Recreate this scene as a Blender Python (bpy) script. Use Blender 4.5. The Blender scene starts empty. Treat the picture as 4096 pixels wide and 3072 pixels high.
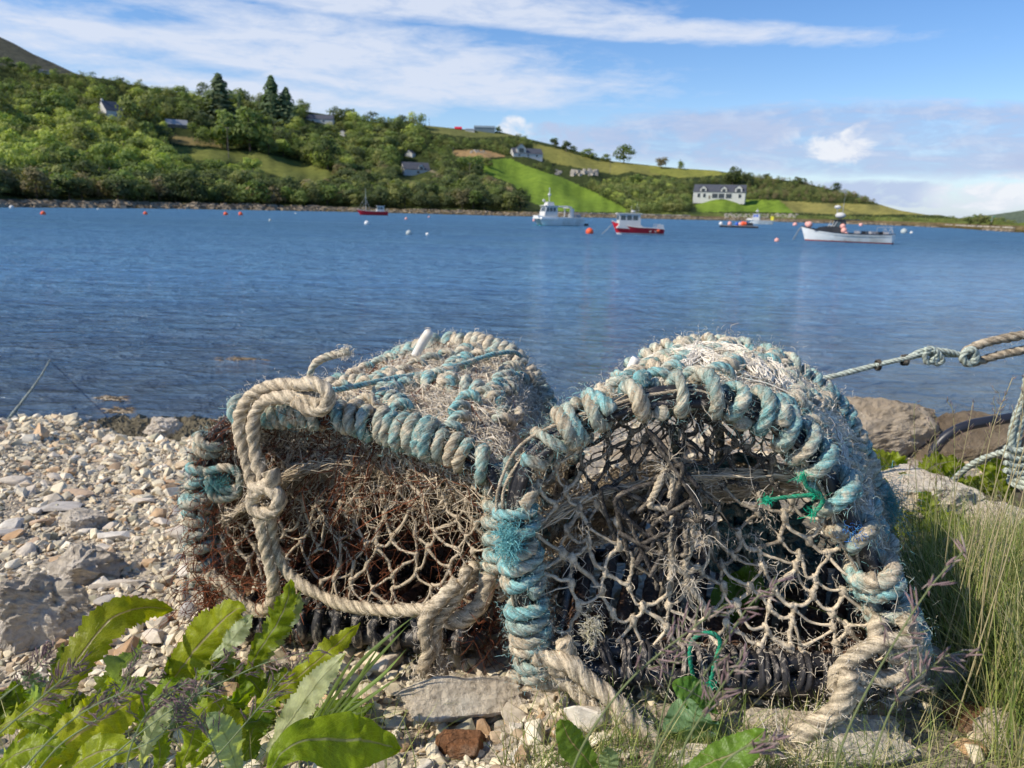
import bpy, bmesh, math, random
import numpy as np
from mathutils import Vector, Matrix, noise as mn
rnd = random.Random(7)
rng = np.random.default_rng(11)
sc = bpy.context.scene
COL = sc.collection
R = math.radians
# ------------------------------------------------------------------ camera
CAMZ, PITCH, ROLL, F = 2.6, R(13.29), R(1.5), 2958.0
_f = np.array([0, math.cos(PITCH), -math.sin(PITCH)])
_r0 = np.array([1.0, 0, 0]); _u0 = np.array([0, math.sin(PITCH), math.cos(PITCH)])
_r = _r0*math.cos(ROLL) + _u0*math.sin(ROLL)
_u = _u0*math.cos(ROLL) - _r0*math.sin(ROLL)
CP = np.array([0, 0, CAMZ])
cam = bpy.data.cameras.new('camera'); camo = bpy.data.objects.new('camera', cam); COL.objects.link(camo)
m3 = Matrix(((_r[0], _u[0], -_f[0]), (_r[1], _u[1], -_f[1]), (_r[2], _u[2], -_f[2])))
camo.matrix_world = Matrix.Translation(Vector(CP)) @ m3.to_4x4()
cam.lens = 26.0; cam.sensor_width = 36.0; cam.clip_start = 0.05; cam.clip_end = 20000
cam.dof.use_dof = True; cam.dof.focus_distance = 0.95; cam.dof.aperture_fstop = 10.5
sc.camera = camo
def ray(px, py):
    return _f + _r*((px-2048)/F) - _u*((py-1536)/F)
def at_y(px, py, Y):
    d = ray(px, py); return CP + d*(Y/d[1])
def at_z(px, py, Z=0.0):
    d = ray(px, py); return CP + d*((Z-CAMZ)/d[2])
def to_px(P):
    v = np.asarray(P, float) - CP
    d = v @ _f
    return np.stack([2048 + F*(v @ _r)/d, 1536 - F*(v @ _u)/d], -1)
def azel(px, py):
    d = ray(px, py); return math.atan2(d[0], d[1]), math.atan2(d[2], math.hypot(d[0], d[1]))
def hor(px): return 890 - 0.0262*(4050-px)
# ------------------------------------------------------------------ object helpers
def tag(o, label=None, cat=None, group=None, kind=None):
    if label: o['label'] = label
    if cat: o['category'] = cat
    if group: o['group'] = group
    if kind: o['kind'] = kind
    return o
def empty(name, loc=(0, 0, 0), rz=0.0, label=None, cat=None, group=None):
    o = bpy.data.objects.new(name, None); COL.objects.link(o)
    o.location = Vector([float(a) for a in loc]); o.rotation_euler = (0, 0, rz); o.empty_display_size = 0.05
    return tag(o, label, cat, group)
def link(name, me, mat=None, parent=None, loc=None):
    o = bpy.data.objects.new(name, me); COL.objects.link(o)
    if mat is not None: me.materials.append(mat)
    if parent is not None: o.parent = parent
    if loc is not None: o.location = Vector([float(a) for a in loc])
    return o
def npmesh(name, V, faces, smooth=True, cols=None, uv=None):
    """V (n,3); faces: list of (m,k) int arrays; cols per vertex rgb"""
    me = bpy.data.meshes.new(name)
    V = np.ascontiguousarray(V, dtype=np.float32)
    if not isinstance(faces, (list, tuple)): faces = [faces]
    faces = [np.asarray(f, dtype=np.int32) for f in faces if len(f)]
    me.vertices.add(len(V)); me.vertices.foreach_set('co', V.ravel())
    loops = np.concatenate([f.ravel() for f in faces])
    tot = np.concatenate([np.full(len(f), f.shape[1], np.int32) for f in faces])
    st = np.concatenate([[0], np.cumsum(tot)[:-1]]).astype(np.int32)
    me.loops.add(len(loops)); me.loops.foreach_set('vertex_index', loops)
    me.polygons.add(len(tot)); me.polygons.foreach_set('loop_start', st); me.polygons.foreach_set('loop_total', tot)
    me.polygons.foreach_set('use_smooth', np.full(len(tot), smooth))
    me.update(calc_edges=True)
    if cols is not None:
        ca = me.color_attributes.new('col', 'FLOAT_COLOR', 'POINT')
        c = np.ones((len(V), 4), np.float32); c[:, :3] = cols; ca.data.foreach_set('color', c.ravel())
    if uv is not None:
        ul = me.uv_layers.new(name='uv')
        ul.data.foreach_set('uv', np.ascontiguousarray(np.asarray(uv, np.float32)[loops]).ravel())
    return me
class MB:
    """collects geometry pieces (verts, faces, colours) to be linked as ONE mesh"""
    def __init__(s): s.V = []; s.T = {}; s.C = []; s.U = []; s.n = 0
    def add(s, V, faces, col=None, uv=None):
        V = np.asarray(V, float)
        if not isinstance(faces, (list, tuple)) or (len(faces) and not hasattr(faces[0], '__len__')): faces = [faces]
        byk = {}
        for f in faces:
            f = np.asarray(f)
            if f.ndim == 1: f = f[None]
            byk.setdefault(f.shape[1], []).append(f)
        for k, l in byk.items(): s.T.setdefault(k, []).append(np.concatenate(l) + s.n)
        s.V.append(V); s.n += len(V)
        c = np.ones((len(V), 3))*0.5 if col is None else np.broadcast_to(np.asarray(col, float), (len(V), 3))
        s.C.append(c); s.U.append(np.zeros((len(V), 2)) if uv is None else uv)
        return s
    def box(s, c, size, rz=0.0, col=None, taper=1.0, rx=0.0):
        x, y, z = [a/2 for a in size]
        P = np.array([[-x, -y, -z], [x, -y, -z], [x, y, -z], [-x, y, -z], [-x*taper, -y*taper, z], [x*taper, -y*taper, z], [x*taper, y*taper, z], [-x*taper, y*taper, z]])
        if rx: P = P @ np.array(Matrix.Rotation(rx, 3, 'Y')).T
        P = P @ np.array(Matrix.Rotation(rz, 3, 'Z')).T + np.array(c)
        return s.add(P, np.array([[0, 3, 2, 1], [4, 5, 6, 7], [0, 1, 5, 4], [1, 2, 6, 5], [2, 3, 7, 6], [3, 0, 4, 7]]), col)
    def tube(s, pts, r, n=6, col=None, cap=True):
        V, Fq = tube(pts, r, n); s.add(V, Fq, col)
        return s
    def ball(s, c, r, col=None, seg=12, sx=(1, 1, 1)):
        V, Fs = sphere(seg); s.add(V*r*np.array(sx)+np.array(c), Fs, col); return s
    def prism(s, poly, y0, y1, col=None):
        """poly in xz extruded along y"""
        p = np.array(poly, float); n = len(p)
        V = np.concatenate([np.c_[p[:, 0], np.full(n, y0), p[:, 1]], np.c_[p[:, 0], np.full(n, y1), p[:, 1]]])
        fs = [np.array([[i, (i+1) % n, (i+1) % n+n, i+n]]) for i in range(n)] + [np.arange(n)[None, ::-1], np.arange(n)[None]+n]
        return s.add(V, fs, col)
    def mesh(s, name, smooth=False, cols=False, uv=False):
        V = np.concatenate(s.V)
        return npmesh(name, V, [np.concatenate(l) for l in s.T.values()], smooth, np.concatenate(s.C) if cols else None, np.concatenate(s.U) if uv else None)
    def build(s, name, mat, parent=None, smooth=False, cols=False, loc=None, uv=False):
        return link(name, s.mesh(name, smooth, cols, uv), mat, parent, loc)
def frames(P):
    P = np.asarray(P, float); T = np.gradient(P, axis=0); T /= np.linalg.norm(T, axis=1, keepdims=True)+1e-12
    n = len(P); N = np.zeros_like(P); a = np.array([0, 0, 1.0])
    if abs(T[0] @ a) > .9: a = np.array([1.0, 0, 0])
    v = a - T[0]*(a @ T[0]); N[0] = v/np.linalg.norm(v)
    for i in range(1, n):
        v = N[i-1] - T[i]*(N[i-1] @ T[i]); l = np.linalg.norm(v); N[i] = v/l if l > 1e-9 else N[i-1]
    return T, N, np.cross(T, N)
def tube(P, r, n=6, prof=None, twist=None):
    """tube along P; r scalar or per point; prof(phi)->multiplier; twist radians per unit length"""
    P = np.asarray(P, float); m = len(P); T, N, B = frames(P)
    r = np.broadcast_to(np.asarray(r, float), (m,))
    ph = np.arange(n)*2*math.pi/n
    k = prof(ph) if prof is not None else np.ones(n)
    if twist is not None:
        L = np.concatenate([[0], np.cumsum(np.linalg.norm(np.diff(P, axis=0), axis=1))]); off = L*twist
    else: off = np.zeros(m)
    A = ph[None]+off[:, None]
    V = P[:, None] + (N[:, None]*np.cos(A)[..., None] + B[:, None]*np.sin(A)[..., None])*(r[:, None]*k[None])[..., None]
    i = np.arange(m-1)[:, None]; j = np.arange(n)[None]; j2 = (j+1) % n
    Fq = np.stack([i*n+j, i*n+j2, (i+1)*n+j2, (i+1)*n+j], -1).reshape(-1, 4)
    caps = [np.arange(n)[None, ::-1], np.arange(n)[None]+(m-1)*n]
    return V.reshape(-1, 3), [Fq]+caps
_sph = {}
def sphere(seg=12):
    if seg not in _sph:
        rg = seg//2; V = [[0, 0, 1]]; 
        for i in range(1, rg):
            t = math.pi*i/rg
            for j in range(seg): V.append([math.sin(t)*math.cos(2*math.pi*j/seg), math.sin(t)*math.sin(2*math.pi*j/seg), math.cos(t)])
        V.append([0, 0, -1]); f4 = []; f3 = []; e = len(V)-1
        for j in range(seg):
            f3.append([0, 1+j, 1+(j+1) % seg]); f3.append([e, e-seg+(j+1) % seg, e-seg+j])
            for i in range(rg-2): a = 1+i*seg; f4.append([a+j, a+seg+j, a+seg+(j+1) % seg, a+(j+1) % seg])
        _sph[seg] = (np.array(V, float), [np.array(f3)]+([np.array(f4)] if f4 else []))
    return _sph[seg]
def spline(pts, n=40):
    """catmull-rom through pts"""
    P = np.asarray(pts, float)
    if len(P) < 3:
        t = np.linspace(0, 1, n)[:, None]; return P[0]*(1-t)+P[-1]*t
    Q = np.concatenate([[2*P[0]-P[1]], P, [2*P[-1]-P[-2]]]); k = len(P)-1
    t = np.linspace(0, k-1e-9, n); i = t.astype(int); u = (t-i)[:, None]
    a, b, c, d = Q[i], Q[i+1], Q[i+2], Q[i+3]
    S = 0.5*((2*b)+(-a+c)*u+(2*a-5*b+4*c-d)*u*u+(-a+3*b-3*c+d)*u**3)
    return resample(S, n)
def resample(P, n):
    P = np.asarray(P, float)
    L = np.concatenate([[0], np.cumsum(np.linalg.norm(np.diff(P, axis=0), axis=1))]); t = np.linspace(0, L[-1], n)
    return np.stack([np.interp(t, L, P[:, i]) for i in range(P.shape[1])], 1)
def length(P): return float(np.linalg.norm(np.diff(P, axis=0), axis=1).sum())
def in_poly(pts, poly):
    pts = np.atleast_2d(pts); x, y = pts[:, 0], pts[:, 1]; inside = np.zeros(len(pts), bool); p = np.asarray(poly, float); j = len(p)-1
    for i in range(len(p)):
        xi, yi = p[i]; xj, yj = p[j]
        c = ((yi > y) != (yj > y)) & (x < (xj-xi)*(y-yi)/(yj-yi+1e-12)+xi); inside ^= c; j = i
    return inside
def noise_np(P, scale=1.0, oct=3, seed=0.0):
    return np.array([mn.fractal(Vector((float(p[0])*scale+seed, float(p[1])*scale-seed, float(p[2])*scale)), 1.0, 2.0, oct) for p in P])
# ------------------------------------------------------------------ materials
class NT:
    def __init__(s, mat): s.t = mat.node_tree if hasattr(mat, 'node_tree') else mat; s.n = s.t.nodes; s.l = s.t.links
    def new(s, typ, **kw):
        nd = s.n.new(typ)
        for k, v in kw.items():
            if hasattr(nd, k): setattr(nd, k, v)
        return nd
    def val(s, sock, v):
        if hasattr(v, 'is_output') or isinstance(v, bpy.types.NodeSocket): s.l.new(v, sock)
        elif v is not None:
            if hasattr(sock.default_value, '__len__') and not hasattr(v, '__len__'): sock.default_value = [v]*len(sock.default_value)
            elif hasattr(v, '__len__') and len(v) == 3 and len(sock.default_value) == 4: sock.default_value = (*v, 1)
            else: sock.default_value = v
    def math(s, op, a, b=None, c=None, clamp=False):
        nd = s.new('ShaderNodeMath', operation=op, use_clamp=clamp); s.val(nd.inputs[0], a)
        if b is not None: s.val(nd.inputs[1], b)
        if c is not None: s.val(nd.inputs[2], c)
        return nd.outputs[0]
    def mix(s, f, a, b, mode='MIX'):
        nd = s.new('ShaderNodeMix', data_type='RGBA', blend_type=mode); s.val(nd.inputs[0], f); s.val(nd.inputs[6], a); s.val(nd.inputs[7], b); return nd.outputs[2]
    def noise(s, vec, scale=5, detail=3, rough=0.55, dist=0.0, out=0):
        nd = s.new('ShaderNodeTexNoise'); s.val(nd.inputs['Scale'], scale); nd.inputs['Detail'].default_value = detail; nd.inputs['Roughness'].default_value = rough; nd.inputs['Distortion'].default_value = dist
        if vec is not None: s.l.new(vec, nd.inputs['Vector'])
        return nd.outputs[out]
    def vor(s, vec, scale=5, feature='F1', out=0):
        nd = s.new('ShaderNodeTexVoronoi', feature=feature); nd.inputs['Scale'].default_value = scale
        if vec is not None: s.l.new(vec, nd.inputs['Vector'])
        return nd.outputs[out]
    def ramp(s, f, stops):
        nd = s.new('ShaderNodeValToRGB'); cr = nd.color_ramp
        while len(cr.elements) < len(stops): cr.elements.new(0.5)
        for e, (p, c) in zip(cr.elements, stops): e.position = p; e.color = (*c, 1) if len(c) == 3 else c
        s.val(nd.inputs[0], f); return nd.outputs[0]
    def rng(s, v, a, b, c=0.0, d=1.0, smooth=False):
        nd = s.new('ShaderNodeMapRange', interpolation_type='SMOOTHSTEP' if smooth else 'LINEAR'); nd.clamp = True
        for i, x in enumerate((v, a, b, c, d)): s.val(nd.inputs[i], x)
        return nd.outputs[0]
    def map(s, vec, loc=(0, 0, 0), rot=(0, 0, 0), scale=(1, 1, 1), typ='POINT'):
        nd = s.new('ShaderNodeMapping', vector_type=typ); s.l.new(vec, nd.inputs[0]); nd.inputs[1].default_value = loc; nd.inputs[2].default_value = rot; nd.inputs[3].default_value = scale; return nd.outputs[0]
    def bump(s, h, strength=0.5, dist=0.01, normal=None):
        nd = s.new('ShaderNodeBump'); s.val(nd.inputs['Strength'], strength); nd.inputs['Distance'].default_value = dist; s.l.new(h, nd.inputs['Height'])
        if normal is not None: s.l.new(normal, nd.inputs['Normal'])
        return nd.outputs[0]
    def attr(s, name='col'): return s.new('ShaderNodeAttribute', attribute_name=name).outputs[0]
    def pos(s): return s.new('ShaderNodeNewGeometry').outputs['Position']
    def obj(s): return s.new('ShaderNodeTexCoord').outputs['Object']
def material(name, color=None, rough=0.7, spec=0.3, bump=None, trans=None, metallic=0.0):
    m = bpy.data.materials.new(name); m.use_nodes = True; t = NT(m)
    b = t.n['Principled BSDF']; b.inputs['Roughness'].default_value = rough; b.inputs['Specular IOR Level'].default_value = spec; b.inputs['Metallic'].default_value = metallic
    if color is not None: t.val(b.inputs['Base Color'], color)
    return m, t, b
def simple(name, color, rough=0.6, spec=0.3, var=0.25, scale=8.0, bump=0.0, dirt=None, metallic=0.0):
    m, t, b = material(name, None, rough, spec, metallic=metallic)
    n = t.noise(t.obj(), scale, 5, 0.6)
    c1 = tuple(x*(1-var) for x in color); c2 = tuple(min(1, x*(1+var)) for x in color)
    c = t.ramp(n, [(0.3, c1), (0.7, c2)])
    if dirt:
        n2 = t.noise(t.obj(), scale*0.35, 6, 0.7); c = t.mix(t.rng(n2, 0.5, 0.68), c, dirt)
    t.val(b.inputs['Base Color'], c)
    if bump: t.val(b.inputs['Normal'], t.bump(t.noise(t.obj(), scale*4, 4), bump, 0.02))
    return m
# ------------------------------------------------------------------ sun and sky
SUN_EL, SUN_AZ = R(41), R(-110)          # azimuth measured from +Y towards +X
sd = Vector((math.sin(SUN_AZ)*math.cos(SUN_EL), math.cos(SUN_AZ)*math.cos(SUN_EL), math.sin(SUN_EL)))
sl = bpy.data.lights.new('sun', 'SUN'); sl.energy = 5.0; sl.angle = R(0.55); sl.color = (1.0, 0.91, 0.77)
so = bpy.data.objects.new('sun', sl); COL.objects.link(so); so.rotation_euler = sd.to_track_quat('Z', 'Y').to_euler(); so.location = (0, 0, 30)
w = bpy.data.worlds.new('World'); sc.world = w; w.use_nodes = True; t = NT(w)
for n_ in list(t.n): t.n.remove(n_)
out = t.new('ShaderNodeOutputWorld'); bg = t.new('ShaderNodeBackground'); t.l.new(bg.outputs[0], out.inputs[0])
sky = t.new('ShaderNodeTexSky'); sky.sky_type = 'NISHITA'; sky.sun_disc = False; sky.sun_elevation = SUN_EL; sky.sun_rotation = SUN_AZ; sky.ozone_density = 2.0; sky.air_density = 1.0; sky.dust_density = 0.35
STR = 0.10
tc = t.new('ShaderNodeTexCoord').outputs['Generated']
sp = t.new('ShaderNodeSeparateXYZ'); t.l.new(tc, sp.inputs[0]); X, Y, Z = sp.outputs
hz = t.math('SQRT', t.math('ADD', t.math('MULTIPLY', X, X), t.math('MULTIPLY', Y, Y)))
AZ = t.math('ARCTAN2', X, Y); EL = t.math('ARCTAN2', Z, hz)
cb = t.new('ShaderNodeCombineXYZ'); t.l.new(AZ, cb.inputs[0]); t.l.new(EL, cb.inputs[1]); AE = cb.outputs[0]
def ell(px, py, rx, ry, rot=0.0, soft=0.9):
    """soft ellipse in (azimuth, elevation): 1 inside, 0 outside"""
    a, e = azel(px, py)
    v = t.map(AE, (a, e, 0), (0, 0, rot), (rx/F, ry/F, 1), 'TEXTURE')
    ln = t.new('ShaderNodeVectorMath', operation='LENGTH'); t.l.new(v, ln.inputs[0])
    return t.rng(ln.outputs['Value'], 1.0-soft*0.6, 1.0+soft*0.5, 1.0, 0.0, True)
def mx(a, b): return t.math('MAXIMUM', a, b)
# streaky high cloud
wv = t.map(AE, rot=(0, 0, R(-6)), scale=(4.0, 17.0, 1)); 
streak = t.noise(wv, 2.6, 9, 0.66, 0.35)
streak2 = t.noise(t.map(AE, rot=(0, 0, R(-4)), scale=(14.0, 60.0, 1)), 2.6, 5, 0.6, 0.3)
streak = t.math('ADD', t.math('MULTIPLY', streak, 0.82), t.math('MULTIPLY', streak2, 0.18))
m1 = ell(900, 170, 1500, 150, R(-3), 1.1)
for e in [(150, 110, 420, 90, R(-8)), (2300, 90, 1150, 48, R(-4)), (1500, 350, 1050, 95, R(2)), (1000, 400, 500, 75, 0), (1700, 20, 900, 60, 0), (1300, 230, 800, 130, 0)]: m1 = mx(m1, ell(*e))
gap = ell(1000, 305, 800, 24, R(-6), 1.2); m1 = t.math('SUBTRACT', m1, t.math('MULTIPLY', gap, 0.35))
gap2 = ell(330, 20, 400, 45, 0, 1.2); m1 = t.math('SUBTRACT', m1, t.math('MULTIPLY', gap2, 0.5), clamp=True)
c1 = t.rng(t.math('ADD', streak, t.math('MULTIPLY', t.math('SUBTRACT', m1, 0.5), 0.46)), 0.40, 0.75)
c1 = t.math('MULTIPLY', c1, t.rng(m1, 0.02, 0.5))
# lavender bank low on the right and puffs
bank = ell(3500, 560, 1150, 130, R(-1), 0.5)
bank = mx(bank, ell(2650, 560, 420, 90, 0, 1.0)); bank = mx(bank, ell(4100, 560, 900, 110, 0, 0.6))
c2 = t.rng(t.math('ADD', streak, t.math('MULTIPLY', t.math('SUBTRACT', bank, 0.5), 0.42)), 0.46, 0.74)
puff = t.noise(t.map(AE, scale=(1, 1.9, 1)), 22, 8, 0.66, 0.4)
pf = ell(3340, 600, 140, 55, 0, 0.9)
for e in [(3410, 530, 70, 28, R(40)), (3990, 790, 170, 50, 0), (4090, 660, 120, 45, 0), (2050, 505, 60, 45, 0), (2190, 520, 120, 35, 0), (3500, 770, 330, 45, 0), (2800, 510, 110, 60, 0), (3000, 540, 200, 60, 0), (3700, 810, 300, 22, 0), (2350, 560, 260, 50, 0)]: pf = mx(pf, ell(*e, 0.8))
c3 = t.rng(t.math('ADD', puff, t.math('MULTIPLY', t.math('SUBTRACT', pf, 0.5), 0.34)), 0.50, 0.72)
c3 = t.math('MULTIPLY', c3, t.rng(pf, 0.0, 0.5))
bright = mx(ell(3340, 590, 190, 90, 0, 0.6), mx(ell(3990, 790, 210, 80, 0, 0.6), ell(2050, 505, 80, 60, 0, 0.6)))
# sky colour: nishita lightly pushed to the camera's blue
skyc = t.new('ShaderNodeVectorMath', operation='MULTIPLY'); t.l.new(sky.outputs[0], skyc.inputs[0]); skyc.inputs[1].default_value = (STR*1.42, STR*1.42, STR*1.58)
hue = t.new('ShaderNodeHueSaturation'); hue.inputs['Saturation'].default_value = 1.22; t.l.new(skyc.outputs[0], hue.inputs['Color'])
base = hue.outputs[0]
haze = t.rng(EL, 0.0, 0.13, 0.55, 0.0); base = t.mix(haze, base, (0.38, 0.60, 0.92))
base = t.mix(t.math('MULTIPLY', c1, 0.88), base, (0.74, 0.80, 0.93))
lav = t.mix(t.rng(streak, .42, .62), (0.33, 0.45, 0.74), (0.56, 0.64, 0.84)); lav = t.mix(t.rng(puff, .5, .62, 0, .5), lav, (.62, .70, .87)); base = t.mix(t.math('MULTIPLY', c2, 0.8), base, lav)
cc = t.mix(bright, (0.50, 0.60, 0.82), (0.88, 0.91, 0.97)); cc = t.mix(t.rng(puff, 0.35, 0.6), t.mix(0.45, cc, (0.42, 0.52, 0.76)), cc)
base = t.mix(t.math('MULTIPLY', c3, 0.9), base, cc)
t.l.new(base, bg.inputs[0]); bg.inputs[1].default_value = 1.0
sc.view_settings.view_transform = 'Standard'; sc.view_settings.look = 'None'; sc.view_settings.exposure = 0
sc.cycles.use_denoising = True; sc.cycles.max_bounces = 5; sc.cycles.diffuse_bounces = 3; sc.cycles.glossy_bounces = 3; sc.cycles.transparent_max_bounces = 8; sc.cycles.use_adaptive_sampling = True; sc.cycles.adaptive_threshold = 0.025; w.cycles.sampling_method = 'MANUAL'; w.cycles.sample_map_resolution = 256; sc.cycles.caustics_reflective = False; sc.cycles.caustics_refractive = False
# ------------------------------------------------------------------ far terrain across the bay
SK = [(-3200, -500), (-1500, -150), (-600, 110), (-200, 225), (0, 262), (150, 285), (400, 312), (600, 352), (860, 395), (1100, 425), (1350, 465), (1600, 500), (1717, 503), (1880, 520), (2000, 527), (2100, 552), (2250, 588), (2450, 645), (2700, 672), (2860, 682), (3000, 705), (3200, 728), (3350, 765), (3500, 812), (3600, 842), (3700, 858), (3850, 874), (3950, 882), (4060, 893), (4200, 905)]
_sk = np.array([azel(x, y) for x, y in SK]); 
_d0 = np.array([(azel(x, hor(x))[0], d) for x, d in [(-3200, 150), (-600, 190), (0, 213), (700, 262), (1350, 296), (2100, 296), (2650, 350), (3100, 384), (3650, 350), (3850, 300), (4000, 256), (4200, 235)]])
_d1 = np.array([(azel(x, hor(x))[0], d) for x, d in [(-3200, 460), (-600, 500), (0, 540), (1000, 580), (2000, 640), (2450, 620), (2900, 600), (3300, 540), (3650, 450), (3850, 350), (4000, 290), (4200, 250)]])
def terr(az, s):
    """point of the far shore at azimuth az, s in 0..1 from waterline to ridge"""
    az = np.asarray(az, float); s = np.asarray(s, float)
    d0 = np.interp(az, _d0[:, 0], _d0[:, 1]); d1 = np.interp(az, _d1[:, 0], _d1[:, 1]); E = np.interp(az, _sk[:, 0], _sk[:, 1])
    e0 = np.arctan2(-CAMZ, d0)
    d0 = d0 + 2.0*np.sin(az*160) + 1.5*np.sin(az*371+1)
    E = np.maximum(E, e0+0.002)
    d = d0+(d1-d0)*np.clip(s, 0, 1)**0.92; el = e0+(E-e0)*np.clip(s, 0, 1)
    z = CAMZ+d*np.tan(el)
    lump = 0.012*(np.sin(az*90+s*9)+np.sin(az*47-s*14))*np.clip(s*(1-s)*4, 0, 1)
    z = z+lump*d*0.25
    back = np.clip(s-1, 0, 1); d = d+back*260; z = z-back*(z+4)*0.9
    fr = np.clip(-s, 0, 1); d = d-fr*14; z = z-fr*1.6
    return np.stack([d*np.sin(az), d*np.cos(az), z], -1)
FIELDS = {
 'green': [(1930, 690), (1940, 655), (1971, 637), (2040, 634), (2129, 673), (2249, 711), (2376, 768), (2534, 850), (2281, 848), (2190, 840), (2120, 805), (2085, 775), (2050, 735)],
 'hay': [(2129, 575), (2260, 600), (2420, 640), (2616, 665), (2720, 665), (2720, 695), (2600, 702), (2520, 685), (2470, 700), (2380, 685), (2300, 668), (2200, 650), (2140, 612)],
 'hay2': [(2600, 660), (2860, 672), (2900, 700), (2720, 712), (2600, 690)],
 'lawn': [(2770, 797), (3120, 800), (3160, 830), (3175, 852), (2960, 846), (2790, 850)],
 'straw': [(3120, 803), (3300, 812), (3500, 818), (3720, 838), (3800, 862), (3600, 858), (3350, 858), (3175, 850)],
 'top': [(1700, 500), (1800, 512), (2028, 528), (2060, 545), (1880, 552), (1730, 530)],
 'dirt': [(1812, 600), (1870, 600), (1935, 600), (2030, 625), (1950, 632), (1812, 622)],
 'moor': [(684, 585), (880, 595), (1010, 605), (1150, 635), (1340, 690), (1340, 705), (1270, 725), (1170, 722), (1070, 690), (960, 650), (780, 640), (690, 615)],
 'strip': [(646, 528), (720, 545), (888, 565), (888, 590), (760, 580), (690, 572)],
 'road': [(1715, 678), (1900, 735), (1895, 742), (1715, 686)],
 'mid': [(1740, 590), (1810, 585), (1812, 620), (1745, 620)],
}
FCOL = {'green': (0.17, 0.26, 0.04), 'hay': (0.24, 0.235, 0.075), 'hay2': (0.25, 0.26, 0.07), 'lawn': (0.17, 0.26, 0.04), 'straw': (0.25, 0.235, 0.085), 'top': (0.17, 0.18, 0.07), 'dirt': (0.36, 0.24, 0.13),
        'moor': (0.145, 0.165, 0.05), 'strip': (0.23, 0.185, 0.09), 'road': (0.2, 0.18, 0.13), 'mid': (0.15, 0.2, 0.05)}
NA, NS = 900, 150
azs = np.linspace(_sk[0, 0], _sk[-1, 0], NA); ss = np.concatenate([[-1], np.linspace(0, 1, NS-6), [1.15, 1.3, 1.6, 2.0, 2.0001]]); NS = len(ss)
A, S = np.meshgrid(azs, ss, indexing='ij'); TV = terr(A.ravel(), S.ravel())
tpx = to_px(TV)
C = np.tile(np.array([[0.045, 0.06, 0.022]]), (len(TV), 1))
C *= (0.8+0.5*rng.random((len(TV), 1)))
jit = tpx + rng.normal(0, 1.5, tpx.shape)
for k, poly in FIELDS.items():
    i = in_poly(jit, poly); C[i] = np.array(FCOL[k])*(0.93+0.14*rng.random((i.sum(), 1)))
beach = (TV[:, 2] < 1.7)
C[beach] = np.array([0.17, 0.13, 0.075])*(0.6+0.8*rng.random((beach.sum(), 1)))
low = (TV[:, 2] < 0.55); C[low] = np.array([0.10, 0.08, 0.03])*(0.6+0.7*rng.random((low.sum(), 1)))
gr = (TV[:, 2] > 1.7) & (TV[:, 2] < 3.5) & (tpx[:, 0] > 2500); C[gr] = np.array([0.12, 0.15, 0.045])*(0.8+0.5*rng.random((gr.sum(), 1)))
i = np.arange(NA-1)[:, None]; j = np.arange(NS-1)[None]
TF = np.stack([i*NS+j, (i+1)*NS+j, (i+1)*NS+j+1, i*NS+j+1], -1).reshape(-1, 4)
m_land, t, b = material('hillside', None, 0.95, 0.05)
n1 = t.noise(t.map(t.pos(), scale=(1, 1, 2)), 0.25, 6, 0.7); n2 = t.noise(t.pos(), 0.03, 3)
c = t.mix(1.0, t.attr(), t.ramp(n1, [(0.3, (0.6, 0.62, 0.6)), (0.7, (1.25, 1.2, 1.1))]), 'MULTIPLY'); c = t.mix(1.0, c, t.ramp(n2, [(0.3, (0.85, 0.88, 0.8)), (0.7, (1.12, 1.08, 1.0))]), 'MULTIPLY')
t.val(b.inputs['Base Color'], c); t.val(b.inputs['Normal'], t.bump(n1, 0.8, 1.0))
o = link('hillside', npmesh('hillside', TV, TF, True, C), m_land); tag(o, kind='structure')
# mountain far left, distant coast far right
def ridge(name, prof, D, thick, col, kind='structure'):
    P = spline([np.append(at_y(x, y, D)[[0, 2]], 0) for x, y in prof], 60)
    rows = []
    for kk, (f, dy) in enumerate([(0.0, -thick), (0.25, -thick*.7), (0.5, -thick*.45), (0.75, -thick*.2), (0.93, -thick*.05), (1.0, 0), (0.6, thick*.5), (0, thick)]):
        zz = P[:, 1]*f - (4 if f == 0 else 0); zz = zz + (rng.normal(0, thick*.006, 60) if 0 < f < 1 else 0)
        rows.append(np.c_[P[:, 0], np.full(60, D+dy), zz])
    V = np.concatenate(rows); n = 60; k = len(rows)
    i = np.arange(k-1)[:, None]; j = np.arange(n-1)[None]; Fq = np.stack([i*n+j, i*n+j+1, (i+1)*n+j+1, (i+1)*n+j], -1).reshape(-1, 4)
    m, t, b = material(name, None, 0.95, 0.05)
    nn = t.noise(t.map(t.pos(), scale=(1, 1, 3)), 8/thick*3, 8, 0.7)
    t.val(b.inputs['Base Color'], t.ramp(nn, [(0.3, tuple(c*.72 for c in col)), (0.5, col), (0.7, tuple(c*1.35 for c in col))])); t.val(b.inputs['Normal'], t.bump(nn, 0.7, thick*0.02))
    tag(link(name, npmesh(name, V, Fq, True), m), kind=kind)
ridge('mountain', [(-4500, -900), (-2500, -400), (-900, 0), (-500, 50), (-150, 90), (0, 148), (60, 176), (130, 215), (200, 245), (280, 285), (420, 330), (700, 420)], 1500, 420, (0.095, 0.095, 0.07))
ridge('distant_coast', [(3700, 893), (3860, 882), (3950, 868), (4040, 852), (4110, 838), (4300, 815), (4600, 800)], 2300, 300, (0.11, 0.14, 0.095))
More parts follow.
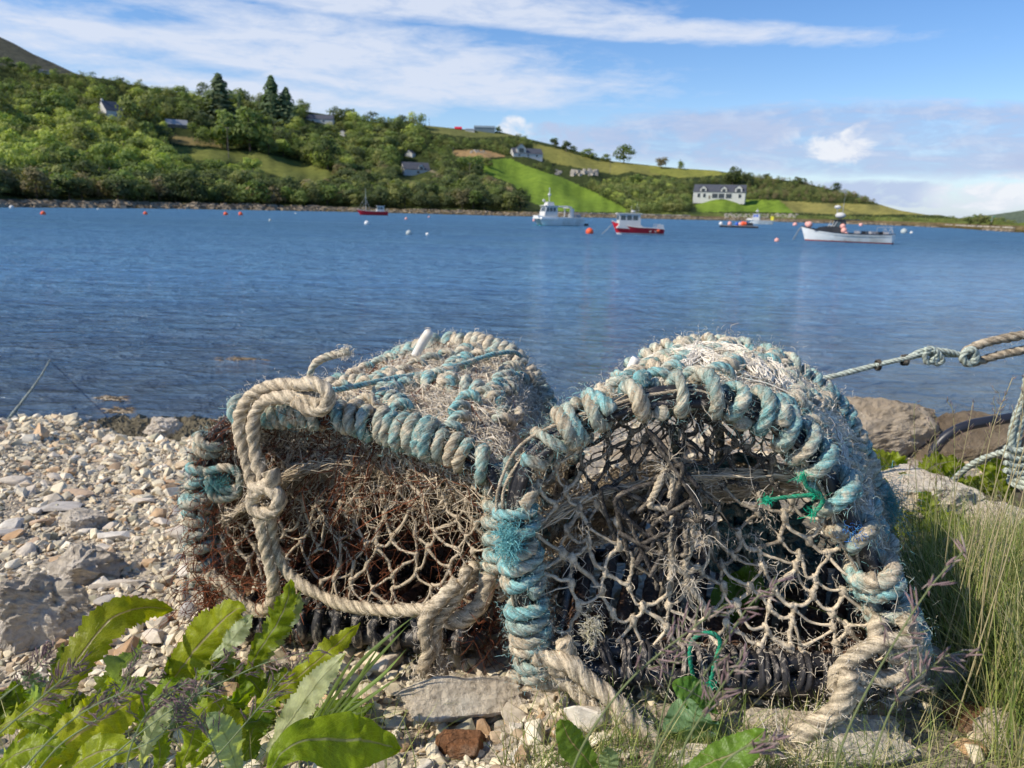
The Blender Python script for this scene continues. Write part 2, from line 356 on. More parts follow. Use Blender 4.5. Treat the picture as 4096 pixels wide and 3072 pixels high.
# ------------------------------------------------------------------ water
m_water, t, b = material('sea_water', (0.012, 0.035, 0.06), 0.06, 0.5)
b.inputs['IOR'].default_value = 1.33
p = t.pos()
spx = t.new('ShaderNodeSeparateXYZ'); t.l.new(p, spx.inputs[0]); yy = spx.outputs[1]
big = t.noise(t.map(p, rot=(0, 0, R(12)), scale=(0.35, 1.0, 1)), 0.7, 4, 0.6, 0.6)
med = t.noise(t.map(p, rot=(0, 0, R(-18)), scale=(0.5, 1.0, 1)), 2.6, 4, 0.62, 0.7)
fine = t.noise(t.map(p, rot=(0, 0, R(8)), scale=(0.6, 1.0, 1)), 9.0, 3, 0.6, 0.4)
patch = t.noise(t.map(p, rot=(0, 0, R(4)), scale=(0.15, 1.0, 1)), 0.12, 4, 0.6)
calm = t.math('MULTIPLY', t.rng(patch, 0.35, 0.65, 0.7, 1.15), t.rng(yy, 8.0, 90.0, 1.0, 3.0))
h = t.math('ADD', t.math('MULTIPLY', big, 0.40), t.math('ADD', t.math('MULTIPLY', med, 0.27), t.math('MULTIPLY', fine, 0.07)))
t.val(b.inputs['Normal'], t.bump(h, calm, 1.0))
t.val(b.inputs['Roughness'], t.rng(yy, 5.0, 140.0, 0.06, 0.34))
shallow = t.noise(p, 0.5, 5, 0.7)
near = t.rng(yy, 7.0, 26.0, 1.0, 0.0)
c = t.mix(near, (0.115, 0.25, 0.45), t.ramp(shallow, [(0.35, (0.045, 0.07, 0.11)), (0.7, (0.10, 0.11, 0.12))]))  # far blue stands in for high sky reflected off the waves
wav = t.math('ADD', t.math('ADD', t.math('MULTIPLY', med, .42), t.math('MULTIPLY', fine, .16)), t.math('ADD', t.math('MULTIPLY', big, .17), t.math('MULTIPLY', patch, .25))); c = t.mix(1.0, c, t.ramp(wav, [(.41, (.60, .66, .74)), (.5, (1.08, 1.12, 1.08)), (.6, (1.6, 1.58, 1.4))]), 'MULTIPLY')  # lighter and darker wave facets and wind lanes painted into the base colour
t.val(b.inputs['Specular IOR Level'], t.rng(yy, 6, 50, .5, .10))
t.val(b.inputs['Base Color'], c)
wd_f = t.new('ShaderNodeBsdfDiffuse'); t.l.new(t.mix(1.0, c, (.86, .88, .82), 'MULTIPLY'), wd_f.inputs[0]); t.l.new(b.inputs['Normal'].links[0].from_socket, wd_f.inputs['Normal'])
wm_x = t.new('ShaderNodeMixShader'); t.l.new(t.rng(yy, 9.0, 70.0, 0.05, 0.72), wm_x.inputs[0]); t.l.new(b.outputs[0], wm_x.inputs[1]); t.l.new(wd_f.outputs[0], wm_x.inputs[2]); t.l.new(wm_x.outputs[0], t.n['Material Output'].inputs[0])
WV = np.array([[-9000, 1.5, 0], [9000, 1.5, 0], [9000, 12000, 0], [-9000, 12000, 0]], float)
tag(link('sea', npmesh('sea', WV, np.array([[0, 1, 2, 3]]), False), m_water), kind='structure')
# ------------------------------------------------------------------ trees across the bay
m_leaf, t, b = material('tree_foliage', None, 0.75, 0.15)
c = t.mix(t.new('ShaderNodeObjectInfo').outputs['Random'], (0.85, 0.9, 0.8), (1.15, 1.08, 1.1)); c = t.mix(1.0, t.attr(), c, 'MULTIPLY')
oc = t.new('ShaderNodeObjectInfo').outputs['Color']; c = t.mix(1.0, c, oc, 'MULTIPLY')
t.val(b.inputs['Base Color'], c)
tr = t.new('ShaderNodeBsdfTranslucent'); t.l.new(t.mix(1.0, c, (1.5, 1.7, 0.6), 'MULTIPLY'), tr.inputs[0]); ms = t.new('ShaderNodeMixShader'); ms.inputs[0].default_value = 0.25
t.l.new(b.outputs[0], ms.inputs[1]); t.l.new(tr.outputs[0], ms.inputs[2]); t.l.new(ms.outputs[0], t.n['Material Output'].inputs[0])
m_bark = simple('bark', (0.12, 0.09, 0.065), 0.9, 0.1, 0.3, 3)
def leaf_cloud(n, kind='round', seed=0, leaf=0.13):
    """unit-height crown (z 0..1), radius ~0.5, made of many leaf faces"""
    g = np.random.default_rng(seed)
    if kind == 'conifer':
        zc = g.random(n)**0.85; th = g.random(n)*6.283; br = np.floor(th*1.6+zc*7)
        ph = np.sin(br*12.9898+np.floor(zc*22)*4.1414)*43758.5453; ph = ph-np.floor(ph)
        rm = (1-zc)**0.85*0.34*(0.45+0.75*ph)+0.012; rr = rm*g.random(n)**0.6
        P = np.c_[np.cos(th)*rr, np.sin(th)*rr, 0.06+zc*0.94-rr*0.22+g.normal(0, .012, n)]
        N = np.c_[np.cos(th), np.sin(th), np.full(n, .6)]
    else:
        nb = 16; flat = {'round': 0.42, 'bush': 0.5, 'tall': 0.36}[kind]
        cs = []
        for i in range(nb):
            a = g.random()*6.283; h = g.random(); r0 = flat*0.75*math.sqrt(max(0.05, 1-(2*h-0.75)**2*0.8))*g.random()**0.4
            cs.append([math.cos(a)*r0, math.sin(a)*r0, 0.22+h*0.6 if kind != 'bush' else 0.1+h*0.65])
        cs = np.array(cs); cr = 0.13+0.12*g.random(nb); k = g.integers(0, nb, n)
        D = g.normal(size=(n, 3)); D /= np.linalg.norm(D, axis=1, keepdims=True); D[:, 2] = np.where(g.random(n) < .75, np.abs(D[:, 2]), D[:, 2])
        P = cs[k]+D*(cr[k]*(0.75+0.35*g.random(n)))[:, None]; N = D+0.5*(P-np.array([0, 0, .4]))
        P[:, 2] = np.maximum(P[:, 2], 0.02)
    N = N+g.normal(0, .35, N.shape); N /= np.linalg.norm(N, axis=1, keepdims=True)
    U = np.cross(N, g.normal(size=N.shape)); U /= np.linalg.norm(U, axis=1, keepdims=True); W = np.cross(N, U)
    s = leaf*(0.5+0.8*g.random(n))[:, None]*0.5
    V = np.stack([P-U*s, P-W*s*.7, P+U*s, P+W*s*.7], 1).reshape(-1, 3)
    Fq = np.arange(4*n).reshape(-1, 4)
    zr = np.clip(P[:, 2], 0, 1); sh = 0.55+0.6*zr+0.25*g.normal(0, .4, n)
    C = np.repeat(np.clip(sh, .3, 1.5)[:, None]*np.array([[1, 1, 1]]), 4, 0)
    return V, Fq, C
def trunk_mb(h, r, seed=0):
    g = random.Random(seed); mb = MB()
    mb.tube(spline([(0, 0, -0.3), (g.uniform(-.05, .05)*h, 0, h*.35), (g.uniform(-.1, .1)*h, g.uniform(-.1, .1)*h, h*.75)], 8), np.linspace(r, r*.45, 8), 7)
    for i in range(5):
        a = g.random()*6.28; z0 = h*g.uniform(.3, .6); l = h*g.uniform(.2, .35)
        mb.tube(spline([(0, 0, z0), (math.cos(a)*l*.5, math.sin(a)*l*.5, z0+l*.6), (math.cos(a)*l, math.sin(a)*l, z0+l*.9)], 5), np.linspace(r*.45, r*.12, 5), 5)
    return mb
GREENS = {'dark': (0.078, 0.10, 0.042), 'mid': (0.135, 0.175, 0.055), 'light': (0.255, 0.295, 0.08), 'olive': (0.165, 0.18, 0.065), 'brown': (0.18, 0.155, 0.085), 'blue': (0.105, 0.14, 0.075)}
VAR = {}
for kd, n, lf in (('round', 900, .085), ('bush', 650, .10), ('tall', 900, .075), ('conifer', 1100, .075)):
    for v in range(3): VAR[kd, v] = leaf_cloud(n, kd, hash(kd) % 97 if False else (len(kd)*7+v*13), lf)
CROWN_ME, TRUNK_ME = {}, {}
for (kd, v), (V, Fq, C) in VAR.items():
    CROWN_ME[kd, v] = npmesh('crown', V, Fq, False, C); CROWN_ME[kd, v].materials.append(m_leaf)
    TRUNK_ME[kd, v] = trunk_mb(1.0, 0.035, v+len(kd)).mesh('trunk', True); TRUNK_ME[kd, v].materials.append(m_bark)
# where a tree may stand: image regions of wood; returns colour name and height or None
OPEN = [FIELDS[k] for k in ('green', 'hay', 'hay2', 'lawn', 'straw', 'top', 'dirt', 'moor', 'strip', 'road')] + [
    [(1600, 640), (1730, 640), (1735, 712), (1600, 705)], [(2770, 735), (2975, 735), (2975, 800), (2770, 800)], [(2050, 590), (2185, 590), (2185, 640), (2050, 638)],
    [(425, 400), (540, 400), (540, 482), (425, 470)], [(668, 478), (750, 478), (750, 515), (668, 515)], [(2210, 665), (2440, 665), (2440, 712), (2210, 712)],
    [(1885, 500), (2000, 500), (2000, 530), (1885, 530)], [(1225, 458), (1340, 458), (1340, 500), (1225, 500)], [(1638, 590), (1668, 590), (1668, 630), (1638, 630)], [(1370, 515), (1395, 515), (1395, 540), (1370, 540)]]
def wood_at(px, py, s):
    g = rnd.random()
    if px < 60 and s > .9: return ('dark', 4)
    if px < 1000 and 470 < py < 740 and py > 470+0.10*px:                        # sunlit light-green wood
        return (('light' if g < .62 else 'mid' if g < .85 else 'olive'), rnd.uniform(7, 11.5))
    if py > 690 and px < 2150: return (('dark' if g < .5 else 'mid' if g < .72 else 'olive' if g < .9 else 'brown'), rnd.uniform(5.5, 10))
    if px < 700 and py < 400: return (('mid' if g < .45 else 'dark' if g < .6 else 'light' if g < .7 else 'olive'), rnd.uniform(3.5, 6.5))
    if px < 1700: return (('mid' if g < .4 else 'dark' if g < .72 else 'olive' if g < .88 else 'light'), rnd.uniform(6.5, 12.5))
    if px > 2960 and py < 815: return (('olive' if g < .4 else 'brown' if g < .65 else 'dark' if g < .8 else 'mid'), rnd.uniform(2.5, 4.2))
    if px > 3000: return (('olive' if g < .6 else 'mid'), rnd.uniform(1.3, 2.4))
    if px > 2200: return (('mid' if g < .4 else 'olive' if g < .75 else 'dark' if g < .9 else 'light'), rnd.uniform(4, 7))
    return (('mid' if g < .45 else 'olive' if g < .7 else 'dark'), rnd.uniform(3.5, 7))
cand = []
aa = rng.uniform(azel(-900, 800)[0], azel(4060, 880)[0], 18000); s_ = rng.random(18000)**1.15*0.985
P_ = terr(aa, s_); PX = to_px(P_); D_ = np.hypot(P_[:, 0], P_[:, 1])
info = [wood_at(PX[q][0], PX[q][1], s_[q]) if P_[q, 2] >= 2.0 else None for q in range(len(P_))]
Hs = np.array([k[1] if k else 1.0 for k in info]); ppm_ = F/D_; tp_ = Hs*ppm_; wd2 = tp_*.5
bad = np.zeros(len(P_), bool)
for ox, oy in ((0, 0), (0, -.55), (0, -.95), (-.5, -.5), (.5, -.5)):
    pts = PX+np.c_[ox*tp_, oy*tp_]
    for pl in OPEN: bad |= in_poly(pts, pl)
for q in range(len(P_)):
    px, py = PX[q]
    if info[q] is None or bad[q]: continue
    colr, H = info[q]
    if 1730 < px < 2130 and s_[q] > .97: continue
    if 2130 < px < 2950 and py < np.interp(px, [2130, 2300, 2470, 2600, 2960], [640, 690, 730, 705, 712]) : continue
    if px > 3650 and rnd.random() < .55: continue
    if px > 2760 and py > 797 and px < 3800 and rnd.random() < .35: continue
    if px > 2560 and py > 855 and px < 3000 and H > 3: H = 1.8
    if px > 3000 and py > 858: H = min(H, 1.6)
    cand.append((D_[q], q, colr, H))
# thin out overlaps
cand.sort(); keep = []; grid = {}
for d, q, colr, H in cand:
    x, y = P_[q, :2]; r = H*.42; key = (int(x//6), int(y//6)); ok = True
    for gx in (-1, 0, 1):
        for gy in (-1, 0, 1):
            for (x2, y2, r2) in grid.get((key[0]+gx, key[1]+gy), ()):
                if (x-x2)**2+(y-y2)**2 < (0.62*(r+r2))**2: ok = False
    if ok: grid.setdefault(key, []).append((x, y, r)); keep.append((d, q, colr, H))
keep.sort(key=lambda k: -k[3]/k[0] if -60 < PX[k[1]][0] < 4100 else 1.0)
TREES = 0
def tree(kd, loc, h, wide=1.0, col='mid', label=None, group=None, name='tree', v=None, cat='tree', cm=None):
    global TREES; TREES += 1
    v = rnd.randrange(3) if v is None else v
    o = empty(name, loc, rnd.uniform(0, 6.28), label, cat, group)
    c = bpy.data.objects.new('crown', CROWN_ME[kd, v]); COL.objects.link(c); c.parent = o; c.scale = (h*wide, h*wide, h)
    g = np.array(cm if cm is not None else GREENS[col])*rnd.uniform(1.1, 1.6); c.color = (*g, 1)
    tk = bpy.data.objects.new('trunk', TRUNK_ME[kd, v]); COL.objects.link(tk); tk.parent = o; tk.scale = (h*.9, h*.9, h*.9)
    return o
SPEC = [  # px, py(base), height px, kind, wide, colour, name, label   (standing on the terrain of the far shore)
 (885, 510, 175, 'conifer', 1.9, 'blue', 'conifer_tree', 'broad dark conifer on the skyline left of the taller pair of conifers'),
 (1092, 520, 180, 'conifer', 1.55, 'blue', 'conifer_tree', 'tallest dark pointed conifer standing on the wooded skyline'),
 (1150, 520, 145, 'conifer', 1.5, 'blue', 'conifer_tree', 'dark conifer just right of the tallest one on the skyline'),
 (962, 480, 90, 'conifer', .9, 'blue', 'conifer_tree', 'small thin conifer between the broad conifer and the tallest one'),
 (600, 545, 150, 'tall', .8, 'olive', 'tree', 'slim leaning tree with ivy beside the white gabled house'),
 (520, 535, 120, 'round', .9, 'olive', 'tree', 'open crowned tree in front of the white gabled house'),
 (640, 580, 75, 'round', 1.2, 'dark', 'tree', 'dark rounded tree at the left end of the brown field strip'),
 (910, 600, 150, 'round', 1.15, 'mid', 'tree', 'large spreading tree above the moor field near the utility pole'),
 (1000, 605, 165, 'round', 1.0, 'mid', 'tree', 'large full tree at the corner of the moor field below the conifers'),
 (1310, 680, 120, 'round', .9, 'dark', 'tree', 'dark rounded tree at the right end of the moor field'),
 (1010, 710, 80, 'round', 1.1, 'light', 'tree', 'small light green tree at the lower edge of the moor field'),
 (1595, 560, 75, 'round', .9, 'dark', 'tree', 'dark round tree standing out on the upper slope left of the barn'),
 (1995, 528, 26, 'round', 1.3, 'mid', 'tree', 'small tree on the skyline beside the blue grey barn'),
 (2218, 592, 44, 'round', 1.1, 'dark', 'tree', 'dark round tree on the skyline above the white bungalow'),
 (2262, 605, 44, 'round', 1.2, 'dark', 'tree', 'flat topped dark tree right of the round one on the skyline'),
 (2292, 612, 32, 'bush', 1.2, 'mid', 'tree', 'low green tree at the end of the skyline row above the hay field'),
 (2355, 632, 38, 'bush', 2.0, 'mid', 'bush', 'wide low bush on the skyline of the hay field'),
 (2425, 645, 30, 'bush', 1.6, 'mid', 'bush', 'small bush left of the big round skyline tree'),
 (2495, 650, 66, 'round', 1.5, 'mid', 'tree', 'big broad round tree alone on the skyline above the stone ruin'),
 (2645, 674, 48, 'round', 1.3, 'brown', 'tree', 'reddish brown flat topped tree on the skyline with bare stems'),
 (2722, 678, 30, 'round', 1.2, 'mid', 'tree', 'little green tree right of the reddish brown skyline tree'),
 (1950, 668, 40, 'bush', 1.3, 'olive', 'bush', 'round olive bush at the top left corner of the bright green field'),
 (1900, 700, 85, 'round', 1.2, 'mid', 'tree', 'full green tree at the upper left edge of the bright green field'),
 (1840, 700, 75, 'round', 1.2, 'mid', 'tree', 'full green tree behind the utility pole left of the bright green field'),
 (2560, 750, 66, 'bush', 1.3, 'mid', 'bush', 'rounded green bush in the hedge below the stone ruin'),
 (2930, 738, 72, 'round', 1.1, 'dark', 'tree', 'tall dark tree behind the big grey roofed house'),
 (2990, 745, 58, 'round', 1.2, 'dark', 'tree', 'dark tree on the crest right of the big grey roofed house'),
 (3070, 700, 26, 'bush', 1.3, 'dark', 'bush', 'small dark bush on the crest of the scrubby hill'),
 (3190, 742, 42, 'bush', 1.4, 'dark', 'bush', 'dark bush standing in the middle of the scrubby hill'),
 (3345, 770, 42, 'bush', .9, 'dark', 'bush', 'narrow dark bush on the right slope of the scrubby hill'),
 (3885, 893, 40, 'bush', 1.3, 'mid', 'bush', 'rounded bush on the low spit next to the green marker'),
 (3920, 895, 44, 'bush', 1.2, 'olive', 'bush', 'outermost round bush on the low spit'),
 (90, 245, 30, 'bush', 1.6, 'mid', 'bush', 'light topped bush on the skyline below the bare mountain'),
 (30, 262, 38, 'bush', 1.3, 'mid', 'bush', 'leafy bush at the left end of the skyline below the mountain'),
 (490, 345, 36, 'bush', 1.1, 'dark', 'bush', 'dark bush on the wooded skyline above the white gabled house'),
 (650, 760, 55, 'bush', 1.5, 'brown', 'bush', 'large grey brown bush by the shore rocks'),
]
def drop(px, py):
    """point of the far terrain seen at a pixel"""
    a, e = azel(px, py)
    ss_ = np.linspace(0, 1, 400); T = terr(np.full(400, a), ss_); el = np.arctan2(T[:, 2]-CAMZ, np.hypot(T[:, 0], T[:, 1]))
    el = np.maximum.accumulate(el); k = int(np.searchsorted(el, e)); k = min(k, 395)
    return T[k], math.hypot(T[k][0], T[k][1])
for px, py, hp, kd, wd, colr, nm, lb in SPEC:
    p_, d = drop(px, py); tree(kd, p_-np.array([0, 0, .2]), hp*d/F, wd, colr, lb, None, nm, None, nm.split('_')[-1])
GRP = {'dark': 'dark leafy tree in the wood above the far shore', 'mid': 'mid green leafy tree in the wood above the far shore', 'light': 'pale yellow green sunlit tree in the left wood above the far shore',
       'olive': 'olive green leafy tree in the wood above the far shore', 'brown': 'brownish green bushy tree in the wood above the far shore'}
NIND = 255
for d, q, colr, H in keep[:NIND]:
    g = rnd.random(); kd = 'round' if g < .5 else ('tall' if g < .62 else 'bush')
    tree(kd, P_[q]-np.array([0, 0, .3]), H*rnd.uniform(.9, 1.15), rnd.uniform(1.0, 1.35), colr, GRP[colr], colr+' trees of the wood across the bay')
wd_ = MB()
for d, q, colr, H in keep[NIND:]:
    V, Fq, C = VAR[('round', 'bush', 'tall')[rnd.randrange(3)], rnd.randrange(3)]
    n = len(Fq); k = int(n*min(1, max(.3, 170*H/8/d*1.6))); a = rnd.random()*6.28; ca, sa = math.cos(a), math.sin(a); ww = H*rnd.uniform(1.0, 1.4)
    Vk = V[:4*k]; sc_ = 1+0.0*k; X_ = np.c_[(Vk[:, 0]*ca-Vk[:, 1]*sa)*ww, (Vk[:, 0]*sa+Vk[:, 1]*ca)*ww, Vk[:, 2]*H]+P_[q]-np.array([0, 0, .3])
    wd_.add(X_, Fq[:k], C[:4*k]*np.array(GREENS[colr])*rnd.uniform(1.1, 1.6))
tag(wd_.build('woodland', m_leaf, None, False, True), 'dense mixed green woodland and scrub covering the far hillside', 'woodland', kind='stuff')
print('TREES', TREES, 'keep', len(keep))
# ------------------------------------------------------------------ buildings, poles and walls across the bay
m_white = simple('white_render', (0.58, 0.575, 0.545), 0.7, 0.2, .06, .8); m_cream = simple('cream_wall', (0.58, 0.56, 0.5), .8, .2, .12, .8)
m_slate = simple('slate_roof', (0.075, 0.08, 0.095), 0.55, 0.35, .25, 2.5, dirt=(0.11, .11, .11)); m_glass = simple('window_glass', (0.035, 0.045, 0.055), 0.12, 0.6, .1)
m_stone = simple('grey_stone', (0.3, 0.28, 0.25), 0.9, 0.1, .35, 1.2); m_wood = simple('weathered_wood', (0.2, 0.17, 0.14), .9, .1, .3, 2); m_barn = simple('blue_grey_cladding', (0.17, 0.22, 0.24), .6, .3, .1, .5)
m_metal = simple('grey_metal', (0.35, 0.35, 0.36), .4, .5, .15, 2); m_red = simple('red_paint', (0.62, 0.02, 0.035), 0.45, 0.3, .10, 1.5, dirt=(0.5, .03, .035)); m_orange = simple('orange_plastic', (0.85, 0.12, 0.04), .45, .3, .12, 2)
m_frame = simple('white_frame', (0.8, .8, .78), .5, .3, .05)
def house(name, px, py, wpx, hpx, depth, label, cat='house', wall=None, roof=None, rz=0.0, windows=(), dormers=(), chimneys=(), eave=.55, base=None, door=None):
    """gabled house, ridge along local x, front facing -y"""
    p_, d = drop(px, py); k = d/F; W, H = wpx*k, hpx*k; he = H*eave
    a = math.atan2(p_[0], p_[1])
    o = empty(name, p_-np.array([0, 0, .0]), -a+rz, label, cat)
    wall = wall or m_white; roof = roof or m_slate; y0, y1 = 0, depth; ym = depth/2
    wm = MB(); poly = [(y0, -2.5), (y1, -2.5), (y1, he), (ym, H), (y0, he)]
    V = np.array([[x, a_, b_] for x in (-W/2, W/2) for a_, b_ in poly]); n = 5
    wm.add(V, [np.array([[i, (i+1) % n, (i+1) % n+n, i+n]]) for i in range(n)]+[np.arange(5)[None, ::-1], np.arange(5)[None]+5])
    wm.build('wall', wall, o)
    rm = MB(); ov = .25; L = W/2+ov
    for sgn in (0, 1):
        ya, yb = (y0-ov, ym) if sgn == 0 else (y1+ov, ym); sl_ = (H-he)/(ym-y0)
        za = he-ov*sl_; P = [(-L, ya, za+.05), (L, ya, za+.05), (L, yb, H+.05), (-L, yb, H+.05)]; Q = [(x, y, z+.18) for x, y, z in P]
        rm.add(P+Q, np.array([[0, 1, 2, 3], [7, 6, 5, 4], [0, 4, 5, 1], [1, 5, 6, 2], [2, 6, 7, 3], [3, 7, 4, 0]]))
    rf = rm.build('roof', roof, o)
    for cx in chimneys: MB().box((cx*W/2, ym, H+.3), (.9, .9, 1.5)).build('chimney', wall, rf)
    for (cx, cz, w_, h_) in windows:
        f = MB(); f.box((cx*W/2, -.03, cz*he), (w_+.2, .12, h_+.2)); fo = f.build('window', m_frame, o); MB().box((cx*W/2, -.1, cz*he), (w_, .06, h_)).build('pane', m_glass, fo)
    if door is not None: MB().box((door*W/2, -.05, 1.0), (1.0, .14, 2.0)).build('door', m_wood, o)
    for (cx, w_) in dormers:
        dm = MB(); z0 = he*.98; hh = w_*.55; yb = depth*.33
        P = np.array([[cx*W/2+sx*w_/2, y, z] for sx in (-1, 1) for (y, z) in ((.15, z0), (yb, z0), (yb, z0+hh), (.15, z0+hh))])
        dm.add(P, np.array([[0, 1, 2, 3], [4, 7, 6, 5], [0, 3, 7, 4], [3, 2, 6, 7]]))
        dm.add([(cx*W/2-w_/2, .15, z0+hh), (cx*W/2+w_/2, .15, z0+hh), (cx*W/2, .15, z0+hh+w_*.45)], np.array([[0, 1, 2]]))
        do = dm.build('dormer', wall, o)
        r2 = MB(); 
        for sx in (-1, 1): r2.add([(cx*W/2, -.1, z0+hh+w_*.45+.12), (cx*W/2+sx*w_*.62, -.1, z0+hh), (cx*W/2+sx*w_*.62, yb+.8, z0+hh), (cx*W/2, yb+.8, z0+hh+w_*.45+.12)], np.array([[0, 1, 2, 3]]))
        r2.build('roof', roof, do)
        MB().box((cx*W/2, .08, z0+hh*.6), (w_*.55, .1, hh*.8)).build('pane', m_glass, do)
    return o, W, H, k
house('house', 478, 482, 84, 60, 9, 'white gabled old house with grey slate roof half hidden by trees', wall=m_white, rz=R(28), eave=.5, windows=[(-.2, .55, .9, 1.2), (.4, .55, .9, 1.2)], chimneys=(-.9, .9))
house('shed', 709, 510, 68, 26, 4, 'low shed with pale framed roof at the top of the brown field strip', 'shed', wall=m_wood, roof=m_metal, rz=R(6), eave=.4)
house('bungalow', 1278, 492, 96, 30, 9, 'long grey roofed bungalow among trees near the left skyline', 'bungalow', wall=m_white, rz=R(-10), eave=.45, windows=[(-.5, .5, 1.4, 1.0), (.3, .5, 1.4, 1.0)])
house('cottage', 1383, 545, 17, 22, 4, 'tiny white cottage end peeping out of the dark trees', 'cottage', rz=R(60), eave=.6)
house('cottage', 1655, 628, 20, 24, 6, 'white gable of a cottage above the grey roofed bungalow', 'cottage', rz=R(55), eave=.5)
house('bungalow', 1668, 699, 100, 46, 10, 'white bungalow with long grey roof and gabled porch by the drive', 'bungalow', rz=R(12), eave=.42, windows=[(.1, .5, 1.6, 1.4), (.75, .5, 1.2, 1.2)], dormers=[(.35, 3.2)])
house('bungalow', 2112, 630, 116, 34, 11, 'white bungalow with dark roof above the bright green field', 'bungalow', rz=R(14), eave=.4, windows=[(-.6, .5, 1.6, 1.2), (0, .5, 1.6, 1.2), (.6, .5, 1.6, 1.2)], dormers=[(-.45, 6.5)])
house('house', 2874, 797, 188, 53, 13, 'big white house with slate roof and dormers above the lawn', rz=R(-4), eave=.48,
      windows=[(-.78, .5, 1.6, 2.2), (-.56, .5, 1.6, 2.2), (-.15, .47, 3.2, 2.6), (.1, .47, 3.2, 2.6), (.38, .47, 3.2, 2.6), (.8, .5, 1.5, 2.2)], dormers=[(-.62, 3.6), (.18, 3.4), (.74, 4.0)], door=-.36)
house('barn', 1938, 529, 78, 24, 9, 'blue grey metal barn on the skyline', 'barn', wall=m_barn, roof=m_barn, eave=.65)
house('farm_building', 1880, 528, 34, 12, 6, 'low pale building against the left end of the barn', 'building', wall=m_cream, roof=m_metal, eave=.7)
house('house', 173, 272, 40, 14, 8, 'small white house with grey roof on the skyline below the mountain', wall=m_white, eave=.5)
house('tent', 1833, 509, 26, 10, 5, 'small red roofed shelter on the skyline left of the barn', 'shelter', wall=m_red, roof=m_red, eave=.3)
# ruin, boulders
def rubble(name, x0, x1, y0, y1, n, label, cat, h=1.6, mat=None):
    mb = MB(); g = np.random.default_rng(int(x0)); p0, _ = drop((x0+x1)/2, (y0+y1)/2)
    for i in range(n):
        p_, d = drop(g.uniform(x0, x1), g.uniform(y0, y1)); s = h*g.uniform(.35, 1.0)
        mb.box(p_-p0+np.array([0, 0, s*.25]), (s*g.uniform(.7, 1.6), s, s*g.uniform(.6, 1.2)), g.random()*3, taper=g.uniform(.6, .9))
    return tag(mb.build(name, mat or m_stone, None, loc=p0), label, cat)
m_pale = simple('pale_stone', (0.36, 0.33, 0.28), .9, .1, .3, 1)
rubble('stone_ruin', 2285, 2390, 685, 705, 42, 'pale broken walls of a stone ruin between hay field and hedge', 'ruin', 3.2, m_pale)
rubble('boulder_pile', 2222, 2240, 680, 700, 6, 'grey boulder pile left of the stone ruin', 'boulders', 3.0)
rubble('stone_wall', 1880, 1945, 604, 616, 16, 'row of pale boulders beside the brown excavated ground', 'stones', 1.6, m_pale)
def foreshore(name, xs, n, label, kind='stuff', h=.55, zr=(0.1, 1.4), mat=None):
    mb = MB(); g = np.random.default_rng(int(xs[0])+905)
    for i in range(n):
        a = azel(g.uniform(*xs), 850)[0]; p_ = terr([a], [g.uniform(.0, .05)])[0]
        if not zr[0] < p_[2] < zr[1]+.8: continue
        s = h*g.uniform(.3, 1.0)**1.0; mb.box(p_+np.array([0, 0, s*.1]), (s*2*g.uniform(.7, 1.4), s*g.uniform(.8, 1.6), s*g.uniform(.5, 1.0)), g.random()*3, taper=g.uniform(.4, .85), col=np.array([.2, .165, .12])*g.uniform(.4, 1.7))
    m, t, b = material(name, None, .9, .1); t.val(b.inputs['Base Color'], t.attr())
    return tag(mb.build(name, m, None, cols=True), label, 'rocks', kind=kind)
foreshore('shore_rocks', (-300, 1300), 1500, 'dark brown rocks strewn along the left waterline of the far shore', h=1.3)
foreshore('shore_stones', (1300, 4070), 3200, 'small pale and brown stones along the right waterline of the far shore', h=.75)
mb = MB(); g = np.random.default_rng(3)
for i in range(330):
    x = g.uniform(2900, 3190) if i < 190 else g.uniform(3780, 4060); p_, d = drop(x, g.uniform(856, 872) if i < 190 else 899+(x-3780)*.045)
    s = g.uniform(.5, 1.2)*(1 if i < 190 else .5); mb.box(p_, (s, s, s*.8), g.random()*3, taper=.7)
tag(mb.build('rock_armour', m_pale), 'band of pale grey boulders protecting the shore below the lawn', 'rocks', kind='stuff')
# utility poles
def pole(px, ybot, ytop, cross, label):
    p_, d = drop(px, ybot); h = (ybot-ytop)*d/F
    o = empty('utility_pole', p_, rnd.uniform(-.5, .5), label, 'utility pole', None)
    MB().tube([(0, 0, -.5), (0, 0, h)], [.17, .12], 8).build('post', m_wood, o)
    if cross:
        MB().box((0, 0, h-.5), (2.2, .14, .14)).build('crossarm', m_wood, o)
        for x in (-.95, 0, .95): MB().tube([(x, 0, h-.42), (x, 0, h-.12)], .08, 6).build('insulator', m_white, o)
for a in [(915, 633, 528, 1, 'utility pole with crossarm standing in the moor field on the left'), (1605, 668, 626, 1, 'utility pole with insulators above the roof of the grey roofed bungalow'), (1878, 730, 658, 1, 'utility pole with crossarm left of the bright green field'),
          (2440, 692, 629, 0, 'tall bare utility pole right of the stone ruin'), (1717, 500, 470, 0, 'bare pole on the skyline left of the red shelter'), (2265, 608, 580, 0, 'thin pole among the dark skyline trees'), (1812, 620, 588, 0, 'thin pole at the brown excavated ground'),
          (2718, 678, 640, 0, 'thin pole by the little skyline tree on the right')]: pole(*a)
# low stone wall along bottom of green field
mb = MB(); q0, _ = drop(2300, 852)
for x in range(2230, 2760, 4):
    p_, d = drop(x, 853+(x-2230)*.022); s = rnd.uniform(.8, 1.3); mb.box(p_-q0, (.7*s, .7, .9*s), rnd.random()*3, taper=.8)
tag(mb.build('field_wall', m_stone, None, loc=q0), 'low dry stone wall at the foot of the bright green field', 'wall')
